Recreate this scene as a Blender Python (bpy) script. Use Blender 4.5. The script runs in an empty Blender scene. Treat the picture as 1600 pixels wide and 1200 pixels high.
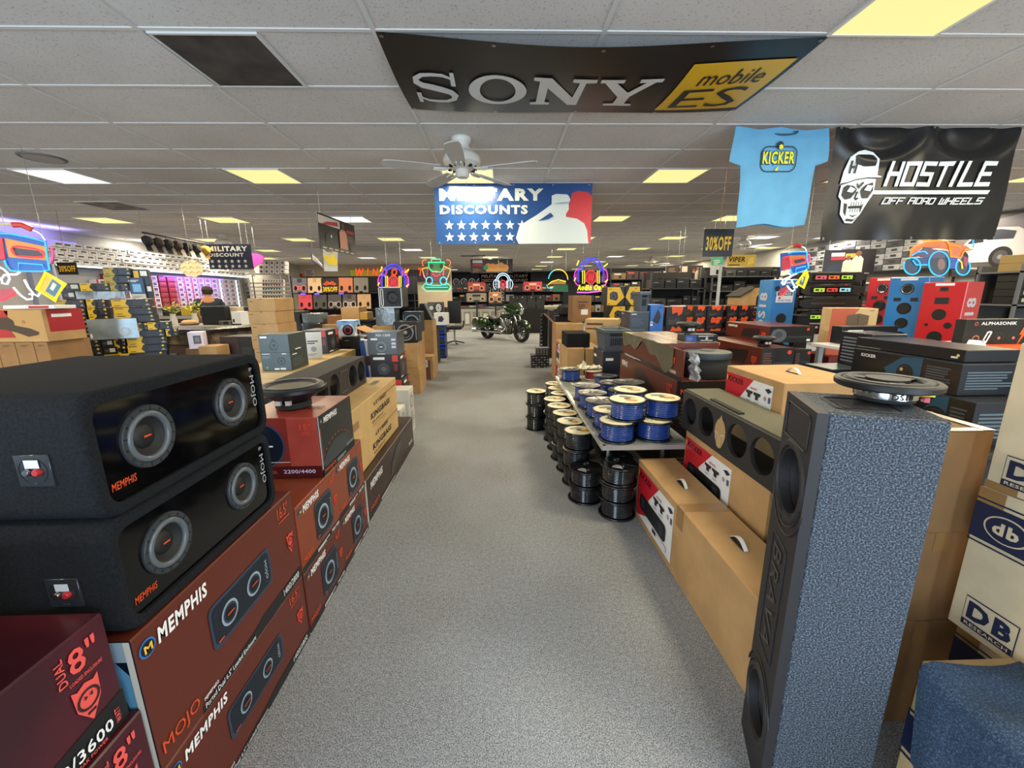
import bpy, math, random
from mathutils import Matrix, Vector
random.seed(7)
SC = bpy.context.scene
COL = SC.collection
PI = math.pi
V = Vector

# ---------------------------------------------------------------- camera, world, daylight, exposure
PITCH, YAW, ROLL, FPX, EYE = 0.216868, 0.0258341, -0.0081627, 641.297, 1.5
def _rot():
    cy, sy, cp, sp, cr, sr = math.cos(YAW), math.sin(YAW), math.cos(PITCH), math.sin(PITCH), math.cos(ROLL), math.sin(ROLL)
    A = Matrix(((cy, -sy, 0), (sy, cy, 0), (0, 0, 1)))
    B = Matrix(((1, 0, 0), (0, -sp, -cp), (0, cp, -sp)))
    C = Matrix(((cr, -sr, 0), (sr, cr, 0), (0, 0, 1)))
    return C @ B @ A
CR = _rot()
cam_data = bpy.data.cameras.new('camera')
cam_data.sensor_fit = 'HORIZONTAL'; cam_data.sensor_width = 36.0
cam_data.lens = 36.0 * FPX / 1600.0
cam_data.clip_start = 0.05; cam_data.clip_end = 100
cam = bpy.data.objects.new('camera', cam_data); COL.objects.link(cam)
r0, r1, r2 = CR[0], CR[1], CR[2]
cam.matrix_world = Matrix(((r0[0], -r1[0], -r2[0], 0), (r0[1], -r1[1], -r2[1], 0), (r0[2], -r1[2], -r2[2], EYE), (0, 0, 0, 1)))
SC.camera = cam

SC.view_settings.view_transform = 'Standard'
SC.view_settings.look = 'None'
SC.view_settings.exposure = 0.0
SC.view_settings.gamma = 1.0
SC.view_settings.use_curve_mapping = False
SC.cycles.max_bounces = 6
SC.cycles.diffuse_bounces = 4
SC.cycles.glossy_bounces = 3
SC.cycles.transmission_bounces = 4
SC.cycles.transparent_max_bounces = 6
SC.cycles.sample_clamp_indirect = 6.0
SC.cycles.use_denoising = True
SC.cycles.use_light_tree = True
SC.cycles.caustics_reflective = False
SC.cycles.caustics_refractive = False

world = bpy.data.worlds.new('overcast_daylight'); SC.world = world
world.use_nodes = True
world.node_tree.nodes['Background'].inputs[0].default_value = (0.75, 0.85, 1.0, 1)
world.node_tree.nodes['Background'].inputs[1].default_value = 0.6

def area(name, loc, size, power, color, rot=(0, 0, 0), parent=None, spread=180):
    d = bpy.data.lights.new(name, 'AREA'); d.shape = 'RECTANGLE'
    d.size, d.size_y = size; d.energy = power; d.color = color; d.spread = math.radians(spread)
    o = bpy.data.objects.new(name, d); COL.objects.link(o)
    o.location = loc; o.rotation_euler = rot
    if parent: o.parent = parent
    return o
# daylight through the shop windows behind the photographer
DAY = 270.0
area('window_daylight', (-3.2, -2.3, 1.35), (4.6, 2.2), DAY, (0.66, 0.83, 1.0), (math.radians(90), 0, 0))
area('window_daylight', (3.2, -2.3, 1.35), (4.6, 2.2), DAY, (0.66, 0.83, 1.0), (math.radians(90), 0, 0))
LAMP_W = 46.0        # watts of one ceiling panel

def at(x, y, X=None, Y=None, Z=None):
    """The place of a point of the photograph on a real plane of the shop."""
    d = CR.transposed() @ V(((x - 800) / FPX, (y - 600) / FPX, 1))
    t = X / d.x if X is not None else Y / d.y if Y is not None else (Z - EYE) / d.z
    return V((d.x * t, d.y * t, EYE + d.z * t))

def atp(x, y, P0, ang):
    """The same on an upright plane through P0 that runs at ang to the shop's width."""
    d = CR.transposed() @ V(((x - 800) / FPX, (y - 600) / FPX, 1)); n = V((-math.sin(ang), math.cos(ang), 0)); o = V((0, 0, EYE))
    return o + d * ((V(P0) - o).dot(n) / d.dot(n))
# ---------------------------------------------------------------- materials
def lin(h):
    if isinstance(h, tuple): return h
    h = h.lstrip('#'); h = ''.join(x * 2 for x in h) if len(h) == 3 else h; c = [int(h[i:i + 2], 16) / 255 for i in (0, 2, 4)]
    return tuple(x / 12.92 if x <= .04045 else ((x + .055) / 1.055) ** 2.4 for x in c)
MATS = {}
def M(name, col='#808080', rough=.6, metal=0, noise=0, nscale=20, bump=0, bscale=200, col2=None, spec=.5, coat=0, emit=0, alpha=1, trans=0, detail=3, ecol=None, grad=0):
    if name in MATS: return MATS[name]
    m = bpy.data.materials.new(name); m.use_nodes = True
    nt = m.node_tree; N = nt.nodes; L = nt.links
    b = N['Principled BSDF']; c = lin(col)
    b.inputs['Base Color'].default_value = (*c, 1)
    b.inputs['Roughness'].default_value = rough
    b.inputs['Metallic'].default_value = metal
    b.inputs['Specular IOR Level'].default_value = spec
    b.inputs['Coat Weight'].default_value = coat
    b.inputs['Alpha'].default_value = alpha
    b.inputs['Transmission Weight'].default_value = trans
    if emit:
        b.inputs['Emission Color'].default_value = (*(lin(ecol) if ecol else c), 1)
        b.inputs['Emission Strength'].default_value = emit
    if noise or bump or col2:
        tc = N.new('ShaderNodeTexCoord')
    if noise or col2:
        n = N.new('ShaderNodeTexNoise'); n.inputs['Scale'].default_value = nscale; n.inputs['Detail'].default_value = detail
        L.new(tc.outputs['Object'], n.inputs['Vector'])
        r = N.new('ShaderNodeValToRGB')
        c2 = lin(col2) if col2 else tuple(max(0, x * (1 - noise)) for x in c)
        c1 = c if col2 else tuple(min(1, x * (1 + noise)) for x in c)
        r.color_ramp.elements[0].position = .35; r.color_ramp.elements[1].position = .65
        r.color_ramp.elements[0].color = (*c2, 1); r.color_ramp.elements[1].color = (*c1, 1)
        if grad:   # printed blend along the box's length
            sx = N.new('ShaderNodeSeparateXYZ'); ma = N.new('ShaderNodeMath'); ma.operation = 'MULTIPLY_ADD'; ma.inputs[1].default_value = grad
            L.new(tc.outputs['Object'], sx.inputs[0]); L.new(sx.outputs['Y'], ma.inputs[0]); L.new(n.outputs['Fac'], ma.inputs[2]); L.new(ma.outputs[0], r.inputs['Fac'])
        else: L.new(n.outputs['Fac'], r.inputs['Fac']); L.new(r.outputs['Color'], b.inputs['Base Color'])
    if bump:
        n2 = N.new('ShaderNodeTexNoise'); n2.inputs['Scale'].default_value = bscale; n2.inputs['Detail'].default_value = 3
        L.new(tc.outputs['Object'], n2.inputs['Vector'])
        bp = N.new('ShaderNodeBump'); bp.inputs['Strength'].default_value = bump; bp.inputs['Distance'].default_value = .004
        L.new(n2.outputs['Fac'], bp.inputs['Height']); L.new(bp.outputs['Normal'], b.inputs['Normal'])
    MATS[name] = m
    return m
def C(h, rough=.55, **k):
    """A plain printed or painted colour."""
    return M('paint_%s_%d' % (h.strip('#'), round(rough * 100)), h, rough, **k)
def glow(name, h, s): return M(name, '#111111', .5, emit=s, ecol=h)

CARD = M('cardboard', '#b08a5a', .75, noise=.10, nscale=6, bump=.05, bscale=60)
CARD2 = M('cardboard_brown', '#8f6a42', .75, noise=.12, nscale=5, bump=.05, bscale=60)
CARD3 = M('cardboard_pale', '#c6a878', .75, noise=.08, nscale=5, bump=.05, bscale=60)
CARDW = M('cardboard_cream', '#d6c19c', .7, noise=.07, nscale=8, bump=.05, bscale=60)
TAPE = M('packing_tape', '#9a7446', .25, noise=.08, nscale=9)
CARPETED = M('black_box_carpet', '#15171a', .95, noise=.35, nscale=160, bump=.35, bscale=420, spec=.2)
GLOSS = M('gloss_black_acrylic', '#050506', .08, spec=.5)
BLACK = M('satin_black', '#101112', .45)
MATTE = M('matte_black', '#131313', .8)
RUBBER = M('black_rubber', '#1d2023', .5)
GREYR = M('grey_rubber_surround', '#565c60', .32)
FRAMEM = M('driver_frame_plastic', '#2f3336', .4)
CAPM = M('dust_cap_black', '#0b0b0b', .6)
CONE = M('speaker_cone', '#0b0b0b', .7, noise=.2, nscale=40)
WHITE = M('white_print', '#e6e6e2', .5)
CHROME = M('chrome', '#c9ccd0', .12, metal=1)
STEEL = M('galvanised_steel', '#a8adb0', .35, metal=.9)
ALU = M('brushed_aluminium', '#b9bcbf', .3, metal=1)
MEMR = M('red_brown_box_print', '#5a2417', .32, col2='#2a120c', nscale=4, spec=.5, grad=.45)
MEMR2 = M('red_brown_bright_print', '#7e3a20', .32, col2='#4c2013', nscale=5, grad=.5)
MEMD = M('dark_brown_box_print', '#35201c', .34, col2='#281715', nscale=4)
MEMK = M('charcoal_box_print', '#161617', .32)
RED = C('#b3202a', .4)
DRED = C('#8a1a1f', .4)
ORANGE = C('#e2541f', .45)
YEL = C('#e8c21a', .45)
NAVY = C('#1a2742', .5)

# ---------------------------------------------------------------- mesh builder
GEO = {}
def curve_geo(key, make):
    if key not in GEO:
        cu, is_text = make()
        o = bpy.data.objects.new('tmp', cu)
        me = bpy.data.meshes.new_from_object(o)
        vs = [v.co.copy() for v in me.vertices]; fs = [tuple(p.vertices) for p in me.polygons]
        bpy.data.objects.remove(o); bpy.data.meshes.remove(me); bpy.data.curves.remove(cu)
        GEO[key] = (vs, fs)
    return GEO[key]
def text_geo(s, bold=0, res=2, shear=0):
    def mk():
        cu = bpy.data.curves.new('t', 'FONT'); cu.body = s; cu.resolution_u = res
        cu.offset = bold; cu.shear = shear; cu.fill_mode = 'FRONT'
        cu.space_character = 1.0 + bold * 4
        return cu, True
    vs, fs = curve_geo(('T', s, bold, res, shear), mk)
    xs = [v.x for v in vs] or [0, 1]; ys = [v.y for v in vs] or [0, 1]
    return vs, fs, min(xs), min(ys), max(max(xs) - min(xs), 1e-6), max(max(ys) - min(ys), 1e-6)
def panel_geo(outline, holes, th):
    def mk():
        cu = bpy.data.curves.new('p', 'CURVE'); cu.dimensions = '2D'; cu.fill_mode = 'BOTH'; cu.extrude = th / 2
        for loop in [outline] + holes:
            sp = cu.splines.new('POLY'); sp.points.add(len(loop) - 1); sp.use_cyclic_u = True
            for p, q in zip(sp.points, loop): p.co = (q[0], q[1], 0, 1)
        return cu, False
    return curve_geo(('P', tuple(outline), tuple(tuple(h) for h in holes), th), mk)
def circ(cx, cy, rx, ry=None, n=32, a0=0, a1=2 * PI):
    ry = rx if ry is None else ry
    full = abs(a1 - a0 - 2 * PI) < 1e-6
    return [(cx + rx * math.cos(a0 + (a1 - a0) * i / (n if full else n - 1)), cy + ry * math.sin(a0 + (a1 - a0) * i / (n if full else n - 1))) for i in range(n)]
def rrect(x0, y0, x1, y1, r, n=6):
    o = []
    for cx, cy, a in ((x1 - r, y1 - r, 0), (x0 + r, y1 - r, PI / 2), (x0 + r, y0 + r, PI), (x1 - r, y0 + r, 1.5 * PI)):
        o += [(cx + r * math.cos(a + PI / 2 * i / n), cy + r * math.sin(a + PI / 2 * i / n)) for i in range(n + 1)]
    return o
class F:
    """A flat face: origin, unit u and v, width and height. Decals use fractions of it."""
    def __init__(s, o, u, v, w, h):
        s.o, s.u, s.v, s.w, s.h = V(o), V(u).normalized(), V(v).normalized(), w, h
        s.n = s.u.cross(s.v)
    def p(s, a, b, k=0): return s.o + s.u * (a * s.w) + s.v * (b * s.h) + s.n * k
    def mat(s, a=0, b=0, k=0):
        q = s.p(a, b, k)
        return Matrix(((s.u.x, s.v.x, s.n.x, q.x), (s.u.y, s.v.y, s.n.y, q.y), (s.u.z, s.v.z, s.n.z, q.z), (0, 0, 0, 1)))
def box_faces(x0, y0, z0, x1, y1, z1):
    X, Y, Z = (1, 0, 0), (0, 1, 0), (0, 0, 1); nx, ny = (-1, 0, 0), (0, -1, 0)
    return {'X+': F((x1, y0, z0), Y, Z, y1 - y0, z1 - z0), 'X-': F((x0, y1, z0), ny, Z, y1 - y0, z1 - z0),
            'Y-': F((x0, y0, z0), X, Z, x1 - x0, z1 - z0), 'Y+': F((x1, y1, z0), nx, Z, x1 - x0, z1 - z0),
            'Z+': F((x0, y0, z1), X, Y, x1 - x0, y1 - y0)}
class MB:
    def __init__(s, lift=.0012):
        s.v = []; s.f = []; s.mi = []; s.sm = []; s.mats = []; s.T = None; s.lift = lift
    def m(s, mat):
        if mat not in s.mats: s.mats.append(mat)
        return s.mats.index(mat)
    def add(s, vs, fs, mat, smooth=False, T=None):
        b = len(s.v); T = T if T is not None else None
        if T is not None: vs = [T @ V(v) for v in vs]
        if s.T is not None: vs = [s.T @ V(v) for v in vs]
        s.v += [tuple(v) for v in vs]; k = s.m(mat)
        for f in fs:
            s.f.append(tuple(b + i for i in f)); s.mi.append(k); s.sm.append(smooth)
    def box(s, x0, y0, z0, x1, y1, z1, mat, c=0, T=None):
        if x0 > x1: x0, x1 = x1, x0
        if y0 > y1: y0, y1 = y1, y0
        if z0 > z1: z0, z1 = z1, z0
        c = min(c, .3 * min(x1 - x0, y1 - y0, z1 - z0))
        if c <= 0:
            vs = [(x, y, z) for x in (x0, x1) for y in (y0, y1) for z in (z0, z1)]
            fs = [(0, 1, 3, 2), (4, 6, 7, 5), (0, 4, 5, 1), (2, 3, 7, 6), (0, 2, 6, 4), (1, 5, 7, 3)]
        else:
            vs = []; idx = {}
            for i, (x, sx) in enumerate(((x0, 1), (x1, -1))):
                for j, (y, sy) in enumerate(((y0, 1), (y1, -1))):
                    for k, (z, sz) in enumerate(((z0, 1), (z1, -1))):
                        for a, p in enumerate(((x, y + sy * c, z + sz * c), (x + sx * c, y, z + sz * c), (x + sx * c, y + sy * c, z))):
                            idx[i, j, k, a] = len(vs); vs.append(p)
            fs = []
            for i in (0, 1):
                fs.append([idx[i, j, k, 0] for j, k in ((0, 0), (1, 0), (1, 1), (0, 1))])
                fs.append([idx[j, i, k, 1] for j, k in ((0, 0), (1, 0), (1, 1), (0, 1))])
                fs.append([idx[j, k, i, 2] for j, k in ((0, 0), (1, 0), (1, 1), (0, 1))])
                for j in (0, 1):
                    fs.append([idx[i, j, 0, 0], idx[i, j, 1, 0], idx[i, j, 1, 1], idx[i, j, 0, 1]])
                    fs.append([idx[i, 0, j, 0], idx[i, 1, j, 0], idx[i, 1, j, 2], idx[i, 0, j, 2]])
                    fs.append([idx[0, i, j, 1], idx[1, i, j, 1], idx[1, i, j, 2], idx[0, i, j, 2]])
                    for k in (0, 1): fs.append([idx[i, j, k, 0], idx[i, j, k, 1], idx[i, j, k, 2]])
            ctr = V(((x0 + x1) / 2, (y0 + y1) / 2, (z0 + z1) / 2)); g = []
            for f in fs:
                ps = [V(vs[q]) for q in f]; cen = sum(ps, V()) / len(ps)
                n = (ps[1] - ps[0]).cross(ps[2] - ps[1])
                g.append(tuple(f) if n.dot(cen - ctr) > 0 else tuple(reversed(f)))
            fs = g
        s.add(vs, fs, mat, T=T)
        return box_faces(x0, y0, z0, x1, y1, z1)
    def lathe(s, prof, n, mat, T=None, smooth=True, a0=0, a1=2 * PI, cap=False):
        vs = []; fs = []; full = abs(a1 - a0 - 2 * PI) < 1e-6; m = n if full else n + 1
        for r, z in prof:
            for i in range(m):
                a = a0 + (a1 - a0) * i / n; vs.append((r * math.cos(a), r * math.sin(a), z))
        for j in range(len(prof) - 1):
            for i in range(n):
                a, b = j * m + i, j * m + (i + 1) % m
                fs.append((a, b, b + m, a + m))
        for j, flip in ((0, True), (len(prof) - 1, False)):
            if prof[j][0] > 1e-5 and full and cap:
                ring = [j * m + i for i in range(m)]
                fs.append(tuple(reversed(ring)) if flip else tuple(ring))
        s.add(vs, fs, mat, smooth, T)
    def cyl(s, p, q, r, mat, n=14, r2=None):
        p, q = V(p), V(q); d = q - p; L = d.length
        T = Matrix.Translation(p) @ d.to_track_quat('Z', 'Y').to_matrix().to_4x4()
        s.lathe([(r, 0), (r if r2 is None else r2, L)], n, mat, T, cap=True)
    def tube(s, pts, r, mat, n=8, closed=False):
        pts = [V(p) for p in pts]; N = len(pts); vs = []; fs = []; up = V((0.13, .31, .94))
        for i, p in enumerate(pts):
            a = pts[(i - 1) % N] if (closed or i) else p; b = pts[(i + 1) % N] if (closed or i < N - 1) else p
            t = (b - a).normalized() if (b - a).length > 1e-9 else V((0, 0, 1))
            x = t.cross(up)
            if x.length < 1e-3: x = t.cross(V((1, 0, 0)))
            x.normalize(); y = t.cross(x)
            rr = r[i] if isinstance(r, (list, tuple)) else r
            vs += [p + x * rr * math.cos(2 * PI * k / n) + y * rr * math.sin(2 * PI * k / n) for k in range(n)]
        for i in range(N if closed else N - 1):
            j = (i + 1) % N
            for k in range(n): fs.append((i * n + k, i * n + (k + 1) % n, j * n + (k + 1) % n, j * n + k))
        if not closed:
            fs.append(tuple(reversed(range(n)))); fs.append(tuple((N - 1) * n + k for k in range(n)))
        s.add(vs, fs, mat, True)
    def prism(s, pts, fr, th, mat, back=0):
        """pts in metres on the face frame fr, from -back to th along its normal."""
        n = len(pts)
        ar = sum(pts[i][0] * pts[(i + 1) % n][1] - pts[(i + 1) % n][0] * pts[i][1] for i in range(n))
        if ar < 0: pts = list(reversed(pts))
        vs = [fr.o + fr.u * a + fr.v * b + fr.n * (-back) for a, b in pts] + [fr.o + fr.u * a + fr.v * b + fr.n * th for a, b in pts]
        fs = [tuple(reversed(range(n))), tuple(range(n, 2 * n))] + [(i, (i + 1) % n, n + (i + 1) % n, n + i) for i in range(n)]
        s.add(vs, fs, mat)
    def panel(s, outline, holes, th, mat, T):
        vs, fs = panel_geo(outline, holes, th); s.add(vs, fs, mat, False, T)
    # ---- print on a face
    def poly(s, fr, pts, mat, k=1):
        n = len(pts)
        ar = sum(pts[i][0] * pts[(i + 1) % n][1] - pts[(i + 1) % n][0] * pts[i][1] for i in range(n))
        if ar < 0: pts = list(reversed(pts))
        s.add([fr.p(a, b, k * s.lift) for a, b in pts], [tuple(range(n))], mat)
    def rect(s, fr, a0, b0, a1, b1, mat, k=1): s.poly(fr, [(a0, b0), (a1, b0), (a1, b1), (a0, b1)], mat, k)
    def disc(s, fr, a, b, r, mat, k=1, n=24, sx=1):
        rw = r * fr.h / fr.w * sx
        s.poly(fr, [(a + rw * math.cos(2 * PI * i / n), b + r * math.sin(2 * PI * i / n)) for i in range(n)], mat, k)
    def ring(s, fr, a, b, r0, r1, mat, k=1, n=24, sx=1):
        q = fr.h / fr.w * sx; vs = []
        for r in (r0, r1): vs += [fr.p(a + r * q * math.cos(2 * PI * i / n), b + r * math.sin(2 * PI * i / n), k * s.lift) for i in range(n)]
        s.add(vs, [(i, n + i, n + (i + 1) % n, (i + 1) % n) for i in range(n)], mat)
    def line(s, fr, a0, b0, a1, b1, w, mat, k=1):
        p, q = V((a0 * fr.w, b0 * fr.h)), V((a1 * fr.w, b1 * fr.h)); d = (q - p).normalized(); o = V((-d.y, d.x)) * w / 2
        s.poly(fr, [(z.x / fr.w, z.y / fr.h) for z in (p - o, q - o, q + o, p + o)], mat, k)
    def text(s, fr, t, a, b, w, h, mat, k=1, bold=.015, res=2, shear=0, vertical=False):
        vs, fs, mx, my, W, H = text_geo(t, bold, res, shear)
        if vertical == 'up': s.add([fr.p(a + w - (v.y - my) / H * w, b + (v.x - mx) / W * h, k * s.lift) for v in vs], fs, mat)
        elif vertical: s.add([fr.p(a + (v.y - my) / H * w, b + h - (v.x - mx) / W * h, k * s.lift) for v in vs], fs, mat)
        else:
            s.add([fr.p(a + (v.x - mx) / W * w, b + (v.y - my) / H * h, k * s.lift) for v in vs], fs, mat)
    def lines(s, fr, a, b, w, h, n, mat, k=1, seed=1):
        rr = random.Random(seed); st = h / n
        for i in range(n):
            s.rect(fr, a, b + i * st, a + w * rr.uniform(.6, 1), b + i * st + st * .5, mat, k)
    def build(s, name, parent=None, loc=(0, 0, 0), rot=0, sharp=None):
        me = bpy.data.meshes.new(name); me.from_pydata(s.v, [], s.f)
        for m in s.mats: me.materials.append(m)
        me.polygons.foreach_set('material_index', s.mi); me.polygons.foreach_set('use_smooth', s.sm)
        if any(s.sm): me.set_sharp_from_angle(angle=math.radians(sharp or 38))
        me.update()
        o = bpy.data.objects.new(name, me); COL.objects.link(o)
        o.location = loc
        if isinstance(rot, (tuple, list)): o.rotation_euler = rot
        else: o.rotation_euler = (0, 0, rot)
        if parent is not None: o.parent = parent
        return o
def tag(o, label, cat, group=None):
    o['label'] = label; o['category'] = cat
    if group: o['group'] = group
    return o
def thing(name, label, cat, loc=(0, 0, 0), rot=0, group=None):
    o = bpy.data.objects.new(name, None); COL.objects.link(o); o.location = loc
    o.rotation_euler = rot if isinstance(rot, (tuple, list)) else (0, 0, rot)
    o.empty_display_size = .05
    return tag(o, label, cat, group)
def structure(mb, name):
    o = mb.build(name); o['kind'] = 'structure'; return o
KIDS = {}
def clone(root, loc, rot=None, label=None, group=None, scale=None):
    if root.name not in KIDS:
        KIDS[root.name] = [(c, [g for g in bpy.data.objects if g.parent == c]) for c in bpy.data.objects if c.parent == root]
    r = root.copy(); COL.objects.link(r); r.location = loc
    if rot is not None: r.rotation_euler = rot if isinstance(rot, (tuple, list)) else (0, 0, rot)
    if scale: r.scale = scale if isinstance(scale, (tuple, list)) else (scale,) * 3
    if label: r['label'] = label
    if group: r['group'] = group
    for c, gs in KIDS[root.name]:
        k = c.copy(); COL.objects.link(k); k.parent = r
        for g in gs:
            q = g.copy(); COL.objects.link(q); q.parent = k
    return r
NTH = lambda i: '%d%s' % (i + 1, 'th' if 10 <= i % 100 <= 12 else {0: 'st', 1: 'nd', 2: 'rd'}.get(i % 10, 'th'))
ORD = ['first', 'second', 'third', 'fourth', 'fifth', 'sixth', 'seventh', 'eighth', 'ninth', 'tenth', 'eleventh', 'twelfth', 'thirteenth', 'fourteenth', 'fifteenth', 'sixteenth', 'seventeenth', 'eighteenth', 'nineteenth', 'twentieth']
def xb(name, label, cat, x0, x1, y0, y1, z0, z1, mat, deco=None, c=.003, group=None, lift=.0012):
    """A box standing square in the shop, its base at (x, y, z0); deco prints on its faces."""
    mb = MB(lift); w, d, h = (x1 - x0) / 2, (y1 - y0) / 2, z1 - z0
    fr = mb.box(-w, -d, 0, w, d, h, mat, c)
    if deco: deco(mb, fr)
    return tag(mb.build(name, None, ((x0 + x1) / 2, (y0 + y1) / 2, z0)), label, cat, group)
def fb(name, label, cat, px, Y, depth, mat, deco=None, z=None, z1=None, rot=0, c=.003, group=None, lift=None):
    """A box facing the shop front whose front stands at depth Y."""
    x0, y0, x1, y1 = px; ym = (y0 + y1) / 2; xm = (x0 + x1) / 2
    a = at(x0, ym, Y=Y); b = at(x1, ym, Y=Y)
    z0 = at(xm, y1, Y=Y).z if z is None else z; zt = at(xm, y0, Y=Y).z if z1 is None else z1
    w, h = b.x - a.x, zt - z0
    mb = MB(lift if lift else (.0012 if Y < 4 else .003)); fr = mb.box(-w / 2, 0, 0, w / 2, depth, h, mat, c)
    if deco: deco(mb, fr)
    return tag(mb.build(name, None, ((a.x + b.x) / 2, Y, z0), rot), label, cat, group)

def fbr(name, label, cat, px, P0, ang, depth, mat, deco=None, z=None, z1=None, c=.003, group=None, lift=.002):
    """As fb, on a slanted front."""
    x0, y0, x1, y1 = px; ym = (y0 + y1) / 2; xm = (x0 + x1) / 2
    a, b = atp(x0, ym, P0, ang), atp(x1, ym, P0, ang)
    z0 = atp(xm, y1, P0, ang).z if z is None else z; zt = atp(xm, y0, P0, ang).z if z1 is None else z1
    w = (V((b.x, b.y)) - V((a.x, a.y))).length
    mb = MB(lift); fr = mb.box(-w / 2, 0, 0, w / 2, depth, zt - z0, mat, c)
    if deco: deco(mb, fr)
    return tag(mb.build(name, None, ((a.x + b.x) / 2, (a.y + b.y) / 2, z0), ang), label, cat, group)
# ================================================================ the room
CEIL, WL, WR, YB, YF = 2.862, -9.3, 9.1, 27.0, -2.4
def mat_carpet():
    m = M('carpet_floor', '#8b8b8e', .95, spec=.1)
    nt = m.node_tree; N = nt.nodes; L = nt.links; b = N['Principled BSDF']
    tc = N.new('ShaderNodeTexCoord')
    n1 = N.new('ShaderNodeTexNoise'); n1.inputs['Scale'].default_value = 230; n1.inputs['Detail'].default_value = 4
    n2 = N.new('ShaderNodeTexNoise'); n2.inputs['Scale'].default_value = 1.3; n2.inputs['Detail'].default_value = 3
    n3 = N.new('ShaderNodeTexNoise'); n3.inputs['Scale'].default_value = 55; n3.inputs['Detail'].default_value = 4
    for n in (n1, n2, n3): L.new(tc.outputs['Object'], n.inputs['Vector'])
    r1 = N.new('ShaderNodeValToRGB'); r1.color_ramp.elements[0].position = .36; r1.color_ramp.elements[1].position = .64
    r1.color_ramp.elements[0].color = (.112, .116, .124, 1); r1.color_ramp.elements[1].color = (.45, .46, .475, 1)
    L.new(n1.outputs['Fac'], r1.inputs['Fac'])
    r3 = N.new('ShaderNodeValToRGB'); r3.color_ramp.elements[0].position = .3; r3.color_ramp.elements[1].position = .7
    r3.color_ramp.elements[0].color = (.8, .8, .8, 1); r3.color_ramp.elements[1].color = (1.1, 1.1, 1.1, 1)
    L.new(n3.outputs['Fac'], r3.inputs['Fac'])
    r2 = N.new('ShaderNodeValToRGB'); r2.color_ramp.elements[0].position = .38; r2.color_ramp.elements[1].position = .6
    r2.color_ramp.elements[0].color = (.93, .92, .90, 1); r2.color_ramp.elements[1].color = (1.04, 1.06, 1.06, 1)
    L.new(n2.outputs['Fac'], r2.inputs['Fac'])
    a = N.new('ShaderNodeMixRGB'); a.blend_type = 'MULTIPLY'; a.inputs[0].default_value = 1
    c = N.new('ShaderNodeMixRGB'); c.blend_type = 'MULTIPLY'; c.inputs[0].default_value = 1
    L.new(r1.outputs[0], a.inputs[1]); L.new(r2.outputs[0], a.inputs[2]); L.new(a.outputs[0], c.inputs[1]); L.new(r3.outputs[0], c.inputs[2])
    L.new(c.outputs[0], b.inputs['Base Color'])
    bp = N.new('ShaderNodeBump'); bp.inputs['Strength'].default_value = .5; bp.inputs['Distance'].default_value = .004
    L.new(n1.outputs['Fac'], bp.inputs['Height']); L.new(bp.outputs['Normal'], b.inputs['Normal'])
    return m
def mat_tile():
    m = M('mineral_fibre_tile', '#b9b6b3', .9, spec=.15)
    nt = m.node_tree; N = nt.nodes; L = nt.links; b = N['Principled BSDF']
    tc = N.new('ShaderNodeTexCoord')
    n1 = N.new('ShaderNodeTexNoise'); n1.inputs['Scale'].default_value = 90; n1.inputs['Detail'].default_value = 6
    n2 = N.new('ShaderNodeTexNoise'); n2.inputs['Scale'].default_value = .8; n2.inputs['Detail'].default_value = 4
    for n in (n1, n2): L.new(tc.outputs['Object'], n.inputs['Vector'])
    r1 = N.new('ShaderNodeValToRGB'); r1.color_ramp.elements[0].position = .30; r1.color_ramp.elements[1].position = .42
    r1.color_ramp.elements[0].color = (.36, .34, .32, 1); r1.color_ramp.elements[1].color = (.62, .595, .57, 1)
    r2 = N.new('ShaderNodeValToRGB'); r2.color_ramp.elements[0].position = .3; r2.color_ramp.elements[1].position = .7
    r2.color_ramp.elements[0].color = (.82, .80, .78, 1); r2.color_ramp.elements[1].color = (1, 1, 1, 1)
    L.new(n1.outputs['Fac'], r1.inputs['Fac']); L.new(n2.outputs['Fac'], r2.inputs['Fac'])
    a = N.new('ShaderNodeMixRGB'); a.blend_type = 'MULTIPLY'; a.inputs[0].default_value = 1
    L.new(r1.outputs[0], a.inputs[1]); L.new(r2.outputs[0], a.inputs[2]); L.new(a.outputs[0], b.inputs['Base Color'])
    return m
mb = MB(); mb.box(WL - .2, YF - .2, -.1, WR + .2, YB + .2, 0, mat_carpet()); structure(mb, 'floor')
mb = MB(); mb.box(WL - .2, YF - .2, CEIL, WR + .2, YB + .2, CEIL + .1, mat_tile()); structure(mb, 'ceiling')
TBAR = M('white_ceiling_tee_bar', '#c9c7c4', .5)
mb = MB(); y = 2.53 - .61 * 8
while y < YB:
    mb.box(WL, y - .012, CEIL - .006, WR, y + .012, CEIL + .002, TBAR); y += .61
x = -1.868 - 1.22 * 6
while x < WR:
    mb.box(x - .012, YF, CEIL - .0065, x + .012, YB, CEIL + .002, TBAR); x += 1.22
o = mb.build('trim_1'); o['kind'] = 'structure'
WALLP = M('grey_wall_paint', '#a9a6a0', .8, noise=.05, nscale=3)
WALLB = M('beige_wall_paint', '#b5a68f', .8, noise=.05, nscale=3)
WALLD = M('dark_blue_wall_paint', '#20222c', .8, noise=.15, nscale=3)
mb = MB(); mb.box(WL - .15, YF - .15, 0, WL, YB + .15, CEIL, WALLP); structure(mb, 'wall_left')
mb = MB(); mb.box(WR, YF - .15, 0, WR + .15, YB + .15, CEIL, WALLP); structure(mb, 'wall_right')
mb = MB(); mb.box(WL, YB, 0, WR, YB + .15, CEIL, WALLD); structure(mb, 'wall_back')
mb = MB()   # shop front behind the photographer, with two large windows
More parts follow.
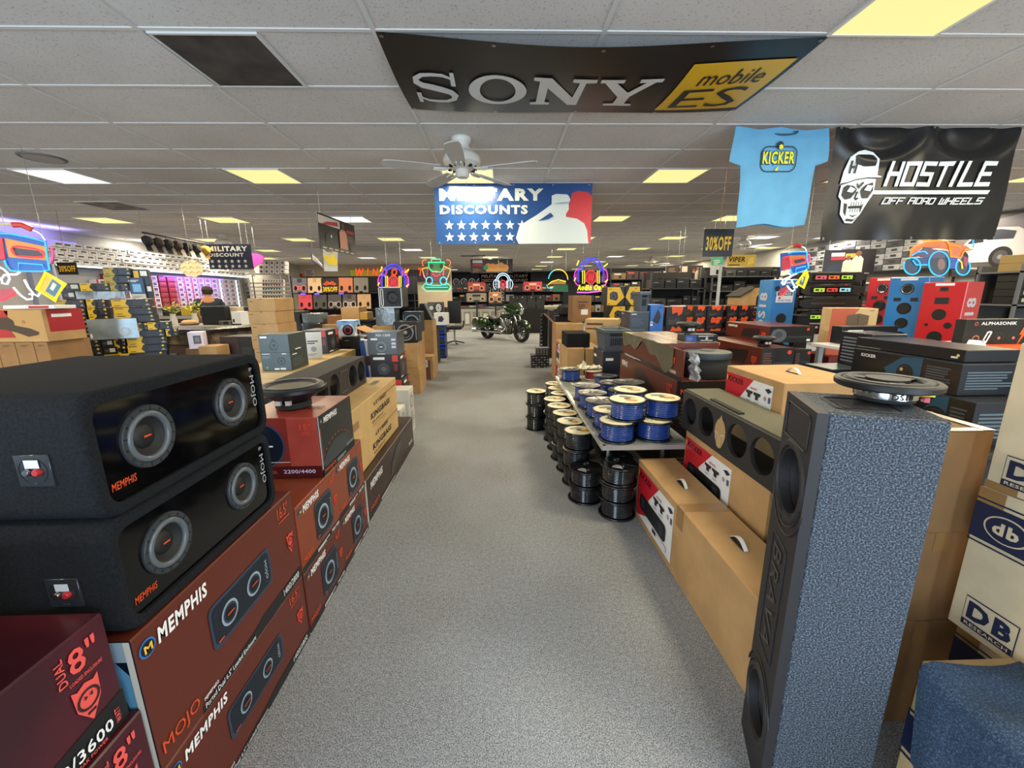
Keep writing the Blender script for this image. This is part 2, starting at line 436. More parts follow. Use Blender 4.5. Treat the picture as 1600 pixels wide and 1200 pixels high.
for x0, x1, z0, z1 in ((WL, WR, 0, .2), (WL, WR, 2.5, CEIL), (WL, -5.6, .2, 2.5), (-.8, .8, .2, 2.5), (5.6, WR, .2, 2.5)):
    mb.box(x0, YF - .12, z0, x1, YF, z1, WALLP)
structure(mb, 'wall_front')
for i, xx in ((1, -3.2), (2, 3.2)):
    mb = MB()
    for a, b, c, d in ((-2.4, 2.4, .2, .26), (-2.4, 2.4, 2.44, 2.5), (-2.4, -2.34, .26, 2.44), (2.34, 2.4, .26, 2.44), (-.03, .03, .26, 2.44)):
        mb.box(xx + a, YF - .1, c, xx + b, YF - .02, d, ALU)
    structure(mb, 'window_%d' % i)
mb = MB(); mb.box(-9.3, 20.0, 0, -2.3, 20.12, CEIL, WALLB); structure(mb, 'wall_beige')

# ---------------------------------------------------------------- ceiling light panels
DIFF_Y = glow('diffuser_warm', '#fff6a2', 1.0)
DIFF_W = glow('diffuser_white', '#fdfdf6', 1.15)
LFRAME = M('lamp_frame_white', '#d8d6d0', .4)
rows = [-.4, 1.93, 4.96, 7.80, 10.60, 13.15, 15.95, 18.6, 21.3, 24.0]
cols = [-9.0, -7.45, -5.30, -3.02, -.66, 1.78, 4.10, 6.45, 8.2]
colname = ['beside the left wall', 'second from the left wall', 'third from the left wall', 'fourth from the left wall', 'over the aisle', 'just right of the aisle', 'fourth from the right wall', 'third from the right wall', 'beside the right wall']
white_set = {(2, 2), (3, 3), (4, 0), (3, 7), (4, 7), (4, 8)}
skip = {(0, 0), (0, 8), (1, 3), (1, 4), (2, 0), (2, 1), (3, 0), (2, 8), (1, 1), (1, 7), (3, 4), (0, 4), (4, 4)}
prot = {}
for j, yy in enumerate(rows):
    for i, xx in enumerate(cols):
        if (j, i) in skip or (j >= 7 and i < 3): continue
        wht = (j, i) in white_set or (j > 4 and (i * 7 + j * 3) % 4 == 0)
        lab = '%s ceiling light, %s row from the front, %s' % ('white' if wht else 'yellow', ORD[j], colname[i])
        key = wht
        if key not in prot:
            t = thing('ceiling_light', lab, 'light', (xx + .305, yy + .3, CEIL), 0, 'square ceiling light panels')
            mb = MB(); mb.box(-.285, -.285, -.012, .285, .285, -.006, DIFF_W if wht else DIFF_Y); mb.build('diffuser', t)
            mb = MB()
            for a in ((-.3, -.3, .3, -.285), (-.3, .285, .3, .3), (-.3, -.285, -.285, .285), (.285, -.285, .3, .285)): mb.box(a[0], a[1], -.016, a[2], a[3], 0, LFRAME)
            mb.build('frame', t)
            area('lamp', (0, 0, -.03), (.56, .56), LAMP_W, (1, .86, .60) if not wht else (1, .93, .82), (0, 0, 0), t)
            prot[key] = t
        else: clone(prot[key], (xx + .305, yy + .3, CEIL), label=lab)

# ---------------------------------------------------------------- ceiling fixtures
def grille(name, label, x, y, w, d, col, louvre=False):
    t = thing(name, label, 'vent', (x, y, CEIL))
    mb = MB(); mb.box(-w / 2, -d / 2, -.012, w / 2, d / 2, -.002, M('vent_' + col.strip('#'), col, .9, noise=.45, nscale=5, detail=6)); mb.build('filter', t)
    mb = MB()
    for a in ((-w / 2 - .015, -d / 2 - .015, w / 2 + .015, -d / 2), (-w / 2 - .015, d / 2, w / 2 + .015, d / 2 + .015), (-w / 2 - .015, -d / 2, -w / 2, d / 2), (w / 2, -d / 2, w / 2 + .015, d / 2)):
        mb.box(a[0], a[1], -.016, a[2], a[3], 0, TBAR)
    mb.build('frame', t)
grille('ceiling_vent', 'sooty black square return air vent in the grey ceiling', -1.55, 2.835, .54, .55, '#3c352f')
q = at(180, 321, Z=CEIL); grille('ceiling_vent', 'dusty grey square air vent in the ceiling far left above the hats', q.x, q.y, .6, .6, '#77706a')
q = at(782, 399, Z=CEIL); grille('ceiling_vent', 'dark air vent in the ceiling in front of the long orange banner', q.x - 1.0, q.y, .9, .5, '#3a3530')
t = thing('ceiling_speaker', 'flat round grey speaker set in the ceiling at the left', 'speaker', at(66, 246, Z=CEIL))
mb = MB(); mb.lathe([(0, -.012), (.15, -.012), (.155, -.006)], 32, M('grille_cloth_grey', '#a19c99', .8)); mb.build('grille', t)
mb = MB(); mb.lathe([(.155, -.004), (.158, -.016), (.175, -.01), (.178, 0)], 32, C('#6c6866', .6)); mb.build('rim', t)

FANW = M('fan_white_enamel', '#cfcbc0', .35)
FANB = M('fan_blade_grey', '#b5b1a8', .45, noise=.06, nscale=4)
def make_fan(label, loc, ang):
    t = thing('ceiling_fan', label, 'fan', loc, ang, 'white five-blade ceiling fans')
    mb = MB(); mb.lathe([(.0, -.001), (.085, -.001), (.09, -.012), (.088, -.03), (.07, -.055), (.062, -.075), (.08, -.085), (.085, -.10), (.06, -.115)], 28, FANW); mb.build('canopy', t)
    mb = MB(); mb.lathe([(.06, -.115), (.12, -.125), (.155, -.15), (.17, -.185), (.165, -.215), (.13, -.245), (.09, -.26), (.06, -.262)], 32, FANW)
    for k in range(12):
        a = 2 * PI * k / 12; mb.box(.108, -.012, -.262, .135, .012, -.236, MATTE, T=Matrix.Rotation(a, 4, 'Z'))
    mb.build('motor_housing', t)
    mb = MB(); mb.lathe([(.058, -.262), (.062, -.27), (.062, -.315), (.05, -.33), (0, -.335)], 24, FANW); mb.build('switch_housing', t)
    mb = MB(); mb.cyl((.045, -.02, -.325), (.045, -.02, -.46), .0018, ALU, 6); mb.cyl((.045, -.02, -.46), (.045, -.02, -.475), .005, ALU, 6); mb.build('pull_chain', t)
    for k in range(5):
        R = Matrix.Rotation(k * 2 * PI / 5, 4, 'Z')
        mb = MB(); T = R @ Matrix.Translation((0, 0, -.262)) @ Matrix.Rotation(math.radians(11), 4, 'X')
        o = [(.20, -.052), (.40, -.064), (.62, -.067), (.685, -.052), (.70, -.02), (.70, .02), (.685, .052), (.62, .067), (.40, .064), (.20, .052)]
        vs = [(x, y, -.004) for x, y in o] + [(x, y, .004) for x, y in o]; n = len(o)
        mb.add(vs, [tuple(reversed(range(n))), tuple(range(n, 2 * n))] + [(i, (i + 1) % n, n + (i + 1) % n, n + i) for i in range(n)], FANB, T=T)
        bl = mb.build('blade', t)
        mb = MB()
        for s in (-1, 1): mb.tube([R @ V((.10, 0, -.25)), R @ V((.15, .022 * s, -.268)), R @ V((.20, .03 * s, -.272)), R @ V((.26, .02 * s, -.272))], .008, FANW, 6)
        mb.build('blade_bracket', bl)
    return t
fan0 = make_fan('white ceiling fan over the aisle, between the large black ceiling banner and the blue banner', (-.33, 4.06, CEIL), math.radians(-20))
for (px, py, ang, lab) in ((347, 366, .3, 'white ceiling fan far left, above the small dark blue star banner'), (1018, 402, .7, 'small far ceiling fan right of the round neon headphone sign'),
                           (1163, 369, .2, 'grey ceiling fan partly behind the hanging black percent sign'), (766, 403, .9, 'distant ceiling fan in front of the long orange banner')):
    q = at(px, py, Z=CEIL); clone(fan0, q, ang, lab)
# ================================================================ box art
ART_D = C('#121a24', .3); ART_B = C('#2a3a4c', .3); ART_G = C('#8fa0aa', .35); SHIELD = C('#d8432c', .4); MEMO = C('#d24a20', .4); PINK = C('#e2564e', .4)
LBLUE = C('#5f94b4', .3)
def shield(mb, fr, a, b, w, h, mat, k=2):
    mb.poly(fr, [(a, b + h), (a + w * .2, b + h * .92), (a + w * .5, b + h), (a + w * .8, b + h * .92), (a + w, b + h), (a + w * .95, b + h * .45), (a + w * .5, b), (a + w * .05, b + h * .45)], mat, k)
    mb.ring(fr, a + w * .5, b + h * .58, h * .2, h * .26, MEMD, k + 1, 16)
    mb.rect(fr, a + w * .34, b + h * .2, a + w * .66, b + h * .27, MEMD, k + 1)
    mb.poly(fr, [(a + w * .35, b + h * .72), (a + w * .47, b + h * .64), (a + w * .35, b + h * .6)], MEMD, k + 2)
    mb.poly(fr, [(a + w * .65, b + h * .72), (a + w * .65, b + h * .6), (a + w * .53, b + h * .64)], MEMD, k + 2)
def logo_m(mb, fr, a, b, r, k=2):
    mb.disc(fr, a, b, r, C('#2c6fb0', .35), k); mb.disc(fr, a, b, r * .8, ART_D, k + 1)
    q = fr.h / fr.w
    mb.text(fr, 'M', a - r * .5 * q, b - r * .45, r * q, r * .9, C('#e8b43a', .4), k + 2, .03)
def icon_dual(mb, fr, a, b, w, h, n=2, k=2):
    x0, y0, x1, y1 = a * fr.w, b * fr.h, (a + w) * fr.w, (b + h) * fr.h
    pts = [(x / fr.w, y / fr.h) for x, y in rrect(x0, y0, x1, y1, min(x1 - x0, y1 - y0) * .16, 4)]
    mb.poly(fr, pts, ART_B, k)
    c = .05
    mb.poly(fr, [((x - (x0 + x1) / 2) * .93 / fr.w + (x0 + x1) / 2 / fr.w, ((y - (y0 + y1) / 2) * .84 + (y0 + y1) / 2) / fr.h) for x, y in rrect(x0, y0, x1, y1, (y1 - y0) * .16, 4)], ART_D, k + 1)
    for i in range(n):
        u = a + w * ((.26, .66)[i] if n == 2 else .42); r = h * (.27 if n == 2 else .3)
        mb.disc(fr, u, b + h * .5, r, ART_G, k + 2, 20); mb.disc(fr, u, b + h * .5, r * .8, ART_B, k + 3, 20); mb.disc(fr, u, b + h * .5, r * .62, BLACK, k + 4, 20)
        mb.rect(fr, u - h * .06, b + h * .49, u + h * .06, b + h * .52, MEMO, k + 5)
    mb.text(fr, 'MOJO', a + w * .86, b + h * .25, w * .055, h * .5, ART_G, k + 2, vertical=True)
    mb.rect(fr, a + w * .06, b + h * .12, a + w * .14, b + h * .155, MEMO, k + 2)
def deco_memphis_long(mb, fr, f='X+', n=2, code='1400/2800', size='16.5"'):
    fc = fr[f]
    mb.poly(fc, [(.2, 0), (1, 0), (1, .13), (.62, .13), (.56, .10), (.2, .06)], MEMK, 1)
    logo_m(mb, fc, .045, .87, .06)
    mb.text(fc, 'MEMPHIS', .085, .82, .235, .11, WHITE, 2, .035, shear=.15)
    icon_dual(mb, fc, .30, .33, .43, .37, n)
    mb.text(fc, 'MOJO', .02, .07, .17, .12, MEMO, 2, .0)
    mb.text(fc, 'MJMEP6D2', .21, .085, .08, .035, WHITE, 3, .02)
    mb.text(fc, 'Ported Dual 6.5" Loaded Enclosure', .21, .025, .33, .045, WHITE, 3, .0)
    mb.text(fc, code, .80, .045, .16, .07, WHITE, 3, .0)
    shield(mb, fc, .89, .38, .065, .22, SHIELD)
    mb.text(fc, size, .84, .83, .10, .12, MEMO, 2, .0)
    mb.rect(fc, .84, .79, .95, .80, MEMO, 2)
def deco_memphis_small(mb, fr, f='X+', size='6.5"'):
    fc = fr[f]
    mb.rect(fc, 0, 0, 1, .10, MEMK, 1)
    logo_m(mb, fc, .07, .89, .05)
    mb.text(fc, 'MEMPHIS', .13, .83, .37, .11, WHITE, 2, .035, shear=.15)
    icon_dual(mb, fc, .36, .16, .44, .62, 1)
    mb.text(fc, 'MOJO', .03, .12, .22, .10, MEMO, 2)
    mb.lines(fc, .34, .03, .34, .05, 2, WHITE, 2)
    mb.text(fc, '700/1400', .72, .03, .22, .05, WHITE, 2)
    mb.text(fc, size, .80, .82, .13, .11, MEMO, 2)
    shield(mb, fc, .85, .38, .10, .18, SHIELD)
    mb.text(fr['Z+'], 'MOJO', .35, .35, .35, .18, MEMD, 1)

# ================================================================ left foreground: stacked speaker boxes
XF = -.88
# two long cartons on the floor
def deco_up(mb, fr):
    deco_memphis_long(mb, fr)
    e = fr['Y-']; mb.rect(e, 0, 0, 1, 1, ART_D, .3)
    for kk, (r, m) in enumerate(((.62, LBLUE), (.50, C('#27485c', .3)), (.44, LBLUE), (.30, ART_B), (.26, C('#a9c4d4', .3)), (.16, ART_D))):
        q = e.h / e.w; pts = [(.62 + r * q * math.cos(t), .45 + r * math.sin(t)) for t in [2 * PI * i / 36 for i in range(36)]]
        pts = [(min(max(x, 0.01), .99), min(max(y, .01), .99)) for x, y in pts]; mb.poly(e, pts, m, .6 + kk * .3)
    mb.rect(e, .0, .86, 1, 1, C('#8fa2ad', .3), 2.8)
    mb.rect(e, .975, 0, 1, 1, C('#c9c2b4', .5), 3.1)
LONG_FLOOR = xb('subwoofer_carton', 'long red-brown carton lying on the carpet at the bottom of the near left stack', 'carton', -1.5, XF, .835, 1.592, 0, .31, MEMR, deco_up, .004)
LONG_TOP = xb('subwoofer_carton', 'long red-brown carton under the two black twin speaker boxes', 'carton', -1.5, XF, .835, 1.592, .31, .71, MEMR, deco_up, .004)
def deco_dual8(mb, fr):
    f = fr['X+']
    mb.poly(f, [(0, 0), (1, 0), (1, .28), (.5, .14), (0, .14)], MEMK, 1)
    mb.text(f, 'DUAL', .835, .69, .026, .22, PINK, 2, .012, vertical='up')
    mb.text(f, '8"', .872, .71, .085, .20, PINK, 2)
    mb.text(f, 'LOADED ENCLOSURE', .862, .645, .10, .03, PINK, 2)
    shield(mb, f, .858, .27, .082, .33, PINK)
    mb.text(f, '1800/3600', .70, .05, .245, .10, WHITE, 3)
    mb.text(f, 'WATT', .955, .05, .018, .13, PINK, 3, vertical='up')
    mb.text(f, 'PEAK POWER', .82, .005, .10, .03, PINK, 3)
MAR = M('maroon_box_print', '#4a1620', .3, col2='#34121a', nscale=4)
xb('subwoofer_carton', 'dark maroon carton marked DUAL 8, upper one at the left edge', 'carton', -1.45, -.90, .12, .812, .525, .812, MAR, deco_dual8, .004)
xb('subwoofer_carton', 'dark maroon carton marked 8, under the upper DUAL 8 carton', 'carton', -1.45, -.885, .14, .828, .25, .522, MAR, deco_dual8, .004)
xb('subwoofer_carton', 'lowest dark maroon carton on the carpet at the left edge', 'carton', -1.45, -.89, .14, .826, 0, .248, MAR, deco_dual8, .004)

xb('speaker_enclosure', 'plain black carpeted box on the upper DUAL 8 carton at the left edge', 'speaker box', -1.5, -.965, .10, .685, .8125, 1.04, CARPETED, None, .012)
# loaded twin enclosures
def driver(parent, T, R, frame=GREYR, surround=GREYR, cone=CONE, cap=MATTE, logo=MEMO, n=40, name='speaker_driver', screws=8):
    mb = MB(); mb.T = T
    mb.lathe([(R * .80, .001), (R * .84, R * .09), (R * .97, R * .10), (R, R * .06), (R, 0)], n, frame)
    for k in range(screws):
        a = 2 * PI * k / screws + .2; mb.lathe([(0, R * .115), (R * .035, R * .112), (R * .035, R * .08)], 8, BLACK, Matrix.Translation((R * .90 * math.cos(a), R * .90 * math.sin(a), 0)))
        b = a + PI / screws; mb.box(R * .83, -R * .012, R * .09, R * .97, R * .012, R * .106, BLACK, T=Matrix.Rotation(b, 4, 'Z'))
    d = mb.build(name, parent)
    mb = MB(); mb.T = T
    prof = [(R * (.62 + .10 * (1 - math.cos(PI * i / 8))), R * (.03 + .11 * math.sin(PI * i / 8))) for i in range(9)]
    mb.lathe(list(reversed(prof)), n, surround); mb.build('surround', d)
    mb = MB(); mb.T = T; mb.lathe([(R * .63, R * .03), (R * .45, -R * .10), (R * .26, -R * .20)], n, cone); mb.build('cone', d)
    mb = MB(); mb.T = T
    mb.lathe([(R * .40, -R * .13), (R * .34, -R * .075), (R * .22, -R * .03), (0, -R * .01)], n, cap)
    if logo: mb.box(-R * .13, -R * .02, -R * .012, R * .13, R * .035, -R * .004, logo)
    mb.build('dust_cap', d)
    return d
def twin_box(label, loc, L=.66, H=.294, D=.58):
    """front looks along +X; base point is the near bottom front corner"""
    t = thing('speaker_enclosure', label, 'speaker', loc)
    out = rrect(0, 0, L, H, .05, 6); inn = rrect(.028, .030, L - .028, H - .030, .034, 6)
    T = Matrix(((0, 0, 1, 0), (1, 0, 0, 0), (0, 1, 0, 0), (0, 0, 0, 1)))   # u=Y v=Z n=X
    mb = MB()
    n = len(out)
    def ring(pts, x): return [(x, a, b) for a, b in pts]
    sh = rrect(.010, .010, L - .010, H - .010, .045, 6)
    loops = [ring(out, -D), ring(out, -.022), ring(rrect(.003, .003, L - .003, H - .003, .049, 6), -.006), ring(sh, 0), ring(inn, -.002), ring(inn, -.012)]
    vs = [p for l in loops for p in l]; fs = []
    for j in range(len(loops) - 1):
        for i in range(n): fs.append((j * n + i, j * n + (i + 1) % n, (j + 1) * n + (i + 1) % n, (j + 1) * n + i))
    fs.append(tuple(reversed(range(n))))
    mb.add(vs, fs, CARPETED, True); mb.build('cabinet', t, sharp=50)
    mb = MB(.0008); mb.panel(inn, [circ(u * L, H * .52, .066, n=32) for u in (.245, .735)], .004, GLOSS, Matrix.Translation((-.0135, 0, 0)) @ T)
    fr = F((-.0113, 0, 0), (0, 1, 0), (0, 0, 1), L, H)
    mb.text(fr, 'MEMPHIS', .065, .20, .10, .065, MEMO, 1, .012, shear=.2)
    mb.text(fr, 'MOJO', .898, .36, .045, .38, C('#9aa0a3', .4), 1, .012, vertical=True)
    mb.lines(fr, .91, .80, .03, .04, 3, C('#9aa0a3', .4), 1)
    mb.build('baffle', t)
    for u in (.245, .735):
        driver(t, Matrix.Translation((-.011, u * L, H * .52)) @ T.to_3x3().to_4x4(), .079, frame=FRAMEM, cap=CAPM)
    mb = MB(); e = F((-.17, 0, .08), (1, 0, 0), (0, 0, 1), .1, .1)   # terminal cup on the near end
    mb.T = Matrix.Translation((-.115, -.001, .135)) @ Matrix.Rotation(PI / 2, 4, 'X')
    mb.box(-.036, -.036, -.002, .036, .036, .003, C('#2a2c2f', .2), .001)
    mb.lathe([(.029, .004), (.027, -.002), (.02, -.018), (0, -.02)], 24, C('#1b1c1e', .12))
    cup = mb.build('terminal_cup', t)
    for k, s in enumerate((-1, 1)):
        mb = MB(); mb.T = Matrix.Translation((-.115 + s * .010, -.001, .133)) @ Matrix.Rotation(PI / 2, 4, 'X')
        mb.lathe([(0, .012), (.006, .012), (.008, .008), (.0075, -.012)], 12, C('#b0252a', .3) if k else C('#8d8f92', .25, metal=1)); mb.build('binding_post', cup)
    mb = MB(); mb.T = Matrix.Translation((-.115, -.002, .150)) @ Matrix.Rotation(PI / 2, 4, 'X'); mb.box(-.013, -.008, .004, .016, .010, .005, C('#c9ced1', .3)); mb.build('sticker', cup)
    return t
twin_box('black carpeted twin speaker box, lower of the two, directly on the red-brown carton', (-.88, .835, .712))
twin_box('black carpeted twin speaker box on top of the near left stack', (-.875, .838, 1.007))

# four square cartons behind them, one larger carton on top with a loose woofer
for z0, z1, nm in ((0, .302, 'lower'), (.302, .622, 'upper')):
    for y0, y1, w in ((1.604, 2.035, 'nearer'), (2.043, 2.455, 'farther')):
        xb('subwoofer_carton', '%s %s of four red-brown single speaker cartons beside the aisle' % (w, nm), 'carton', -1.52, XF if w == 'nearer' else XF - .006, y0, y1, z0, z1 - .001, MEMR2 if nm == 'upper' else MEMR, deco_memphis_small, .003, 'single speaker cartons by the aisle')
def deco15(mb, fr):
    f = fr['Y-']; mb.rect(f, 0, 0, .62, 1, C('#7a2a24', .3), 1)
    mb.disc(f, .28, .55, .37, C('#27435e', .3), 2, 36); mb.disc(f, .27, .55, .355, C('#0c1826', .25), 3, 36)
    mb.rect(f, .33, .53, .43, .555, WHITE, 4)
    mb.text(f, '15"', .78, .80, .14, .10, SHIELD, 2); mb.text(f, 'DVC', .80, .72, .10, .05, SHIELD, 2)
    mb.rect(f, .15, .27, .62, .278, WHITE, 4)
    mb.rect(f, 0, 0, 1, .20, C('#4a1517', .3), 2)
    mb.text(f, '2200/4400', .52, .08, .40, .065, C('#cfc3e0', .4), 3); mb.lines(f, .12, .06, .34, .10, 4, C('#a55', .4), 3)
    g = fr['X+']; mb.rect(g, 0, 0, 1, 1, C('#1d211f', .3), 1)
    logo_m(mb, g, .08, .90, .04); mb.text(g, 'MEMPHIS', .15, .84, .38, .10, WHITE, 2, .035, shear=.15)
    q = g.h / g.w
    mb.poly(g, [(.48 + .44 * math.cos(t), .10 + .36 * math.sin(t)) for t in [PI * i / 20 for i in range(21)]], C('#2c3236', .3), 2)
    for i in range(12):
        t = PI * (.12 + .76 * i / 11); mb.line(g, .48 + .47 * math.cos(t), .10 + .40 * math.sin(t), .48 + .47 * math.cos(t), .10 + .43 * math.sin(t), .008, MEMO, 2)
    mb.rect(g, 0, 0, 1, .12, BLACK, 3)
    mb.text(g, 'MOJO', .05, .03, .30, .07, MEMO, 4); mb.text(g, '2200/4400', .72, .14, .24, .05, ART_G, 4); mb.lines(g, .40, .03, .3, .06, 3, ART_G, 4)
    mb.rect(g, 0, .1, .06, .8, C('#6e3a2c', .3), 2); mb.rect(g, 0, 0, .02, 1, C('#9fb2bc', .3), 3)
    mb.text(fr['Z+'], 'MOJO', .6, .3, .3, .2, MEMD, 1)
xb('subwoofer_carton', 'red carton marked 15 with a round woofer pictured, holding a loose woofer', 'carton', -1.27, -.885, 1.90, 2.34, .624, .93, M('red_box_print', '#a8473a', .3, col2='#8a352c', nscale=4), deco15, .003)
def loose_woofer(label, loc, R, H, rot=0, up=True, ringm=None):
    t = thing('woofer', label, 'speaker', loc, rot)
    n = 40
    mb = MB(); mb.lathe([(R * .45, H * .30), (R * .55, H * .42), (R * .80, H * .72), (R * .86, H * .80), (R, H * .82), (R, H * .96), (R * .97, H)], n, BLACK)
    mb.lathe([(R * .86, H), (R * .80, H * .74)], n, BLACK); mb.build('basket', t)
    mb = MB(); mb.lathe([(0, .0), (R * .40, 0), (R * .42, H * .02), (R * .52, H * .06), (R * .52, H * .30), (R * .40, H * .32)], n, MATTE); mb.build('magnet', t)
    mb = MB(); prof = [(R * (.68 + .14 * (1 - math.cos(PI * i / 8))), H * (.96 + .14 * math.sin(PI * i / 8))) for i in range(9)]
    mb.lathe(list(reversed(prof)), n, RUBBER); mb.build('surround', t)
    mb = MB(); mb.lathe([(R * .69, H * .96), (R * .3, H * .70), (0, H * .66)], n, ringm or C('#8c8472', .5)); mb.build('cone', t)
    mb = MB()
    for s in (-.5, .5):
        a = -PI / 2 + s * .5; p = V((R * .6 * math.cos(a), R * .6 * math.sin(a), H * .3)); mb.box(p.x - .012, p.y - .012, p.z, p.x + .012, p.y + .006, p.z + .022, C('#b8b0a8', .3))
    mb.build('terminal', t)
    return t
loose_woofer('black woofer lying face up on the red carton marked 15', (-1.085, 2.10, .931), .165, .115)

# cream cartons with black stencilling on a low dark carton
def deco_king(mb, fr):
    f = fr['X+']
    mb.rect(f, 0, .40, .10, .62, TAPE, 1); mb.rect(f, .60, .72, 1, .78, TAPE, 1)
    mb.text(f, '6 X 9 SEALED', .40, .64, .30, .14, C('#3b2c1c', .6), 2, .03, shear=.1)
    mb.text(f, 'KINGBASS', .32, .28, .46, .20, C('#2a2016', .6), 2, .04, shear=.1)
    mb.text(f, 'KB-2507-67', .34, .12, .26, .08, C('#4b3a25', .6), 2, .01, shear=.1)
    mb.line(f, .35, .05, .65, .05, .004, C('#6b573a', .6), 2)
    mb.poly(f, [(.50, .86), (.56, .72), (.62, .60), (.55, .75)], C('#4a3820', .6), 3)
    t = fr['Z+']; mb.rect(t, .5, 0, .62, 1, TAPE, 1); mb.rect(t, .72, .72, .82, .86, C('#2d2419', .5), 2)
    mb.text(t, '6x9', .2, .35, .3, .2, C('#4b3a25', .6), 2, .02); mb.text(t, 'KINGBASS', .55, .1, .25, .06, C('#4b3a25', .6), 2, .02)
KINGM = M('cardboard_gold', '#c2a068', .7, noise=.08, nscale=6, bump=.05, bscale=60)
xb('cardboard_carton', 'lower yellowish carton with black stencilled words beside the aisle', 'carton', -1.46, -.962, 2.545, 3.665, .302, .535, KINGM, deco_king, .004)
xb('cardboard_carton', 'upper yellowish carton with black stencilled words and a torn spot', 'carton', -1.46, -.958, 2.54, 3.66, .5385, .772, KINGM, deco_king, .004)
def deco_low(mb, fr):
    f = fr['X+']
    mb.text(f, 'MEMPHIS', .05, .66, .20, .18, WHITE, 2, .035, shear=.15); mb.rect(f, 0, 0, 1, .12, MEMK, 1)
    mb.poly(f, [(.40, .25), (.43, .55), (.47, .60), (.52, .75), (.60, .82), (.68, .78), (.66, .6), (.60, .55), (.57, .42), (.50, .38), (.46, .22)], C('#3a3735', .35), 2)
    mb.ring(f, .61, .70, .07, .12, C('#55524e', .35), 3); mb.ring(f, .48, .45, .05, .08, C('#55524e', .35), 3)
    mb.text(f, 'MOJO', .03, .14, .14, .14, MEMO, 2); mb.lines(f, .2, .03, .3, .06, 2, WHITE, 2); mb.text(f, '700/1400', .85, .22, .1, .1, WHITE, 2)
    e = fr['Y-']; mb.rect(e, 0, 0, 1, 1, C('#e0d6c0', .6), 1); mb.poly(e, [(0, 0), (.93, 0), (.90, .3), (.94, .6), (.9, 1), (0, 1)], BLACK, 2)
xb('subwoofer_carton', 'long low dark brown carton with a torn end, under the stencilled cartons', 'carton', -1.46, -.905, 2.535, 3.99, 0, .30, MEMD, deco_low, .004)
def enclosure_holes(name, label, loc, rot, L, H, D, holes, mat, edge, plate=None, square=None, badge=False):
    """Empty speaker box: front in local -Y, L long, D deep; holes = [(u, v, r)] on the front."""
    t = thing(name, label, 'speaker box', loc, rot)
    th = .02
    mb = MB(); mb.box(-L / 2, th, 0, L / 2, D, th, mat); mb.box(-L / 2, th, H - th, L / 2, D, H, mat); mb.box(-L / 2, D - th, th, L / 2, D, H - th, mat)
    for x in (-L / 2, L / 2 - th): mb.box(x, th, th, x + th, D - th, H - th, mat)
    mb.box(-L / 2 + th, D - th - .002, th, L / 2 - th, D - th, H - th, edge)
    mb.build('cabinet', t)
    T = Matrix.Translation((0, th / 2, 0)) @ Matrix.Rotation(PI / 2, 4, 'X')
    mb = MB(); mb.panel([(-L / 2, 0), (L / 2, 0), (L / 2, H), (-L / 2, H)], [circ(u, v, r, n=32) for u, v, r in holes], th, mat, T)
    for u, v, r in holes: mb.lathe([(r, -th / 2 + .001), (r + .0004, th / 2 - .001)], 32, edge, T @ Matrix.Translation((u, v, 0)))
    if square:
        f = F((square[0] - square[2] / 2, -.001, square[1] - square[2] / 2), (1, 0, 0), (0, 0, 1), square[2], square[2])
        for a in (0, .94): mb.rect(f, a, 0, a + .06, 1, edge, 1); mb.rect(f, 0, a, 1, a + .06, edge, 1)
    mb.build('front_panel', t)
    return t
QB = M('charcoal_sprayed_wood', '#2b2724', .8, noise=.2, nscale=120, bump=.2, bscale=300)
t = enclosure_holes('speaker_enclosure', 'long dark brown empty speaker box with round holes on the stencilled cartons', (-1.15, 2.965, .773), math.radians(90), .97, .225, .23,
    [(-.37, .112, .085), (-.17, .112, .085), (.19, .112, .085), (.38, .112, .085)], QB, C('#54483a', .7), square=(.01, .112, .16))
for y0, lab in ((4.02, 'white narrow carton standing on the carpet at the end of the low dark carton'), (4.30, 'farther white narrow carton standing on the carpet beside the aisle')):
    xb('speaker_carton', lab, 'carton', -1.3, -1.03 if y0 < 4.2 else -1.0, y0, y0 + .24, 0, .36 if y0 < 4.2 else .50, C('#cfcdc4', .5), lambda mb, fr: [mb.rect(fr['X+'], .1, .1, .9, .9, C('#b9b8b2', .5), 1), mb.lines(fr['X+'], .2, .2, .6, .3, 5, C('#77767a', .5), 2), mb.ring(fr['X+'], .5, .7, .1, .14, C('#77767a', .5), 2)])
# ================================================================ right foreground
# ---- tall empty tower box
SPECK = None
def mat_speck(name, dark, light, sc=250):
    m = M(name, '#333a48', .7)
    nt = m.node_tree; N = nt.nodes; L = nt.links; b = N['Principled BSDF']
    tc = N.new('ShaderNodeTexCoord'); v = N.new('ShaderNodeTexNoise'); v.inputs['Scale'].default_value = sc; v.inputs['Detail'].default_value = 5; v.inputs['Roughness'].default_value = .7
    L.new(tc.outputs['Object'], v.inputs['Vector'])
    r = N.new('ShaderNodeValToRGB'); r.color_ramp.elements[0].position = .47; r.color_ramp.elements[1].position = .70
    r.color_ramp.elements[0].color = (*lin(dark), 1); r.color_ramp.elements[1].color = (*lin(light), 1)
    L.new(v.outputs['Fac'], r.inputs['Fac']); L.new(r.outputs[0], b.inputs['Base Color'])
    bp = N.new('ShaderNodeBump'); bp.inputs['Strength'].default_value = .9; bp.inputs['Distance'].default_value = .003
    L.new(v.outputs['Fac'], bp.inputs['Height']); L.new(bp.outputs['Normal'], b.inputs['Normal'])
    return m
SPECK = mat_speck('speckled_bed_liner', '#141a22', '#8390a0')
PLAST = M('moulded_black_plastic', '#1f1c1d', .55, bump=.25, bscale=500)
tw = thing('tower_speaker_box', 'tall empty black tower speaker box with speckled blue-grey side, nearest on the right', 'speaker box', (.915, .992, 0), math.radians(-20.5))
TW, TD, TH = .253, .24, 1.215
mb = MB(); w = TW / 2; d = TD / 2
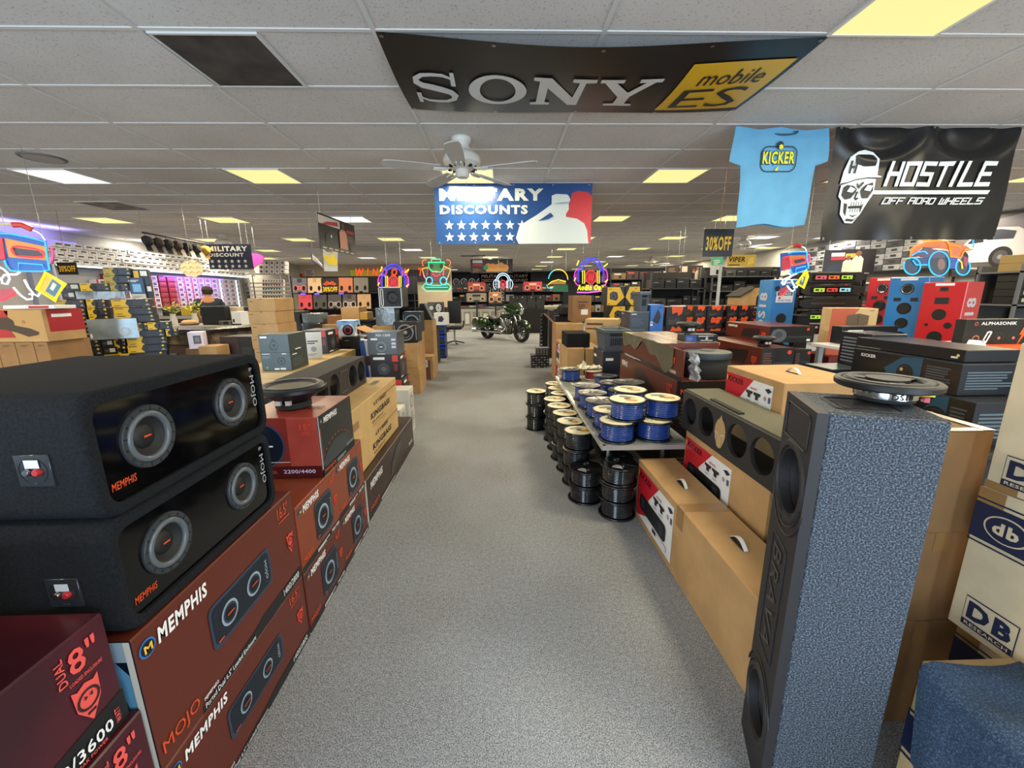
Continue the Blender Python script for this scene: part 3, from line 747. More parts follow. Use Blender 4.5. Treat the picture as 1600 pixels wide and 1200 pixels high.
mb.box(-w + .025, -d, 0, w, -d + .018, TH, SPECK, .004); mb.box(-w + .025, d - .018, 0, w, d, TH, SPECK, .004)
mb.box(w - .018, -d + .018, 0, w, d - .018, TH, SPECK); mb.box(-w + .025, -d + .018, 0, w - .018, d - .018, .02, SPECK)
mb.box(-w + .025, -d + .018, TH - .018, w - .018, d - .018, TH, SPECK)
mb.build('cabinet', tw)
mb = MB(); TB = Matrix(((0, 0, -1, -w + .0125), (-1, 0, 0, 0), (0, 1, 0, 0), (0, 0, 0, 1)))   # u=-Y v=Z n=-X
HZ = [(.0, .985, .096), (.0, .225, .096)]
mb.panel([(-d, 0), (d, 0), (d, TH), (-d, TH)], [circ(a, b, .090, n=40) for a, b, r in HZ], .025, PLAST, TB)
BAF = mb
for a, b, r in HZ:
    mb = MB(); mb.lathe([(.118, .011), (.112, .018), (.100, .018), (.096, .002), (.094, -.03), (.082, -.031), (.079, -.10), (.072, -.10), (.076, -.025)], 44, PLAST, TB @ Matrix.Translation((a, b, 0)))
    mb.build('woofer_ring', tw)
mb = BAF; fr = F((-w - .0005, d, 0), (0, -1, 0), (0, 0, 1), TD, TH)
out = rrect(.03, 1.10, TD - .03, 1.195, .015, 4)
mb.tube([fr.o + fr.u * a + fr.v * b + fr.n * .001 for a, b in out], .003, PLAST, 6, True)
for k, r in enumerate((.128, .150)):
    a0 = (.15, 1.15)[k % 2] * PI
    mb.tube([fr.o + fr.u * (d + r * math.cos(t) * .9) + fr.v * (.985 + r * math.sin(t)) + fr.n * .001 for t in [1.1 * PI + .8 * PI * i / 14 for i in range(15)]], .003, PLAST, 6)
    mb.tube([fr.o + fr.u * (d + r * math.cos(t) * .9) + fr.v * (.225 + r * math.sin(t)) + fr.n * .001 for t in [.1 * PI + .8 * PI * i / 14 for i in range(15)]], .003, PLAST, 6)
mb.tube([fr.o + fr.u * a + fr.v * b + fr.n * .001 for a, b in rrect(.055, .42, TD - .055, .80, .02, 4)], .0025, PLAST, 6, True)
mb.text(fr, 'BRAVA', .34, .36, .30, .28, C('#3a3839', .4), 2, .0, vertical=True)
mb.build('baffle', tw)
mb = MB(); fr = F((-w + .03, -d + .02, TH), (1, 0, 0), (0, 1, 0), TW - .05, TD - .04)
for pts in (rrect(.03, .03, TW - .09, TD - .08, .02, 4),): mb.tube([fr.o + fr.u * a + fr.v * b for a, b in pts], .0035, PLAST, 6, True)
mb.prism(rrect(.045, .045, TW - .105, TD - .095, .012, 3), fr, .002, PLAST, .001)
mb.build('top_recess', tw)

# loose driver lying face up on it
t = thing('midrange_driver', 'round black midrange driver with a chrome magnet on the tall tower box', 'speaker', (1.005, 1.02, TH + .0035), math.radians(-20))
mb = MB(); mb.lathe([(0, 0), (.055, 0), (.062, .004), (.062, .012)], 40, MATTE)
mb.lathe([(.062, .012), (.066, .013), (.066, .031), (.062, .033)], 40, CHROME); mb.build('magnet', t)
mb = MB(); fr = F((-.04, -.0664, .014), (1, 0, 0), (0, 0, 1), .08, .016)
vs, fs, mx, my, W, H = text_geo('DS18', .02)
mb.add([(.0672 * math.sin((v.x - mx) / W * .7 - .2), -.0672 * math.cos((v.x - mx) / W * .7 - .2), .0145 + (v.y - my) / H * .014) for v in vs], fs, MATTE); mb.build('lettering', t)
mb = MB(); mb.lathe([(.062, .034), (.104, .036), (.110, .040), (.111, .052), (.106, .056), (.096, .056), (.092, .050)], 44, BLACK); mb.build('basket', t)
mb = MB(); prof = [(.068 + .0125 * (1 - math.cos(PI * i / 8)), .050 + .010 * math.sin(PI * i / 8)) for i in range(9)]; mb.lathe(list(reversed(prof)), 44, RUBBER); mb.build('surround', t)
mb = MB(); mb.lathe([(.069, .050), (.04, .044), (.030, .050), (0, .052)], 40, CONE)
for k in range(3):
    a = k * 2 * PI / 3 + .5; mb.box(.0, -.016, .052, .075, .016, .056, BLACK, .002, T=Matrix.Rotation(a, 4, 'Z'))
mb.lathe([(.045, .052), (.045, .060), (.0, .062)], 36, BLACK); mb.build('cone', t)
mb = MB(); mb.box(.03, -.075, .030, .065, -.060, .034, YEL); mb.box(.045, -.078, .016, .055, -.062, .028, RED); mb.build('terminal', t)

# ---- tan handled cartons with red and white labels
KW = C('#e4e4e2', .35); KR = C('#c01f2c', .35)
def kicker_label(mb, f, a, b, w, h):
    P = lambda x, y: (a + x * w, b + y * h)
    mb.rect(f, a, b, a + w, b + h, KW, 1)
    mb.poly(f, [P(0, 0), P(.06, 0), P(.48, .30), P(.35, .55), P(.62, 1), P(0, 1)], KR, 2)
    mb.text(f, 'KICKER', a + .05 * w, b + .82 * h, .36 * w, .12 * h, C('#3a0d12', .35), 3, .03, shear=.15)
    mb.rect(f, a + .02 * w, b + .84 * h, a + .04 * w, b + .94 * h, YEL, 3)
    pts = rrect((a + .10 * w) * f.w, (b + .20 * h) * f.h, (a + .86 * w) * f.w, (b + .52 * h) * f.h, .10 * h * f.h, 5)
    mb.poly(f, [(x / f.w, y / f.h) for x, y in pts], C('#15171a', .4), 4)
    for u in (.20, .74): mb.rect(f, a + (u - .045) * w, b + .28 * h, a + (u + .045) * w, b + .45 * h, C('#3d4347', .4), 5); mb.rect(f, a + (u - .03) * w, b + .31 * h, a + (u + .03) * w, b + .42 * h, C('#23282b', .4), 6)
    for u in (.56, .72):
        mb.poly(f, [P(u - .07, .78), P(u + .07, .78), P(u + .07, .73), P(u + .03, .71), P(u + .03, .64), P(u - .03, .64), P(u - .03, .71), P(u - .07, .73)], C('#2b2a2d', .4), 3)
        mb.lines(f, a + (u - .05) * w, b + .57 * h, .10 * w, .04 * h, 2, C('#999', .5), 3)
    mb.text(f, 'MARINE', a + .58 * w, b + .82 * h, .13 * w, .04 * h, KR, 3)
    mb.poly(f, [P(.86, .90), P(.93, .94), P(.99, .90), P(.93, .84)], NAVY, 3); mb.disc(f, a + .88 * w, b + .73 * h, .045 * h, C('#a99', .5), 3, 16); mb.rect(f, a + .94 * w, b + .67 * h, a + .98 * w, b + .78 * h, C('#556', .5), 3)
    mb.rect(f, a + .52 * w, b + .08 * h, a + .62 * w, b + .16 * h, C('#333', .5), 4); mb.rect(f, a + .64 * w, b + .07 * h, a + .9 * w, b + .17 * h, C('#b9b9b9', .5), 4); mb.rect(f, a + .65 * w, b + .08 * h, a + .89 * w, b + .16 * h, KW, 5)
def kicker_carton(label, x0, x1, y0, y1, z0, z1, lw, handles, tape=None):
    t = thing('speaker_carton', label, 'carton', ((x0 + x1) / 2, (y0 + y1) / 2, z0))
    w, dd, h = (x1 - x0) / 2, (y1 - y0) / 2, z1 - z0
    mb = MB(); fr = mb.box(-w, -dd, 0, w, dd, h, CARD, .003)
    kicker_label(mb, fr['X-'], .015, .10, lw / (y1 - y0), .80)
    mb.build('carton_body', t)
    if tape is not None:
        mb = MB(.0006); f = fr['Z+']; v = (tape - y0) / (y1 - y0)
        mb.rect(f, 0, v - .03, 1, v + .03, TAPE, 1); g = fr['X-']; mb.rect(g, 1 - v - .03, .72, 1 - v + .03, 1, TAPE, 1); mb.build('packing_tape', t)
    for hy in handles:
        mb = MB(); T = Matrix.Translation((.0, hy - (y0 + y1) / 2, h))
        mb.add([(-.012, -.055, .0008), (.012, -.055, .0008), (.012, .055, .0008), (-.012, .055, .0008)], [(0, 1, 2, 3)], C('#2a2118', .8), T=T)
        pts = [T @ V((0, -.055 + .11 * i / 10, .001 + .028 * math.sin(PI * i / 10))) for i in range(11)]
        vs = []; fs = []
        for p in pts: vs += [p + V((-.009, 0, 0)), p + V((.009, 0, 0)), p + V((.009, 0, .003)), p + V((-.009, 0, .003))]
        for i in range(10):
            for k in range(4): fs.append((i * 4 + k, i * 4 + (k + 1) % 4, i * 4 + 4 + (k + 1) % 4, i * 4 + 4 + k))
        mb.add(vs, fs, C('#d9d6cc', .4), True); mb.build('handle', t)
    return t
kicker_carton('long tan handled carton with a red and white label on the carpet beside the tower', .912, 1.155, 1.175, 2.55, 0, .415, .56, (2.16, 1.585), 1.90)
xb('speaker_carton', 'plain tan carton on the carpet under the label-fronted carton beneath the four-hole box', 'carton', 1.20, 1.455, 1.66, 2.505, 0, .25, CARD, None)
kicker_carton('tan carton with a red and white label, under the four-hole empty box', 1.195, 1.455, 1.66, 2.505, .251, .628, .53, ())
xb('speaker_carton', 'plain tan carton behind the four-hole box, under the topmost labelled carton', 'carton', 1.465, 1.93, 2.02, 2.60, 0, .66, CARD, None)
kicker_carton('topmost tan handled carton with a red and white label, behind the four-hole box', 1.465, 1.93, 2.035, 2.585, .661, 1.035, .46, (2.30,), None)
t = enclosure_holes('speaker_enclosure', 'dark four-hole empty speaker box with a tan helmet emblem, tilted on a labelled carton', (1.19, 2.10, .629), math.radians(-90), .96, .245, .24,
    [(-.37, .13, .085), (-.165, .13, .088), (.155, .13, .088), (.36, .13, .088)], M('dark_charcoal_wood', '#23201f', .75, noise=.15, nscale=90), C('#8d7a58', .7))
mb = MB(); f = F((-.055, -.0015, .03), (1, 0, 0), (0, 0, 1), .11, .19)
hp = [(.5, 1), (.62, .88), (.82, .80), (.98, .62), (1, .42), (.90, .25), (.72, .05), (.5, 0), (.28, .05), (.10, .25), (0, .42), (.02, .62), (.18, .80), (.38, .88)]
mb.poly(f, hp, C('#a98a5c', .7), 1)
TANL = C('#d9c49a', .6)
for a in ((.12, .46, .42, .40), (.88, .46, .58, .40), (.42, .40, .42, .06), (.58, .40, .58, .06), (.12, .46, .16, .22), (.88, .46, .84, .22)): mb.line(f, *a, .004, TANL, 2)
mb.build('emblem', t)
mb = MB(); mb.box(-.49, .02, .245, .49, .24, .252, C('#5b5946', .8)); mb.box(-.2, .03, .252, .1, .06, .26, MATTE); mb.build('lid', t)

# ---- brown cartons behind the tower and cream db cartons at the right edge
def deco_plain(mb, fr): mb.rect(fr['Z+'], .44, 0, .56, 1, TAPE, 1); mb.rect(fr['Y-'], .44, .8, .56, 1, TAPE, 1); mb.rect(fr['X+'], .44, .8, .56, 1, TAPE, 1)
def deco_top(mb, fr): deco_plain(mb, fr); mb.rect(fr['Z+'], 0, 0, 1, .06, C('#cfc7b5', .2), 2); mb.rect(fr['Z+'], .88, 0, 1, 1, C('#cfc7b5', .2), 3)
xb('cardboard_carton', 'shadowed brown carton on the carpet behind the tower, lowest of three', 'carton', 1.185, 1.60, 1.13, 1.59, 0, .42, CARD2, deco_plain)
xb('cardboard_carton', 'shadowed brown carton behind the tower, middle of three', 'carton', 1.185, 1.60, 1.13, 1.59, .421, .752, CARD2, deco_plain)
xb('cardboard_carton', 'brown carton behind the tower with a shiny taped top edge, topmost of three', 'carton', 1.18, 1.465, 1.12, 1.59, .755, 1.09, CARD2, deco_top)
DBN = C('#1c2540', .5)
def db_logo(mb, f, a, b, w, h, k=2):
    mb.rect(f, a, b, a + w, b + h, DBN, k); mb.rect(f, a + .015 * w, b + .03 * h, a + .985 * w, b + .97 * h, CARDW, k + 1)
    mb.text(f, 'DB', a + .08 * w, b + .30 * h, .84 * w, .58 * h, DBN, k + 2, .05); mb.rect(f, a + .015 * w, b + .03 * h, a + .985 * w, b + .22 * h, DBN, k + 2)
    mb.text(f, 'RESEARCH', a + .08 * w, b + .07 * h, .84 * w, .11 * h, CARDW, k + 3, .02)
def db_oval(mb, f, a, b, r, k=3):
    mb.disc(f, a, b, r, CARDW, k, 28, 1.4); mb.disc(f, a, b, r * .9, DBN, k + 1, 28, 1.4); q = f.h / f.w
    mb.text(f, 'db', a - r * .8 * q, b - r * .45, r * 1.6 * q, r * .95, CARDW, k + 2, .04)
def deco_db(u, stripe=True):
    def d(mb, fr):
        f = fr['X-']; db_logo(mb, f, .055, .05, .20, .21); mb.text(f, 'AMPLIFIER', .34, .38, .45, .12, DBN, 2, .02); mb.lines(f, .30, .07, .2, .10, 4, C('#555', .6), 2); mb.rect(fr['Y+'], .4, 0, .6, 1, TAPE, 1)
        if stripe:
            for g in (f, fr['Y+']): mb.rect(g, 0, .66, 1, .90, DBN, 2); mb.rect(g, 0, .63, 1, .64, DBN, 2); mb.rect(g, 0, .92, 1, .93, DBN, 2)
            db_oval(mb, f, u, .78, .085); db_oval(mb, f, u + .5, .78, .085); mb.rect(f, u + .2, .66, u + .205, .90, CARDW, 3); mb.lines(f, u + .25, .7, .14, .14, 4, CARDW, 3); mb.rect(f, 0, .9, .10, 1, TAPE, 1.5)
        else: mb.rect(f, 0, 0, .12, .05, TAPE, 1)
    return d
xb('amplifier_carton', 'cream carton with a blue oval stripe on the carpet, lowest at the right edge', 'carton', 1.42, 1.95, .42, 1.055, .0, .485, CARDW, deco_db(.17))
xb('amplifier_carton', 'cream carton with a blue oval stripe and boxed blue logo, middle at the right edge', 'carton', 1.395, 1.95, .42, 1.068, .487, .943, CARDW, deco_db(.13))
xb('amplifier_carton', 'tall cream carton with a boxed blue logo, topmost at the right edge', 'carton', 1.40, 1.95, .42, 1.065, .945, 1.36, CARDW, deco_db(0, False))
def deco_db4(mb, fr):
    g = fr['X-']; mb.rect(g, 0, .44, 1, .66, DBN, 2); mb.rect(g, 0, .40, 1, .415, DBN, 2); mb.rect(g, 0, .68, 1, .695, DBN, 2); mb.rect(fr['Y+'], 0, .44, 1, .66, DBN, 2)
xb('amplifier_carton', 'tan carton with a black band, low in the right corner under the blue carpet', 'carton', 1.135, 1.385, .45, .90, .0, .515, CARD3, deco_db4)
# a draped offcut of blue carpet
BLUEC = mat_speck('blue_carpet', '#22364e', '#5f7a98', 260)
mb = MB(); n = 22; vs = []; fs = []
def mat_pt(u, v):
    # u runs from the far end towards the camera, v over the carton top and down its side
    y = .865 - .40 * u
    if v < .45:
        t = v / .45; return V((1.375 - .26 * t + .0 * u, y - .02 * math.sin(t * 3), .522 + .012 * math.sin(u * 7 + t * 2) ** 2 + .004 * t))
    t = (v - .45) / .55; a = min(t * 6, 1.0) * PI / 2
    return V((1.115 - .018 * math.sin(a) - .012 * math.sin(u * 11) ** 2 * t - .02 * t, y - .05 * t * (1 - u), .526 - .018 * (1 - math.cos(a)) - .27 * max(0, t - .12) * (1 + .35 * u) - .02 * math.sin(u * 6) * t))
for j in range(n):
    for i in range(n):
        vs.append(mat_pt(i / (n - 1), j / (n - 1)))
off = len(vs); vs += [p + V((-.006, .006, .012)) for p in vs]
for j in range(n - 1):
    for i in range(n - 1):
        a = j * n + i; fs.append((a, a + 1, a + n + 1, a + n)); fs.append((off + a, off + a + n, off + a + n + 1, off + a + 1))
ed = [i for i in range(n)] + [j * n + n - 1 for j in range(1, n)] + [(n - 1) * n + i for i in range(n - 2, -1, -1)] + [j * n for j in range(n - 2, 0, -1)]
for a, b in zip(ed, ed[1:] + ed[:1]): fs.append((a, b, off + b, off + a))
mb.add(vs, fs, BLUEC, True)
tag(mb.build('carpet_mat', sharp=60), 'draped piece of blue carpet at the bottom right corner', 'carpet')
# ================================================================ wire reels and their low table
TX0, TX1, TY0, TY1, TZ = .655, 1.245, 2.52, 4.86, .52
t = thing('folding_table', 'low grey folding table covered with blue wire reels', 'table', ((TX0 + TX1) / 2, (TY0 + TY1) / 2, 0))
mb = MB(.0006); w, d = (TX1 - TX0) / 2, (TY1 - TY0) / 2
fr = mb.box(-w, -d, TZ - .028, w, d, TZ, M('grey_table_top', '#6f746c', .5, noise=.1, nscale=4), .003)
f = fr['Z+']; SIL = M('silver_edge_trim', '#c6c8c6', .3, metal=.6)
for u in (0, .955): mb.rect(f, u, 0, u + .045, 1, SIL, 1)
mb.rect(f, 0, 0, 1, .012, SIL, 1); mb.rect(f, .20, .3, .23, 1, C('#c9c3b4', .5), 2); mb.rect(f, .36, .45, .375, 1, C('#b98d74', .5), 2); mb.rect(f, 0, .62, 1, .63, C('#c9c3b4', .5), 2)
mb.build('table_top', t)
mb = MB()
for x in (-w - .004, w - .004): mb.box(x, -d, TZ - .03, x + .008, d, TZ + .001, SIL)
for y in (-d - .004, d - .004): mb.box(-w, y, TZ - .03, w, y + .008, TZ + .001, SIL)
mb.build('edge_rail', t)
for y in (-d + .22, d - .08):
    for x in ((-w + .10, w - .10) if y < 0 else (-w + .20, w - .04)):
        mb = MB(); mb.cyl((x, y, 0), (x, y, TZ - .028), .013, STEEL, 12); mb.lathe([(0, 0), (.017, 0), (.017, .02)], 12, RUBBER, Matrix.Translation((x, y, 0))); mb.build('leg', t)
    mb = MB(); mb.cyl((-w + (.10 if y < 0 else .20), y, .16), (w - (.10 if y < 0 else .04), y, .16), .009, STEEL, 10); mb.build('leg_brace', t)

def reel(name, label, loc, R, H, flange, wirem, top, group, wr=.80, strip=None):
    t = thing(name, label, 'wire reel', loc, 0, group)
    n = 32
    for z, nm in ((0, 'flange'), (H - .012, 'flange')):
        mb = MB(); mb.lathe([(0.0, z), (R * .96, z), (R, z + .003), (R, z + .007), (R * .97, z + .012), (R * .93, z + .011), (.0, z + .010)], n, flange)
        if z and top:
            q = F((-R, -R, z + .0108), (1, 0, 0), (0, 1, 0), 2 * R, 2 * R)
            mb.disc(q, .5, .5, .455, top, 1, 32); mb.disc(q, .5, .5, .09, C('#6b5a40', .6), 2, 16)
            mb.rect(q, .52, .30, .80, .52, strip or C('#c98a2a', .5), 2); mb.lines(q, .22, .58, .5, .2, 4, C('#8a8a80', .6), 2)
        elif z:
            q = F((-R, -R, z + .0108), (1, 0, 0), (0, 1, 0), 2 * R, 2 * R)
            mb.ring(q, .5, .5, .10, .13, C('#2a2c2e', .3), 1, 20); mb.rect(q, .16, .34, .36, .62, C('#9a9ea0', .3), 1); mb.rect(q, .60, .55, .82, .68, C('#6a6e70', .3), 1)
            for k in range(6):
                a = k * PI / 3; mb.box(-.004, R * .16, z + .010, .004, R * .9, z + .0135, flange, T=Matrix.Rotation(a, 4, 'Z'))
        mb.build(nm, t)
    mb = MB(); m = 9; prof = []
    st = (H - .024) / m
    for i in range(m):
        for k in range(4):
            a = PI * k / 4 - PI / 2
            prof.append((R * wr + st * .5 * math.cos(a), .012 + st * (i + .5) + st * .5 * math.sin(a)))
    mb.lathe(prof, n, wirem); mb.build('wire_winding', t)
    return t
BLUEW = M('blue_wire_sheath', '#23458f', .18, spec=.8)
BLKW = M('black_wire_sheath', '#2c2e31', .15, spec=.9)
REDW = M('red_wire_sheath', '#9a2f36', .3)
FLB = M('black_reel_plastic', '#0f1012', .28)
CREAM = M('cream_reel_card', '#e3dcb8', .6)
g1 = 'blue wire reels on the low table'
RL = .127
blue_a = reel('wire_reel', 'blue wire reel with a cream disc, front left corner of the low table', (.785, 2.655, TZ + .001), RL, .134, FLB, BLUEW, CREAM, g1)
blue_b = reel('wire_reel', 'lone blue wire reel with a bare black disc at the far left of the table', (.795, 4.62, TZ + .001), RL, .134, FLB, BLUEW, None, g1)
def bl(src, x, y, z, lab): clone(src, (x, y, z), random.uniform(-1, 1) if src is blue_b else -.2 + random.uniform(-.5, .5), lab, g1)
Z1, Z2 = TZ + .001, TZ + .137
bl(blue_a, 1.045, 2.675, Z1, 'blue wire reel with thick windings at the front edge, middle of the low table')
bl(blue_a, 1.32 - .205, 2.92, Z1, 'blue wire reel at the table edge, under the right-hand stacked reel, partly hidden')
bl(blue_a, .80, 2.92, Z1, 'blue wire reel with cream disc, just behind the front left one on the low table')
bl(blue_a, .858, 2.70, Z2, 'blue wire reel with a cream disc stacked on the two front left reels')
bl(blue_a, 1.115, 2.735, Z2, 'blue wire reel with a cream disc stacked at the front right of the low table')
bl(blue_a, .965, 2.985, Z2, 'blue wire reel with a yellow-stickered cream disc, stacked in the second row')
bl(blue_b, .80, 3.19, Z1, 'blue wire reel with a black disc, third from the front along the left table edge')
bl(blue_b, .79, 3.46, Z1, 'blue wire reel with a black disc, fourth from the front along the left table edge')
bl(blue_b, .80, 3.75, Z1, 'blue wire reel with a black disc, fifth from the front along the left table edge')
bl(blue_b, 1.06, 3.25, Z1, 'blue wire reel with a black disc, second row from the left, below the stacked one')
bl(blue_b, 1.04, 3.26, Z2, 'dark-topped blue wire reel stacked behind the yellow-stickered one')
bl(blue_b, 1.08, 3.55, Z1, 'blue wire reel behind the stacked dark-topped one, right half of the table')
bl(blue_b, 1.09, 4.20, Z1, 'large blue wire reel with a wide black disc at the back right of the table')
bl(blue_b, 1.07, 3.86, Z1, 'blue wire reel with a white-streaked black disc, in front of the large one')
rr = reel('wire_reel', 'red wire reel with crumpled pale plastic on it at the far end of the table', (1.06, 4.66, TZ + .001), .105, .11, CREAM, REDW, None, 'wire reels on the low table')
mb = MB(); rng = random.Random(4); vs = []; fs = []; nn = 14
for j in range(nn):
    for i in range(nn):
        u, v = i / (nn - 1) - .5, j / (nn - 1) - .5
        vs.append((.26 * u + rng.uniform(-.012, .012), .20 * v + rng.uniform(-.01, .01), .012 + max(0, .10 - .5 * (abs(u + .25) + abs(v))) + abs(rng.gauss(0, .014))))
for j in range(nn - 1):
    for i in range(nn - 1): fs.append((j * nn + i, j * nn + i + 1, (j + 1) * nn + i + 1, (j + 1) * nn + i))
mb.add(vs, fs, M('crumpled_film', '#cfc8ad', .35, spec=.6))
tag(mb.build('plastic_wrap', None, (1.03, 4.70, TZ + .112)), 'crumpled pale plastic film lying on the red wire reel', 'plastic film')
g2 = 'black wire reels on the carpet'
blk = reel('wire_reel', 'black wire reel, top of the stack of three at the near table leg', (.79, 2.335 + .25, .0), .127, .123, FLB, BLKW, None, g2)
clone(blk, (.785, 2.575, .124), .5, 'black wire reel, middle of the stack of three at the near table leg')
clone(blk, (.79, 2.585, .248), 1.1, 'black wire reel, topmost of the stack of three at the near table leg')
blk['label'] = 'black wire reel on the carpet, lowest of three at the near table leg'
clone(blk, (.612, 2.81, 0), .2, 'black wire reel on the carpet, lower of two left of the table leg stack')
clone(blk, (.617, 2.81, .124), .9, 'black wire reel, upper of two left of the table leg stack')
blc = reel('wire_reel', 'tmp', (.60, 3.09, 0), .120, .145, FLB, BLKW, CREAM, g2)
k = 0
for i, y in enumerate((3.09, 3.34, 3.59, 3.84, 4.09, 4.34, 4.59, 4.84)):
    for j in range(3):
        lab = 'black wire reel, %s of the %s floor stack along the table edge' % (('lowest', 'middle', 'cream-topped uppermost')[j], ORD[i])
        x = (.60 - .012 * i if i < 5 else .64) + random.uniform(-.012, .012)
        if i == 0 and j == 0: blc['label'] = lab; continue
        src = blc if j == 2 or (i + j) % 3 == 0 else blc
        clone(src, (x, y, .146 * j), random.uniform(-.6, .6), lab)
for j in range(2): clone(blk, (.90, 3.02, .124 * j), 2.0 * j, 'black wire reel under the reel table, %s of a pair beside the first floor stack' % ('lower', 'upper')[j])
clone(blc, (.385, 4.46, 0), .3, 'black wire reel, lowest of the short stack nearest the aisle')
clone(blc, (.39, 4.46, .146), .1, 'black wire reel, middle of the short stack nearest the aisle')
clone(blc, (.385, 4.46, .292), -.3, 'cream-topped black wire reel on the short stack nearest the aisle')

# ================================================================ right middle ground
def deco_mojo_r(mb, fr):
    f = fr['X-']; mb.text(f, 'MEMPHIS', .05, .74, .13, .14, WHITE, 2, .035, shear=.15); logo_m(mb, f, .03, .80, .04)
    mb.poly(f, [(.30, .85), (.38, .60), (.60, .12), (.78, .2), (.75, .55), (.45, .90)], C('#2a1d1b', .3), 2)
    mb.text(f, '12"', .88, .72, .06, .18, SHIELD, 2); shield(mb, f, .88, .28, .06, .3, SHIELD); mb.text(f, '1000/2000', .80, .05, .16, .08, WHITE, 2)
    mb.rect(f, 0, 0, 1, .12, MEMK, 1); mb.lines(f, .12, .03, .35, .07, 2, WHITE, 2)
    e = fr['Y-']; mb.rect(e, 0, 0, 1, 1, MEMK, 1); mb.text(e, 'MOJO', .06, .72, .30, .14, MEMO, 2); mb.lines(e, .08, .2, .5, .4, 6, C('#5a4a44', .4), 2)
xb('subwoofer_carton', 'dark red-brown long carton on the carpet under two others behind the reel table', 'carton', 1.29, 1.80, 2.95, 4.42, 0, .44, MEMD, deco_mojo_r)
xb('subwoofer_carton', 'dark red-brown long carton marked MOJO on its end, behind the reel table', 'carton', 1.30, 1.80, 2.935, 4.40, .442, .855, MEMR, deco_mojo_r)
t = thing('subwoofer_carton', 'open dark red-brown carton in crumpled plastic, topmost behind the reel table', 'carton', (1.555, 3.75, .857))
mb = MB(); fr = mb.box(-.245, -.42, 0, .245, .63, .232, MEMR, .003)
f = fr['X-']; mb.text(f, 'MEMPHIS', .05, .72, .17, .14, WHITE, 2, .035, shear=.15); mb.rect(f, 0, 0, 1, .14, MEMK, 1); mb.lines(f, .1, .03, .5, .08, 2, WHITE, 2)
g = fr['Z+']; mb.rect(g, .42, 0, .58, 1, C('#a08a6a', .3), 1); mb.rect(g, 0, 0, 1, 1, M('kraft_top_under_film', '#8a745a', .22, spec=.7), .5)
mb.build('carton_body', t)
mb = MB(); fr2 = mb.box(-.245, -.86, 0, -.232, -.421, .232, MEMR, .002); f = fr2['X-']
shield(mb, f, .50, .38, .20, .34, SHIELD); mb.text(f, '1000/2000', .30, .17, .46, .11, WHITE, 2); mb.rect(f, 0, 0, 1, .14, MEMK, 1); mb.build('side_flap', t)
mb = MB(); rng = random.Random(2); vs = []; fs = []; nu, nv = 30, 6
for j in range(nv):
    for i in range(nu):
        u, v = i / (nu - 1), j / (nv - 1)
        drop = .07 + .05 * math.sin(u * 9) + .03 * math.sin(u * 23) + .08 * u
        vs.append((-.250 - .004 * rng.random(), .63 - 1.40 * u * .95, .236 - drop * v + rng.uniform(-.004, .004)))
for j in range(nv - 1):
    for i in range(nu - 1): fs.append((j * nu + i, j * nu + i + 1, (j + 1) * nu + i + 1, (j + 1) * nu + i))
mb.add(vs, fs, M('olive_plastic_film', '#5f5a44', .2, spec=.7), True); mb.build('plastic_film', t)
CLEAR = M('clear_crumpled_film', '#e8eef0', .12, alpha=.35, spec=.8, bump=.6, bscale=12)
t = thing('spare_wheel_subwoofer', 'round black mesh-topped subwoofer in clear plastic beside the open carton', 'speaker', (1.60, 3.13, .857))
mb = MB(); mb.lathe([(.0, .0), (.165, 0), (.175, .02), (.175, .10), (.168, .115), (.168, .15)], 40, MATTE); mb.build('drum', t)
mb = MB(); mb.lathe([(.178, .15), (.178, .185), (.172, .195), (.06, .200), (.055, .205), (0, .205)], 40, M('dark_mesh_grille', '#2e383d', .3, metal=.5, bump=.8, bscale=300)); mb.build('grille', t)
mb = MB(); rng = random.Random(3); vs = []; fs = []
for j in range(8):
    for i in range(6): vs.append((-.215 + .05 * rng.random() - .004 * j, -.30 + .035 * i * (1 - j * .05) + rng.uniform(-.012, .012), .012 + .029 * j))
for j in range(7):
    for i in range(5): fs.append((j * 6 + i, j * 6 + i + 1, j * 6 + 7 + i, j * 6 + 6 + i))
mb.add(vs, fs, CLEAR); mb.build('clear_film', t)
def deco_bluebox(mb, fr):
    e = fr['Y-']; mb.rect(e, 0, 0, .34, 1, C('#243c78', .3), 1); mb.rect(e, .34, 0, 1, 1, C('#10141b', .3), 1); mb.lines(e, .40, .74, .5, .14, 2, WHITE, 2)
    mb.disc(e, .66, .45, .18, C('#d9dde0', .3), 2, 18); mb.disc(e, .66, .45, .09, BLACK, 3, 14); mb.text(e, 'PRO-MID', .48, .10, .36, .13, WHITE, 2, .02); mb.lines(e, .05, .15, .2, .6, 5, C('#5a74b0', .4), 2)
def on(px, Y, z, depth, name, label, cat, mat, deco=None, h=None, **k):
    """front of a box at depth Y standing at height z, as wide as pixels px0..px1, as tall as px2 or h."""
    a = at(px[0], px[2], Y=Y); b = at(px[1], px[2], Y=Y)
    return fb(name, label, cat, (px[0], px[2], px[1], px[2] + 1), Y, depth, mat, deco, z=z, z1=(z + h if h else b.z), **k)
on((1071, 1122, 523), 3.42, 1.091, .16, 'speaker_carton', 'small dark blue carton with a pictured driver on the open red-brown carton', 'carton', BLACK, deco_bluebox)
loose_woofer('black woofer lying on the small dark blue carton', (1.605, 3.50, at(1096, 522, Y=3.45).z + .004), .10, .085)
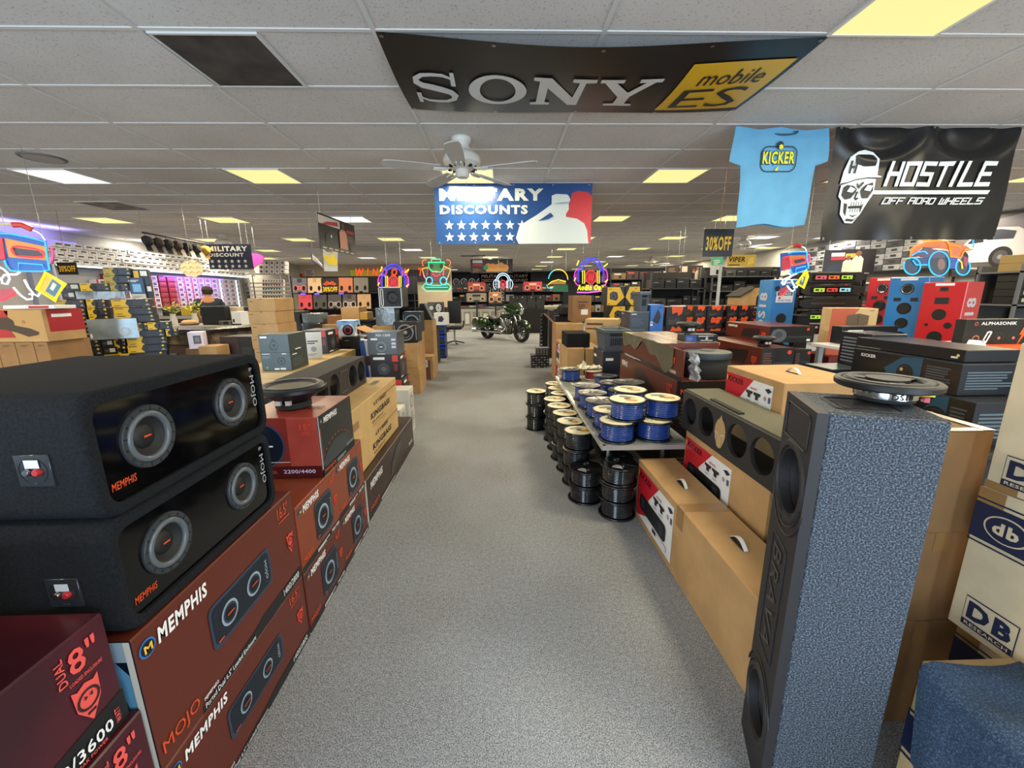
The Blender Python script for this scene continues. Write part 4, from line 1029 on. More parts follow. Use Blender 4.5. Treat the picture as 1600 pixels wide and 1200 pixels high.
def deco_mem_mid(mb, fr):
    f = fr['X-']; mb.text(f, 'MEMPHIS', .06, .70, .24, .16, WHITE, 2, .035, shear=.15); mb.poly(f, [(.4, .2), (.75, .15), (.8, .8), (.45, .7)], C('#2a1d1b', .3), 2); shield(mb, f, .86, .2, .08, .4, SHIELD)
    e = fr['Y-']; mb.rect(e, 0, 0, 1, 1, MEMK, 1); mb.lines(e, .06, .25, .3, .6, 6, C('#6a3f38', .4), 2); mb.disc(e, .85, .82, .09, SHIELD, 2, 14); mb.rect(e, .40, .3, .95, .40, C('#30343a', .4), 2); mb.rect(e, .84, .08, .92, .22, WHITE, 2)
def mem_mid(px, Y, z, h, dep, lab):
    return on(px, Y, z, dep, 'subwoofer_carton', lab, 'carton', MEMR, deco_mem_mid, h=h)
zz = at(1240, 580, Y=3.9).z
def table(name, label, x0, x1, y0, y1, z, mat=None, legm=None, skirt=None, th=.03):
    t = thing(name, label, 'table', ((x0 + x1) / 2, (y0 + y1) / 2, 0)); w, d = (x1 - x0) / 2, (y1 - y0) / 2
    mb = MB(); mb.box(-w, -d, z - th, w, d, z, mat or MATTE, .004); mb.build('table_top', t)
    if skirt:
        mb = MB(); mb.box(-w + .02, -d + .02, 0, w - .02, d - .02, z - th, skirt); mb.build('skirt', t)
    else:
        for x in (-w + .05, w - .05):
            for y in (-d + .05, d - .05):
                mb = MB(); mb.box(x - .02, y - .02, 0, x + .02, y + .02, z - th, legm or STEEL); mb.build('leg', t)
    return t
DCLOTH = M('dark_table_skirt', '#1a1a1c', .9, noise=.2, nscale=3)
table('display_table', 'black-skirted display table under the pair of red-brown cartons right of the reels', 1.98, 3.35, 3.85, 5.2, zz, skirt=DCLOTH)
mem_mid((1191, 1242, 544), 3.9, zz, at(1215, 544, Y=3.9).z - zz, 1.1, 'red-brown carton with a black printed end holding a small woofer, nearer of two')
bx2 = on((1243, 1268, 546), 4.05, zz, .9, 'subwoofer_carton', 'black printed carton end right of the nearer red-brown carton', 'carton', MEMD, deco_mem_mid, h=at(1250, 546, Y=4.05).z - zz)
on((1202, 1272, 521), 4.3, at(1215, 544, Y=3.9).z + .004, .85, 'subwoofer_carton', 'red-brown carton with a grey woofer pictured, on top of two others', 'carton', MEMR,
   lambda mb, fr: (deco_mem_mid(mb, fr), mb.disc(fr['Y-'], .20, .45, .42, C('#565f63', .3), 3, 24, 1.2), mb.disc(fr['Y-'], .20, .5, .2, C('#3f474a', .3), 4, 20, 1.2)), h=.17)
loose_woofer('small woofer lying on the nearer red-brown carton', (at(1199, 540, Y=4.0).x, 4.06, at(1215, 544, Y=3.9).z + .001), .105, .09)

# --- tan cartons further along the aisle
kicker_carton('farther tan carton with a red label beyond the reel table, lower left', .915, 1.15, 5.62, 6.80, 0, .378, .45, ())
kicker_carton('farther tan carton at the end of the reel table, upper left, carrying a black box', .915, 1.15, 5.60, 6.80, .379, .756, .45, ())
kicker_carton('farther tan carton at the end of the reel table, lower right', 1.165, 1.40, 5.62, 6.80, 0, .378, .45, ())
kicker_carton('farther tan carton at the end of the reel table, upper right', 1.165, 1.40, 5.60, 6.80, .379, .75, .45, ())
on((886, 922, 521), 5.68, .757, .5, 'speaker_enclosure', 'plain black box on the upper farther tan cartons', 'speaker box', CARPETED)
def open_box(name, label, px, Y, z, d, mat, rot=0):
    a = at(px[0], px[3], Y=Y); b = at(px[2], px[1], Y=Y); w = (b.x - a.x) / 2; h = (b.z - z)
    t = thing(name, label, 'carton', ((a.x + b.x) / 2, Y + d / 2, z), rot)
    mb = MB(); mb.box(-w, -d / 2, 0, w, d / 2, h, mat, .003); mb.build('carton_body', t)
    for s, ang in ((-1, -.8),):
        mb = MB(); mb.T = Matrix.Translation((s * w, 0, h)) @ Matrix.Rotation(ang, 4, 'Y'); mb.box(-.004, -d / 2, 0, .004, d / 2, w * .9, mat); mb.build('flap', t)
    return t
open_box('cardboard_carton', 'open-flapped tan carton behind the plain black box', (868, 506, 912, 545), 7.0, 0, .5, CARD)
BIGT = at(935, 540, Y=6.95).z
xb('cardboard_carton', 'tan carton on the carpet under the large printed carton', 'carton', 1.42, 2.2, 6.9, 7.5, 0, BIGT, CARD, deco_plain)
fb('cardboard_carton', 'large tan carton printed with brown bars, turned to the aisle', 'carton', (914, 499, 964, 540), 6.95, .48, CARD3,
   lambda mb, fr: (mb.rect(fr['Y-'], .05, .78, .55, .86, C('#6a3a24', .6), 1), mb.rect(fr['Y-'], .05, .62, .35, .67, C('#6a3a24', .6), 1), mb.rect(fr['X+'], .1, .7, .6, .8, C('#6a3a24', .6), 1), mb.rect(fr['X+'], .1, .52, .4, .58, C('#6a3a24', .6), 1)), z=BIGT + .001, rot=-.35)
fb('cardboard_carton', 'tan carton with a white shipping label standing on the tan cartons beneath the headphone sign', 'carton', (895, 462, 924, 494), 7.42, .5, CARD2,
   lambda mb, fr: (mb.rect(fr['Y-'], .45, .28, .82, .48, WHITE, 1), mb.lines(fr['Y-'], .3, .5, .4, .2, 3, C('#4a3320', .6), 1), mb.line(fr['Y-'], .25, .76, .8, .76, .02, C('#4a3320', .6), 1)), z=at(910, 506, Y=7.0).z + .002)
# bins
def bin_(label, px, Y, z, d, body, rim):
    a = at(px[0], px[3], Y=Y); b = at(px[2], px[1], Y=Y); w = (b.x - a.x) / 2; h = b.z - a.z
    t = thing('storage_bin', label, 'bin', ((a.x + b.x) / 2, Y + d / 2, z))
    mb = MB(.003); k = .84
    lo = [(-w * k, -d / 2 * k, 0), (w * k, -d / 2 * k, 0), (w * k, d / 2 * k, 0), (-w * k, d / 2 * k, 0)]; hi = [(-w, -d / 2, h), (w, -d / 2, h), (w, d / 2, h), (-w, d / 2, h)]
    ii = [(x * .93, y * .93, h) for x, y, _ in hi]; il = [(x * .9, y * .9, .02) for x, y, _ in lo]
    mb.add(lo + hi + ii + il, [(3, 2, 1, 0)] + [(i, (i + 1) % 4, 4 + (i + 1) % 4, 4 + i) for i in range(4)] + [(4 + i, 4 + (i + 1) % 4, 8 + (i + 1) % 4, 8 + i) for i in range(4)] + [(8 + i, 8 + (i + 1) % 4, 12 + (i + 1) % 4, 12 + i) for i in range(4)] + [(12, 13, 14, 15)], body)
    f = F((-w * .9, -d / 2 * .93, h * .25), (1, 0, 0), (0, -.08, 1), w * 1.8, h * .7)
    for i in range(6): mb.rect(f, .25 + .09 * i, .05, .29 + .09 * i, .55, MATTE, 1)
    mb.rect(f, .2, .68, .8, .84, MATTE, 1); mb.build('body', t)
    mb = MB()
    for x0, y0, x1, y1 in ((-w - .015, -d / 2 - .015, w + .015, -d / 2 + .01), (-w - .015, d / 2 - .01, w + .015, d / 2 + .015), (-w - .015, -d / 2, -w + .01, d / 2), (w - .01, -d / 2, w + .015, d / 2)): mb.box(x0, y0, h - .035, x1, y1, h + .008, rim, .004)
    mb.build('rim', t); return t
BING = M('grey_bin_plastic', '#4b525c', .45); RIMG = M('greenish_rim_plastic', '#3d4a44', .45)
SL = M('slate_box_print', '#2c3440', .35)
def deco_slate(mb, fr):
    for k in ('Y-', 'X-'): mb.lines(fr[k], .1, .86, .4, .08, 1, WHITE, 1); mb.lines(fr[k], .1, .3, .7, .4, 5, C('#4a5666', .4), 1); mb.rect(fr[k], .1, .1, .8, .13, C('#6a7686', .4), 1)
zb = at(965, 549, Y=4.95).z
xb('speaker_carton', 'dark slate speaker carton on the carpet under the near grey bin', 'carton', 1.24, 1.60, 4.93, 5.45, 0, zb, SL, deco_slate)
bin_('grey vented plastic bin with a greenish rim behind the open red-brown carton', (943, 516, 985, 549), 4.95, zb + .001, .45, BING, RIMG)
zs = at(1000, 519, Y=5.5).z
table('display_table', 'dark-skirted display table under the slate and blue speaker cartons', 1.62, 2.62, 5.42, 6.6, zs, skirt=DCLOTH)
on((984, 1015, 487), 5.5, zs + .001, .4, 'speaker_carton', 'tall slate speaker carton with white lettering left of the bright blue one', 'carton', SL, deco_slate)
def deco_blue(mb, fr):
    e = fr['Y-']; mb.poly(e, [(.2, .42), (.55, .85), (.72, .70), (.80, .52), (.62, .30), (.30, .36)], C('#1b2430', .4), 1); mb.rect(e, .03, .22, .22, .38, WHITE, 1); mb.rect(e, .06, .30, .19, .35, C('#1f5fb8', .4), 2); mb.text(e, '6.5', .62, .86, .2, .08, NAVY, 1)
on((1017, 1038, 476), 5.52, zs + .001, .35, 'speaker_carton', 'bright blue carton picturing a black bass tube', 'carton', C('#2a66b8', .35), deco_blue)
bin_('smaller grey vented bin standing on the tall slate carton', (999, 456, 1015, 486), 5.55, at(1000, 487, Y=5.5).z + .003, .3, BING, BING)
# pentagon cartons on a rack
zr = at(965, 506, Y=7.6).z
table('display_table', 'low black table carrying yellow pentagon-printed cartons', 1.85, 2.76, 7.55, 8.1, zr, skirt=DCLOTH)
def deco_pent(flip):
    def d(mb, fr):
        e = fr['Y-']; P = [(.03, .03), (.55, .03), (.98, .45), (.72, .97), (.03, .97)]
        if flip: P = [(1 - x, y) for x, y in P]
        mb.poly(e, P, C('#e6b818', .4), 1); c = .40 if not flip else .58
        mb.poly(e, [(c - .22, .35), (c + .14, .27), (c + .24, .42), (c + .18, .70), (c - .06, .76), (c - .24, .64)], C('#1d1d20', .35), 2); mb.ring(e, c - .04, .5, .10, .14, C('#5a5a5e', .4), 3, 16)
        mb.lines(e, .08 if not flip else .5, .08, .18, .06, 1, BLACK, 2); mb.lines(e, .1 if not flip else .6, .86, .25, .05, 1, BLACK, 2)
    return d
BK = C('#161513', .4)
zq = at(963, 478, Y=7.6).z
fb('speaker_carton', 'black carton with a yellow pentagon pointing right, upper left of the four', 'carton', (948, 448, 976, 477), 7.6, .4, BK, deco_pent(False), z=zq + .002)
fb('speaker_carton', 'black carton with a yellow pentagon pointing left, lower row under the upper left one', 'carton', (951, 478, 977, 505), 7.6, .4, BK, deco_pent(True), z=zr + .001, z1=zq)
fb('speaker_carton', 'black carton with a pale-smudged yellow pentagon, behind the smaller grey bin', 'carton', (977, 447, 1000, 477), 7.6, .4, BK, deco_pent(True), z=zq + .002)
fb('speaker_carton', 'black carton with a sliver of yellow, lower row behind the tall slate carton', 'carton', (978, 478, 1002, 505), 7.6, .4, BK, deco_pent(True), z=zr + .001, z1=zq)
# orange and black cartons
def deco_alpha(seed):
    def d(mb, fr):
        for k in ('Y-', 'X-'):
            e = fr[k]; mb.poly(e, [(.25, 1), (.85, 1), (.80, .72), (.62, .62), (.55, .78), (.30, .70)], ORANGE, 1)
            mb.poly(e, [(.25, 0), (.90, 0), (.95, .16), (.72, .22), (.55, .10), (.35, .2)], ORANGE, 1)
            mb.rect(e, .08, .26, .8, .58, C('#2b2628', .4), 1); mb.lines(e, .12, .28, .5, .2, 3, C('#55494a', .4), 2); mb.disc(e, .55, .42, .12, C('#3d3436', .4), 3, 14)
    return d
def deco_alpha_front(mb, fr):
    e = fr['Y-']; mb.text(e, 'ALPHASONIK', .30, .80, .62, .10, WHITE, 1, .01); mb.ring(e, .16, .85, .05, .07, ORANGE, 1, 14)
    mb.ring(e, .40, .45, .10, .14, C('#b9482a', .4), 1, 14); mb.rect(e, .58, .32, .72, .62, C('#cfcfcf', .4), 1); mb.rect(e, .61, .35, .69, .59, BK, 2); mb.disc(e, .86, .48, .04, RED, 1, 10); mb.rect(e, .2, .0, .9, .06, RED, 1)
AK = C('#1a1618', .4)
cols_ = [(1040, 1070, 'farthest left, beside the bright blue carton'), (1083, 1102, 'second column'), (1103, 1128, 'third column'), (1134, 1151, 'fourth column'), (1152, 1168, 'fifth column'), (1170, 1193, 'beside the blue tower')]
za = at(1100, 517, Y=6.0).z; zbm = at(1100, 500, Y=6.0).z; zt = at(1100, 478, Y=6.0).z
for i, (a, b, nm) in enumerate(cols_):
    for j in range(2):
        if i == 5 and j == 1:
            fb('speaker_carton', 'black carton with white lettering and a small frame, upper, beside the blue tower', 'carton', (a, 478, b, 500), 6.0, .3, AK, deco_alpha_front, z=zbm + .003, z1=zt); continue
        if i == 0 and j == 1: continue
        fb('speaker_carton', 'black carton with orange corner shapes, %s row, %s' % (('lower', 'upper')[j], nm), 'carton', (a, 500, b, 517), 6.0 if i else 5.6, .3, AK, deco_alpha(i), z=(za + .001 if i else zs + .001) if j == 0 else zbm + .003, z1=(zbm if i else zs + .33) if j == 0 else zt)
table('display_table', 'low dark plinth under the rows of orange-cornered cartons', 2.66, 4.1, 5.98, 6.9, za, skirt=DCLOTH)
fb('speaker_carton', 'white carton picturing small drivers, behind the first orange-cornered carton', 'carton', (1058, 478, 1082, 503), 6.4, .3, C('#d8d6d2', .5), lambda mb, fr: [mb.disc(fr['Y-'], u, v, .10, BK, 1, 12) for u in (.3, .7) for v in (.25, .55, .8)], z=za + .001)
# house-shaped speaker box
hz = zt + .002
t = thing('house_shaped_box', 'tan doghouse-shaped box with a black shingled roof and arched opening', 'box', (at(1174, 478, Y=6.05).x, 6.2, hz))
w = (at(1194, 478, Y=6.0).x - at(1153, 478, Y=6.0).x) / 2; hh = at(1174, 450, Y=6.0).z - hz; d = .16
mb = MB(); T = Matrix.Rotation(PI / 2, 4, 'X')
arch = [(w * .30, .0), (w * .30, hh * .42)] + [(w * .62 + w * .32 * math.cos(a), hh * .42 + hh * .22 * math.sin(a)) for a in [PI - PI * i / 10 for i in range(11)]] + [(w * .94, 0)]
body = [(-w, 0), (w * .30, 0)] + arch[1:-1] + [(w * .94, 0), (w, 0), (w, hh * .55), (w * .45, hh), (w * .05, hh), (-w, hh * .5)]
fq = F((0, -d, 0), (1, 0, 0), (0, 0, 1), 1, 1); mb.prism(body, fq, .0, CARD, 2 * d); mb.build('walls', t)
mb = MB(); ROOF = M('black_shingle', '#2a2826', .85, noise=.4, nscale=25, bump=.4, bscale=40)
mb.prism([(-w * 1.08, hh * .48), (w * .02, hh * 1.0), (w * .02, hh * 1.06), (-w * 1.12, hh * .54)], fq, .03, ROOF, 2 * d + .03)
mb.prism([(w * .02, hh * 1.0), (w * .48, hh * 1.0), (w * 1.05, hh * .54), (w * 1.1, hh * .60), (w * .5, hh * 1.06), (w * .02, hh * 1.06)], fq, -.06, ROOF, 2 * d + .03); mb.build('roof', t)
mb = MB(); mb.box(w * .32, d * .9, .002, w * .92, d * 1.0, hh * .6, MATTE); mb.build('back_panel', t)
# ================================================================ right side of the shop
table('display_table', 'dark-skirted display table behind the tower and the brown cartons', 2.05, 2.74, 1.62, 2.74, .80, skirt=DCLOTH)
HEX = C('#14506e', .35); KK = C('#12151a', .3)
def deco_hex(mb, fr):
    f = fr['X-']; mb.text(f, 'KICKER', .10, .74, .16, .12, WHITE, 2, .03)
    mb.poly(f, [(.36, .45), (.52, .95), (.70, 1), (.70, 0), (.45, 0)], HEX, 1); mb.disc(f, .56, .42, .30, KK, 2, 24); mb.disc(f, .53, .52, .06, C('#c9b48a', .4), 3, 12); mb.ring(f, .56, .42, .22, .25, C('#2a3038', .3), 3, 20)
    mb.lines(f, .74, .25, .22, .6, 7, C('#49525c', .4), 2); mb.rect(f, .78, .06, .93, .2, C('#c9c9c0', .5), 2); mb.disc(f, .75, .1, .03, WHITE, 2, 8)
    mb.lines(fr['Y-'], .1, .2, .8, .6, 7, C('#4b5a60', .4), 1)
xb('speaker_carton', 'shrink-wrapped black carton with a blue hexagon, lowest behind the tower', 'carton', 2.10, 2.38, 1.70, 2.06, .801, 1.01, KK, deco_hex)
xb('speaker_carton', 'black carton with a blue hexagon under the long flat black carton', 'carton', 2.14, 2.45, 1.82, 2.42, 1.011, 1.162, KK, deco_hex)
xb('speaker_carton', 'plain black carton on the display table under the blue hexagon carton', 'carton', 2.14, 2.45, 2.08, 2.42, .801, 1.009, KK, None)
xb('amplifier_carton', 'long flat black carton lying on the blue hexagon carton', 'carton', 2.19, 2.46, 1.86, 2.47, 1.163, 1.222, KK, lambda mb, fr: (mb.rect(fr['X-'], .90, .25, .95, .4, WHITE, 1), mb.lines(fr['X-'], .02, .08, .4, .14, 1, C('#8a8470', .5), 1), mb.disc(fr['X-'], .95, .5, .12, C('#d9d48a', .5), 1, 10)))
xb('amplifier_carton', 'black carton with small print, standing behind the long flat black carton', 'carton', 2.30, 2.52, 2.48, 2.72, 1.02, 1.235, KK, lambda mb, fr: (mb.lines(fr['Y-'], .1, .1, .7, .8, 8, C('#6c7278', .4), 1), mb.lines(fr['X-'], .1, .1, .7, .8, 8, C('#6c7278', .4), 1)))
xb('speaker_carton', 'dark teal carton with rows of small print behind the woofer on the tower', 'carton', 2.08, 2.52, 2.48, 2.72, .801, 1.018, C('#1e2c30', .35), lambda mb, fr: [(mb.lines(fr[k], a, .2, .25, .5, 7, C('#5d7a84', .4), 1), mb.text(fr[k], 'KICKER', .1, .8, .3, .1, WHITE, 1, .02)) for k in ('Y-', 'X-') for a in (.1, .4, .7)])
def deco_alpha_logo(mb, fr):
    e = fr['Y-']; a = (.36, .70, .72, .93); mb.rect(e, *a, C('#c9c4bb', .4), 1); mb.rect(e, a[0] + .02, a[1] + .01, a[2] - .02, a[3] - .01, C('#3a1410', .4), 2)
    mb.ring(e, .50, .81, .055, .085, ORANGE, 3, 20); mb.line(e, .57, .89, .62, .75, .018, ORANGE, 3); mb.line(e, .63, .89, .56, .80, .014, ORANGE, 3)
    f = fr['X-']; mb.ring(f, .6, .55, .10, .13, C('#c06a4a', .4), 1, 18); mb.rect(f, .3, .2, .9, .22, C('#9a938a', .5), 1); mb.rect(f, .05, .3, .12, .9, C('#3c3c3e', .4), 1)
xb('speaker_carton', 'black carton with an orange framed symbol, near the right edge behind cream cartons', 'carton', 2.48, 2.73, 1.70, 2.15, .801, 1.085, C('#131211', .35), deco_alpha_logo)
table('display_table', 'white-topped table with papers at the right edge', 2.78, 4.3, 2.20, 3.6, 1.05, mat=C('#c9c5c4', .4), legm=STEEL)
t = thing('triangle_stand', 'white cardboard triangle stand on the white-topped table', 'stand', (3.14, 2.62, 1.052), .3)
mb = MB(); fq = F((-.09, -.03, 0), (1, 0, 0), (0, 0, 1), 1, 1)
for a, b in (((0, 0), (.085, .125)), ((.175, 0), (.085, .125))):
    dx = .02; mb.prism([(a[0] - dx, a[1]), (a[0] + dx, a[1]), (b[0] + dx, b[1]), (b[0] - dx, b[1])], fq, .0, WHITE, .06)
mb.build('panels', t); mb = MB(); mb.prism([(-.02, .0), (.2, .0), (.2, .012), (-.02, .012)], fq, .0, WHITE, .06); mb.build('base', t)
for x, y, w, c, lab in ((2.98, 2.45, .30, '#e2a58c', 'orange-printed paper sheet lying on the white-topped table'), (3.40, 2.50, .28, '#d8643a', 'red-orange flyer lying on the white-topped table behind the triangle stand')):
    mb = MB(); fr = mb.box(-w / 2, -.1, 0, w / 2, .1, .002, C('#e6dfdc', .5)); mb.rect(fr['Z+'], .08, .1, .9, .8, C(c, .5), 1); mb.lines(fr['Z+'], .1, .1, .8, .2, 2, C('#888', .5), 2); tag(mb.build('flyer', None, (x, y, 1.051), .2), lab, 'paper')
def deco_as(mb, fr):
    e = fr['Y-']; mb.ring(e, .16, .86, .04, .06, C('#b5523a', .4), 1, 14); mb.text(e, 'ALPHASONIK', .24, .82, .58, .10, WHITE, 1, .012)
    mb.ring(e, .20, .38, .08, .12, C('#a06a52', .4), 1, 18); mb.line(e, .30, .15, .38, .60, .012, WHITE, 1); mb.line(e, .36, .15, .44, .60, .012, WHITE, 1); mb.line(e, .30, .15, .36, .15, .01, WHITE, 1); mb.line(e, .38, .6, .44, .6, .01, WHITE, 1)
    for u in (.58, .82): mb.ring(e, u, .4, .15, .17, C('#2a352e', .4), 1, 20); mb.disc(e, u, .4, .05, C('#b56a5a', .4), 1, 12)
    mb.poly(e, [(.98, .95), (.90, .5), (.94, .5), (.88, .1), (1, .55), (.96, .58), (1, .9)], ORANGE, 2); mb.rect(e, .2, -.0, .95, .02, ORANGE, 2)
xb('speaker_carton', 'black carton lettered in white on the white-topped table at the right edge', 'carton', 3.46, 3.93, 2.98, 3.06, 1.052, 1.285, C('#191a17', .4), deco_as)
xb('speaker_carton', 'orange and black flat carton under the white-lettered black carton edge', 'carton', 3.5, 3.92, 2.85, 2.97, 1.052, 1.10, ORANGE, None)
xb('amplifier_carton', 'black flat carton with a lilac sheen in front of the red tower', 'carton', 2.95, 3.40, 3.10, 3.45, 1.052, 1.12, KK, None)
xb('amplifier_carton', 'flat black carton with silver print in front of the blue tower with drivers', 'carton', 2.93, 3.42, 3.46, 3.58, 1.052, 1.20, KK, lambda mb, fr: (mb.lines(fr['Y-'], .1, .5, .3, .35, 3, WHITE, 1), mb.lines(fr['Y-'], .5, .3, .35, .3, 2, C('#888', .4), 1)))
t = thing('display_stand', 'grey steel display upright with an orange poster at the right edge', 'stand', (3.16, 2.14, 0))
mb = MB(); mb.box(-.022, -.022, 0, .022, .022, 1.52, M('grey_upright', '#6c6e70', .4)); mb.build('upright', t)
mb = MB(); mb.box(-.05, -.18, 0, .05, .18, .02, BLACK); mb.build('foot', t)
mb = MB(.003); fr = mb.box(.024, -.012, 1.20, .30, .004, 1.62, C('#1b1b1c', .4)); e = fr['Y-']; mb.poly(e, [(0, .55), (.4, .75), (1, .9), (1, 1), (0, .8)], ORANGE, 1); mb.text(e, 'ALPHA', .05, .35, .8, .12, WHITE, 1, .02, shear=.2); mb.lines(e, .05, .1, .8, .2, 3, C('#8a6a60', .4), 1); mb.build('poster', t)

# ---- coloured tower speaker boxes
def ds_tower(label, px, Y, h, rot, colname, w, d, spec, drivers=False, side='X+', txt=True, note=None):
    a = at(px[0], px[1], Y=Y); t = thing('tower_speaker', label, 'speaker', (a.x, Y, 0), rot)
    m = M('lacquer_' + colname, {'red': '#b81a24', 'blue': '#2a7cc0'}[colname], .3, coat=.3)
    mb = MB(.002); fr = mb.box(-w / 2, 0, 0, w / 2, d, h, m, .006); f = fr['Y-']
    for kind, u, v, r in spec:
        if kind == 'o': mb.disc(f, u, v, r * 1.15, C('#16181b', .5), 1, 20); mb.disc(f, u, v, r, BLACK, 2, 20)
        if kind == 'q': rr_ = r * h / w; mb.rect(f, u - rr_, v - r * .6, u + rr_, v + r * .6, C('#16181b', .5), 1)
        if kind == 't': mb.rect(f, u - .22, v - .008, u + .22, v + .008, WHITE, 1)
    if txt: mb.text(fr[side], 'DS18', .15, .60, .55, .30, C('#b9b5bd', .35), 1, .03, vertical='up')
    mb.build('cabinet', t)
    if drivers:
        T0 = Matrix(((1, 0, 0, -w / 2), (0, 0, -1, -.003), (0, 1, 0, 0), (0, 0, 0, 1)))
        for kind, u, v, r in spec:
            if kind == 'o': driver(t, T0 @ Matrix.Translation((u * w, v * h, 0)), r * h, frame=BLACK if int(v * 100) % 2 else CHROME, surround=RUBBER, cap=CHROME, logo=None, n=20, screws=4)
    if note:
        mb = MB(.002); n = mb.box(-w * .32, -.006, note, w * .38, -.002, note + .14, WHITE); mb.rect(n['Y-'], .05, .62, .95, .95, C('#555', .5), 1); mb.text(n['Y-'], 'PLEASE', .15, .68, .7, .2, WHITE, 2, .02); mb.disc(n['Y-'], .2, .4, .1, RED, 1, 10); mb.text(n['Y-'], 'DO NOT TOUCH', .1, .1, .8, .18, C('#444', .5), 1); mb.build('paper_notice', t)
    return t
SPR = [('t', .5, .985, 0), ('q', .5, .955, .02), ('q', .5, .88, .035), ('o', .5, .79, .032), ('o', .25, .72, .009), ('o', .75, .72, .018), ('o', .5, .64, .035), ('o', .5, .52, .042), ('o', .5, .40, .045), ('o', .5, .27, .05), ('o', .5, .13, .055)]
SPD = [('t', .5, .985, 0), ('o', .5, .92, .032), ('q', .28, .85, .02), ('q', .72, .85, .02), ('o', .5, .79, .035), ('o', .5, .69, .032), ('o', .5, .59, .038), ('o', .5, .48, .042), ('o', .5, .36, .045), ('o', .5, .22, .05)]
SPB = [('t', .5, .975, 0), ('o', .2, .93, .018), ('o', .5, .93, .018), ('o', .8, .93, .016), ('o', .2, .875, .010), ('o', .48, .875, .007), ('q', .75, .875, .015), ('o', .5, .70, .035), ('o', .5, .60, .042), ('o', .5, .48, .045), ('o', .5, .34, .05), ('o', .5, .18, .055)]
ds_tower('tall red tower speaker with empty round holes beside the lit blue-orange truck sign', (1478, 440), 4.25, 1.58, math.radians(-68), 'red', .34, .36, SPR)
ds_tower('tall blue tower speaker with chrome and black drivers under the lit truck sign', (1422, 432), 4.6, 1.645, math.radians(-66), 'blue', .34, .36, SPD, True)
ds_tower('shorter-looking red tower speaker with small drivers behind the orange cartons', (1382, 432), 5.2, 1.66, math.radians(-66), 'red', .30, .34, SPD[:7], True)
ds_tower('tall blue tower box with a white paper notice, right of the doghouse-shaped box', (1228, 437), 5.3, 1.65, math.radians(-4), 'blue', .30, .32, SPB, side='X-', note=1.36)
on((1246, 1267, 492), 5.35, .0, .3, 'speaker_enclosure', 'black speaker box with a white cable on top right of the blue notice tower', 'speaker box', MATTE, h=1.19)
def deco_orange(mb, fr):
    e = fr['Y-']; mb.poly(e, [(0, 0), (.52, 0), (.62, .25), (.45, .6), (.60, 1), (0, 1)], C('#b5502a', .5), 1)
    mb.poly(e, [(.35, .35), (.62, .28), (.82, .36), (.82, .72), (.6, .8), (.35, .72)], C('#5c4a2e', .5), 2); mb.line(e, .6, .29, .6, .72, .006, C('#463820', .5), 3); mb.lines(e, .82, .9, .14, .05, 1, C('#6a4a2a', .5), 2)
    mb.rect(fr['X+'], .05, .05, .2, .2, WHITE, 1); mb.lines(fr['X+'], .1, .85, .3, .06, 1, C('#6a4a2a', .5), 1)
oz = at(1320, 556, Y=4.2).z; om = at(1320, 521, Y=4.2).z; ot = at(1330, 482, Y=4.2).z
xb('speaker_carton', 'dark red carton on the carpet under the two orange and tan cartons', 'carton', 3.42, 4.0, 4.15, 4.6, 0, oz, C('#5e1a18', .5), None)
for nm, a, b in (('lower', oz + .002, om), ('upper', om + .002, ot)):
    fb('speaker_carton', '%s of two orange and tan cartons picturing a speaker box' % nm, 'carton', (1303, 500, 1360, 520), 4.2, .34, CARD3, deco_orange, z=a, z1=b, rot=-.42)

# ---- overhead sound bars with lit radios on a rack
def rack(label, x0, x1, y0, y1, levels, top, mat=None, name='display_rack', back=None):
    t = thing(name, label, 'rack', ((x0 + x1) / 2, (y0 + y1) / 2, 0)); w, d = (x1 - x0) / 2, (y1 - y0) / 2; m = mat or BLACK
    for x in (-w + .015, w - .015):
        for y in (-d + .015, d - .015):
            mb = MB(); mb.box(x - .015, y - .015, 0, x + .015, y + .015, top, m); mb.build('post', t)
    for z in levels:
        mb = MB(); mb.box(-w, -d, z - .02, w, d, z, m); mb.build('shelf', t)
    if back: mb = MB(); mb.box(-w, d - .01, .05, w, d, top, back); mb.build('back_panel', t)
    return t
xr0, xr1 = 4.14, 5.09
lev = [.42, .92, 1.08, 1.27, 1.45, 1.62]
rack('black rack of overhead sound bars with lit radios, right of the blue notice tower', xr0, xr1, 5.75, 6.25, lev, 1.75)
def radio_lights(mb, fr, cols, v=.5, h=.34):
    n = len(cols)
    for i, c in enumerate(cols): mb.rect(fr, .12 + i * .26, v - h / 2, .12 + i * .26 + .22, v + h / 2, c, 2); mb.rect(fr, .15 + i * .26, v - h * .2, .22 + i * .26, v + h * .25, BLACK, 3); mb.rect(fr, .26 + i * .26, v - h * .3, .29 + i * .26, v + h * .1, BLACK, 3)
LG, LO, LR, LC, LP = glow('lcd_green', '#c8f04a', .9), glow('lcd_orange', '#f7772a', .9), glow('lcd_red', '#f0493c', .9), glow('lcd_cyan', '#a9f0f2', .9), glow('lcd_pink', '#f06a7a', .9)
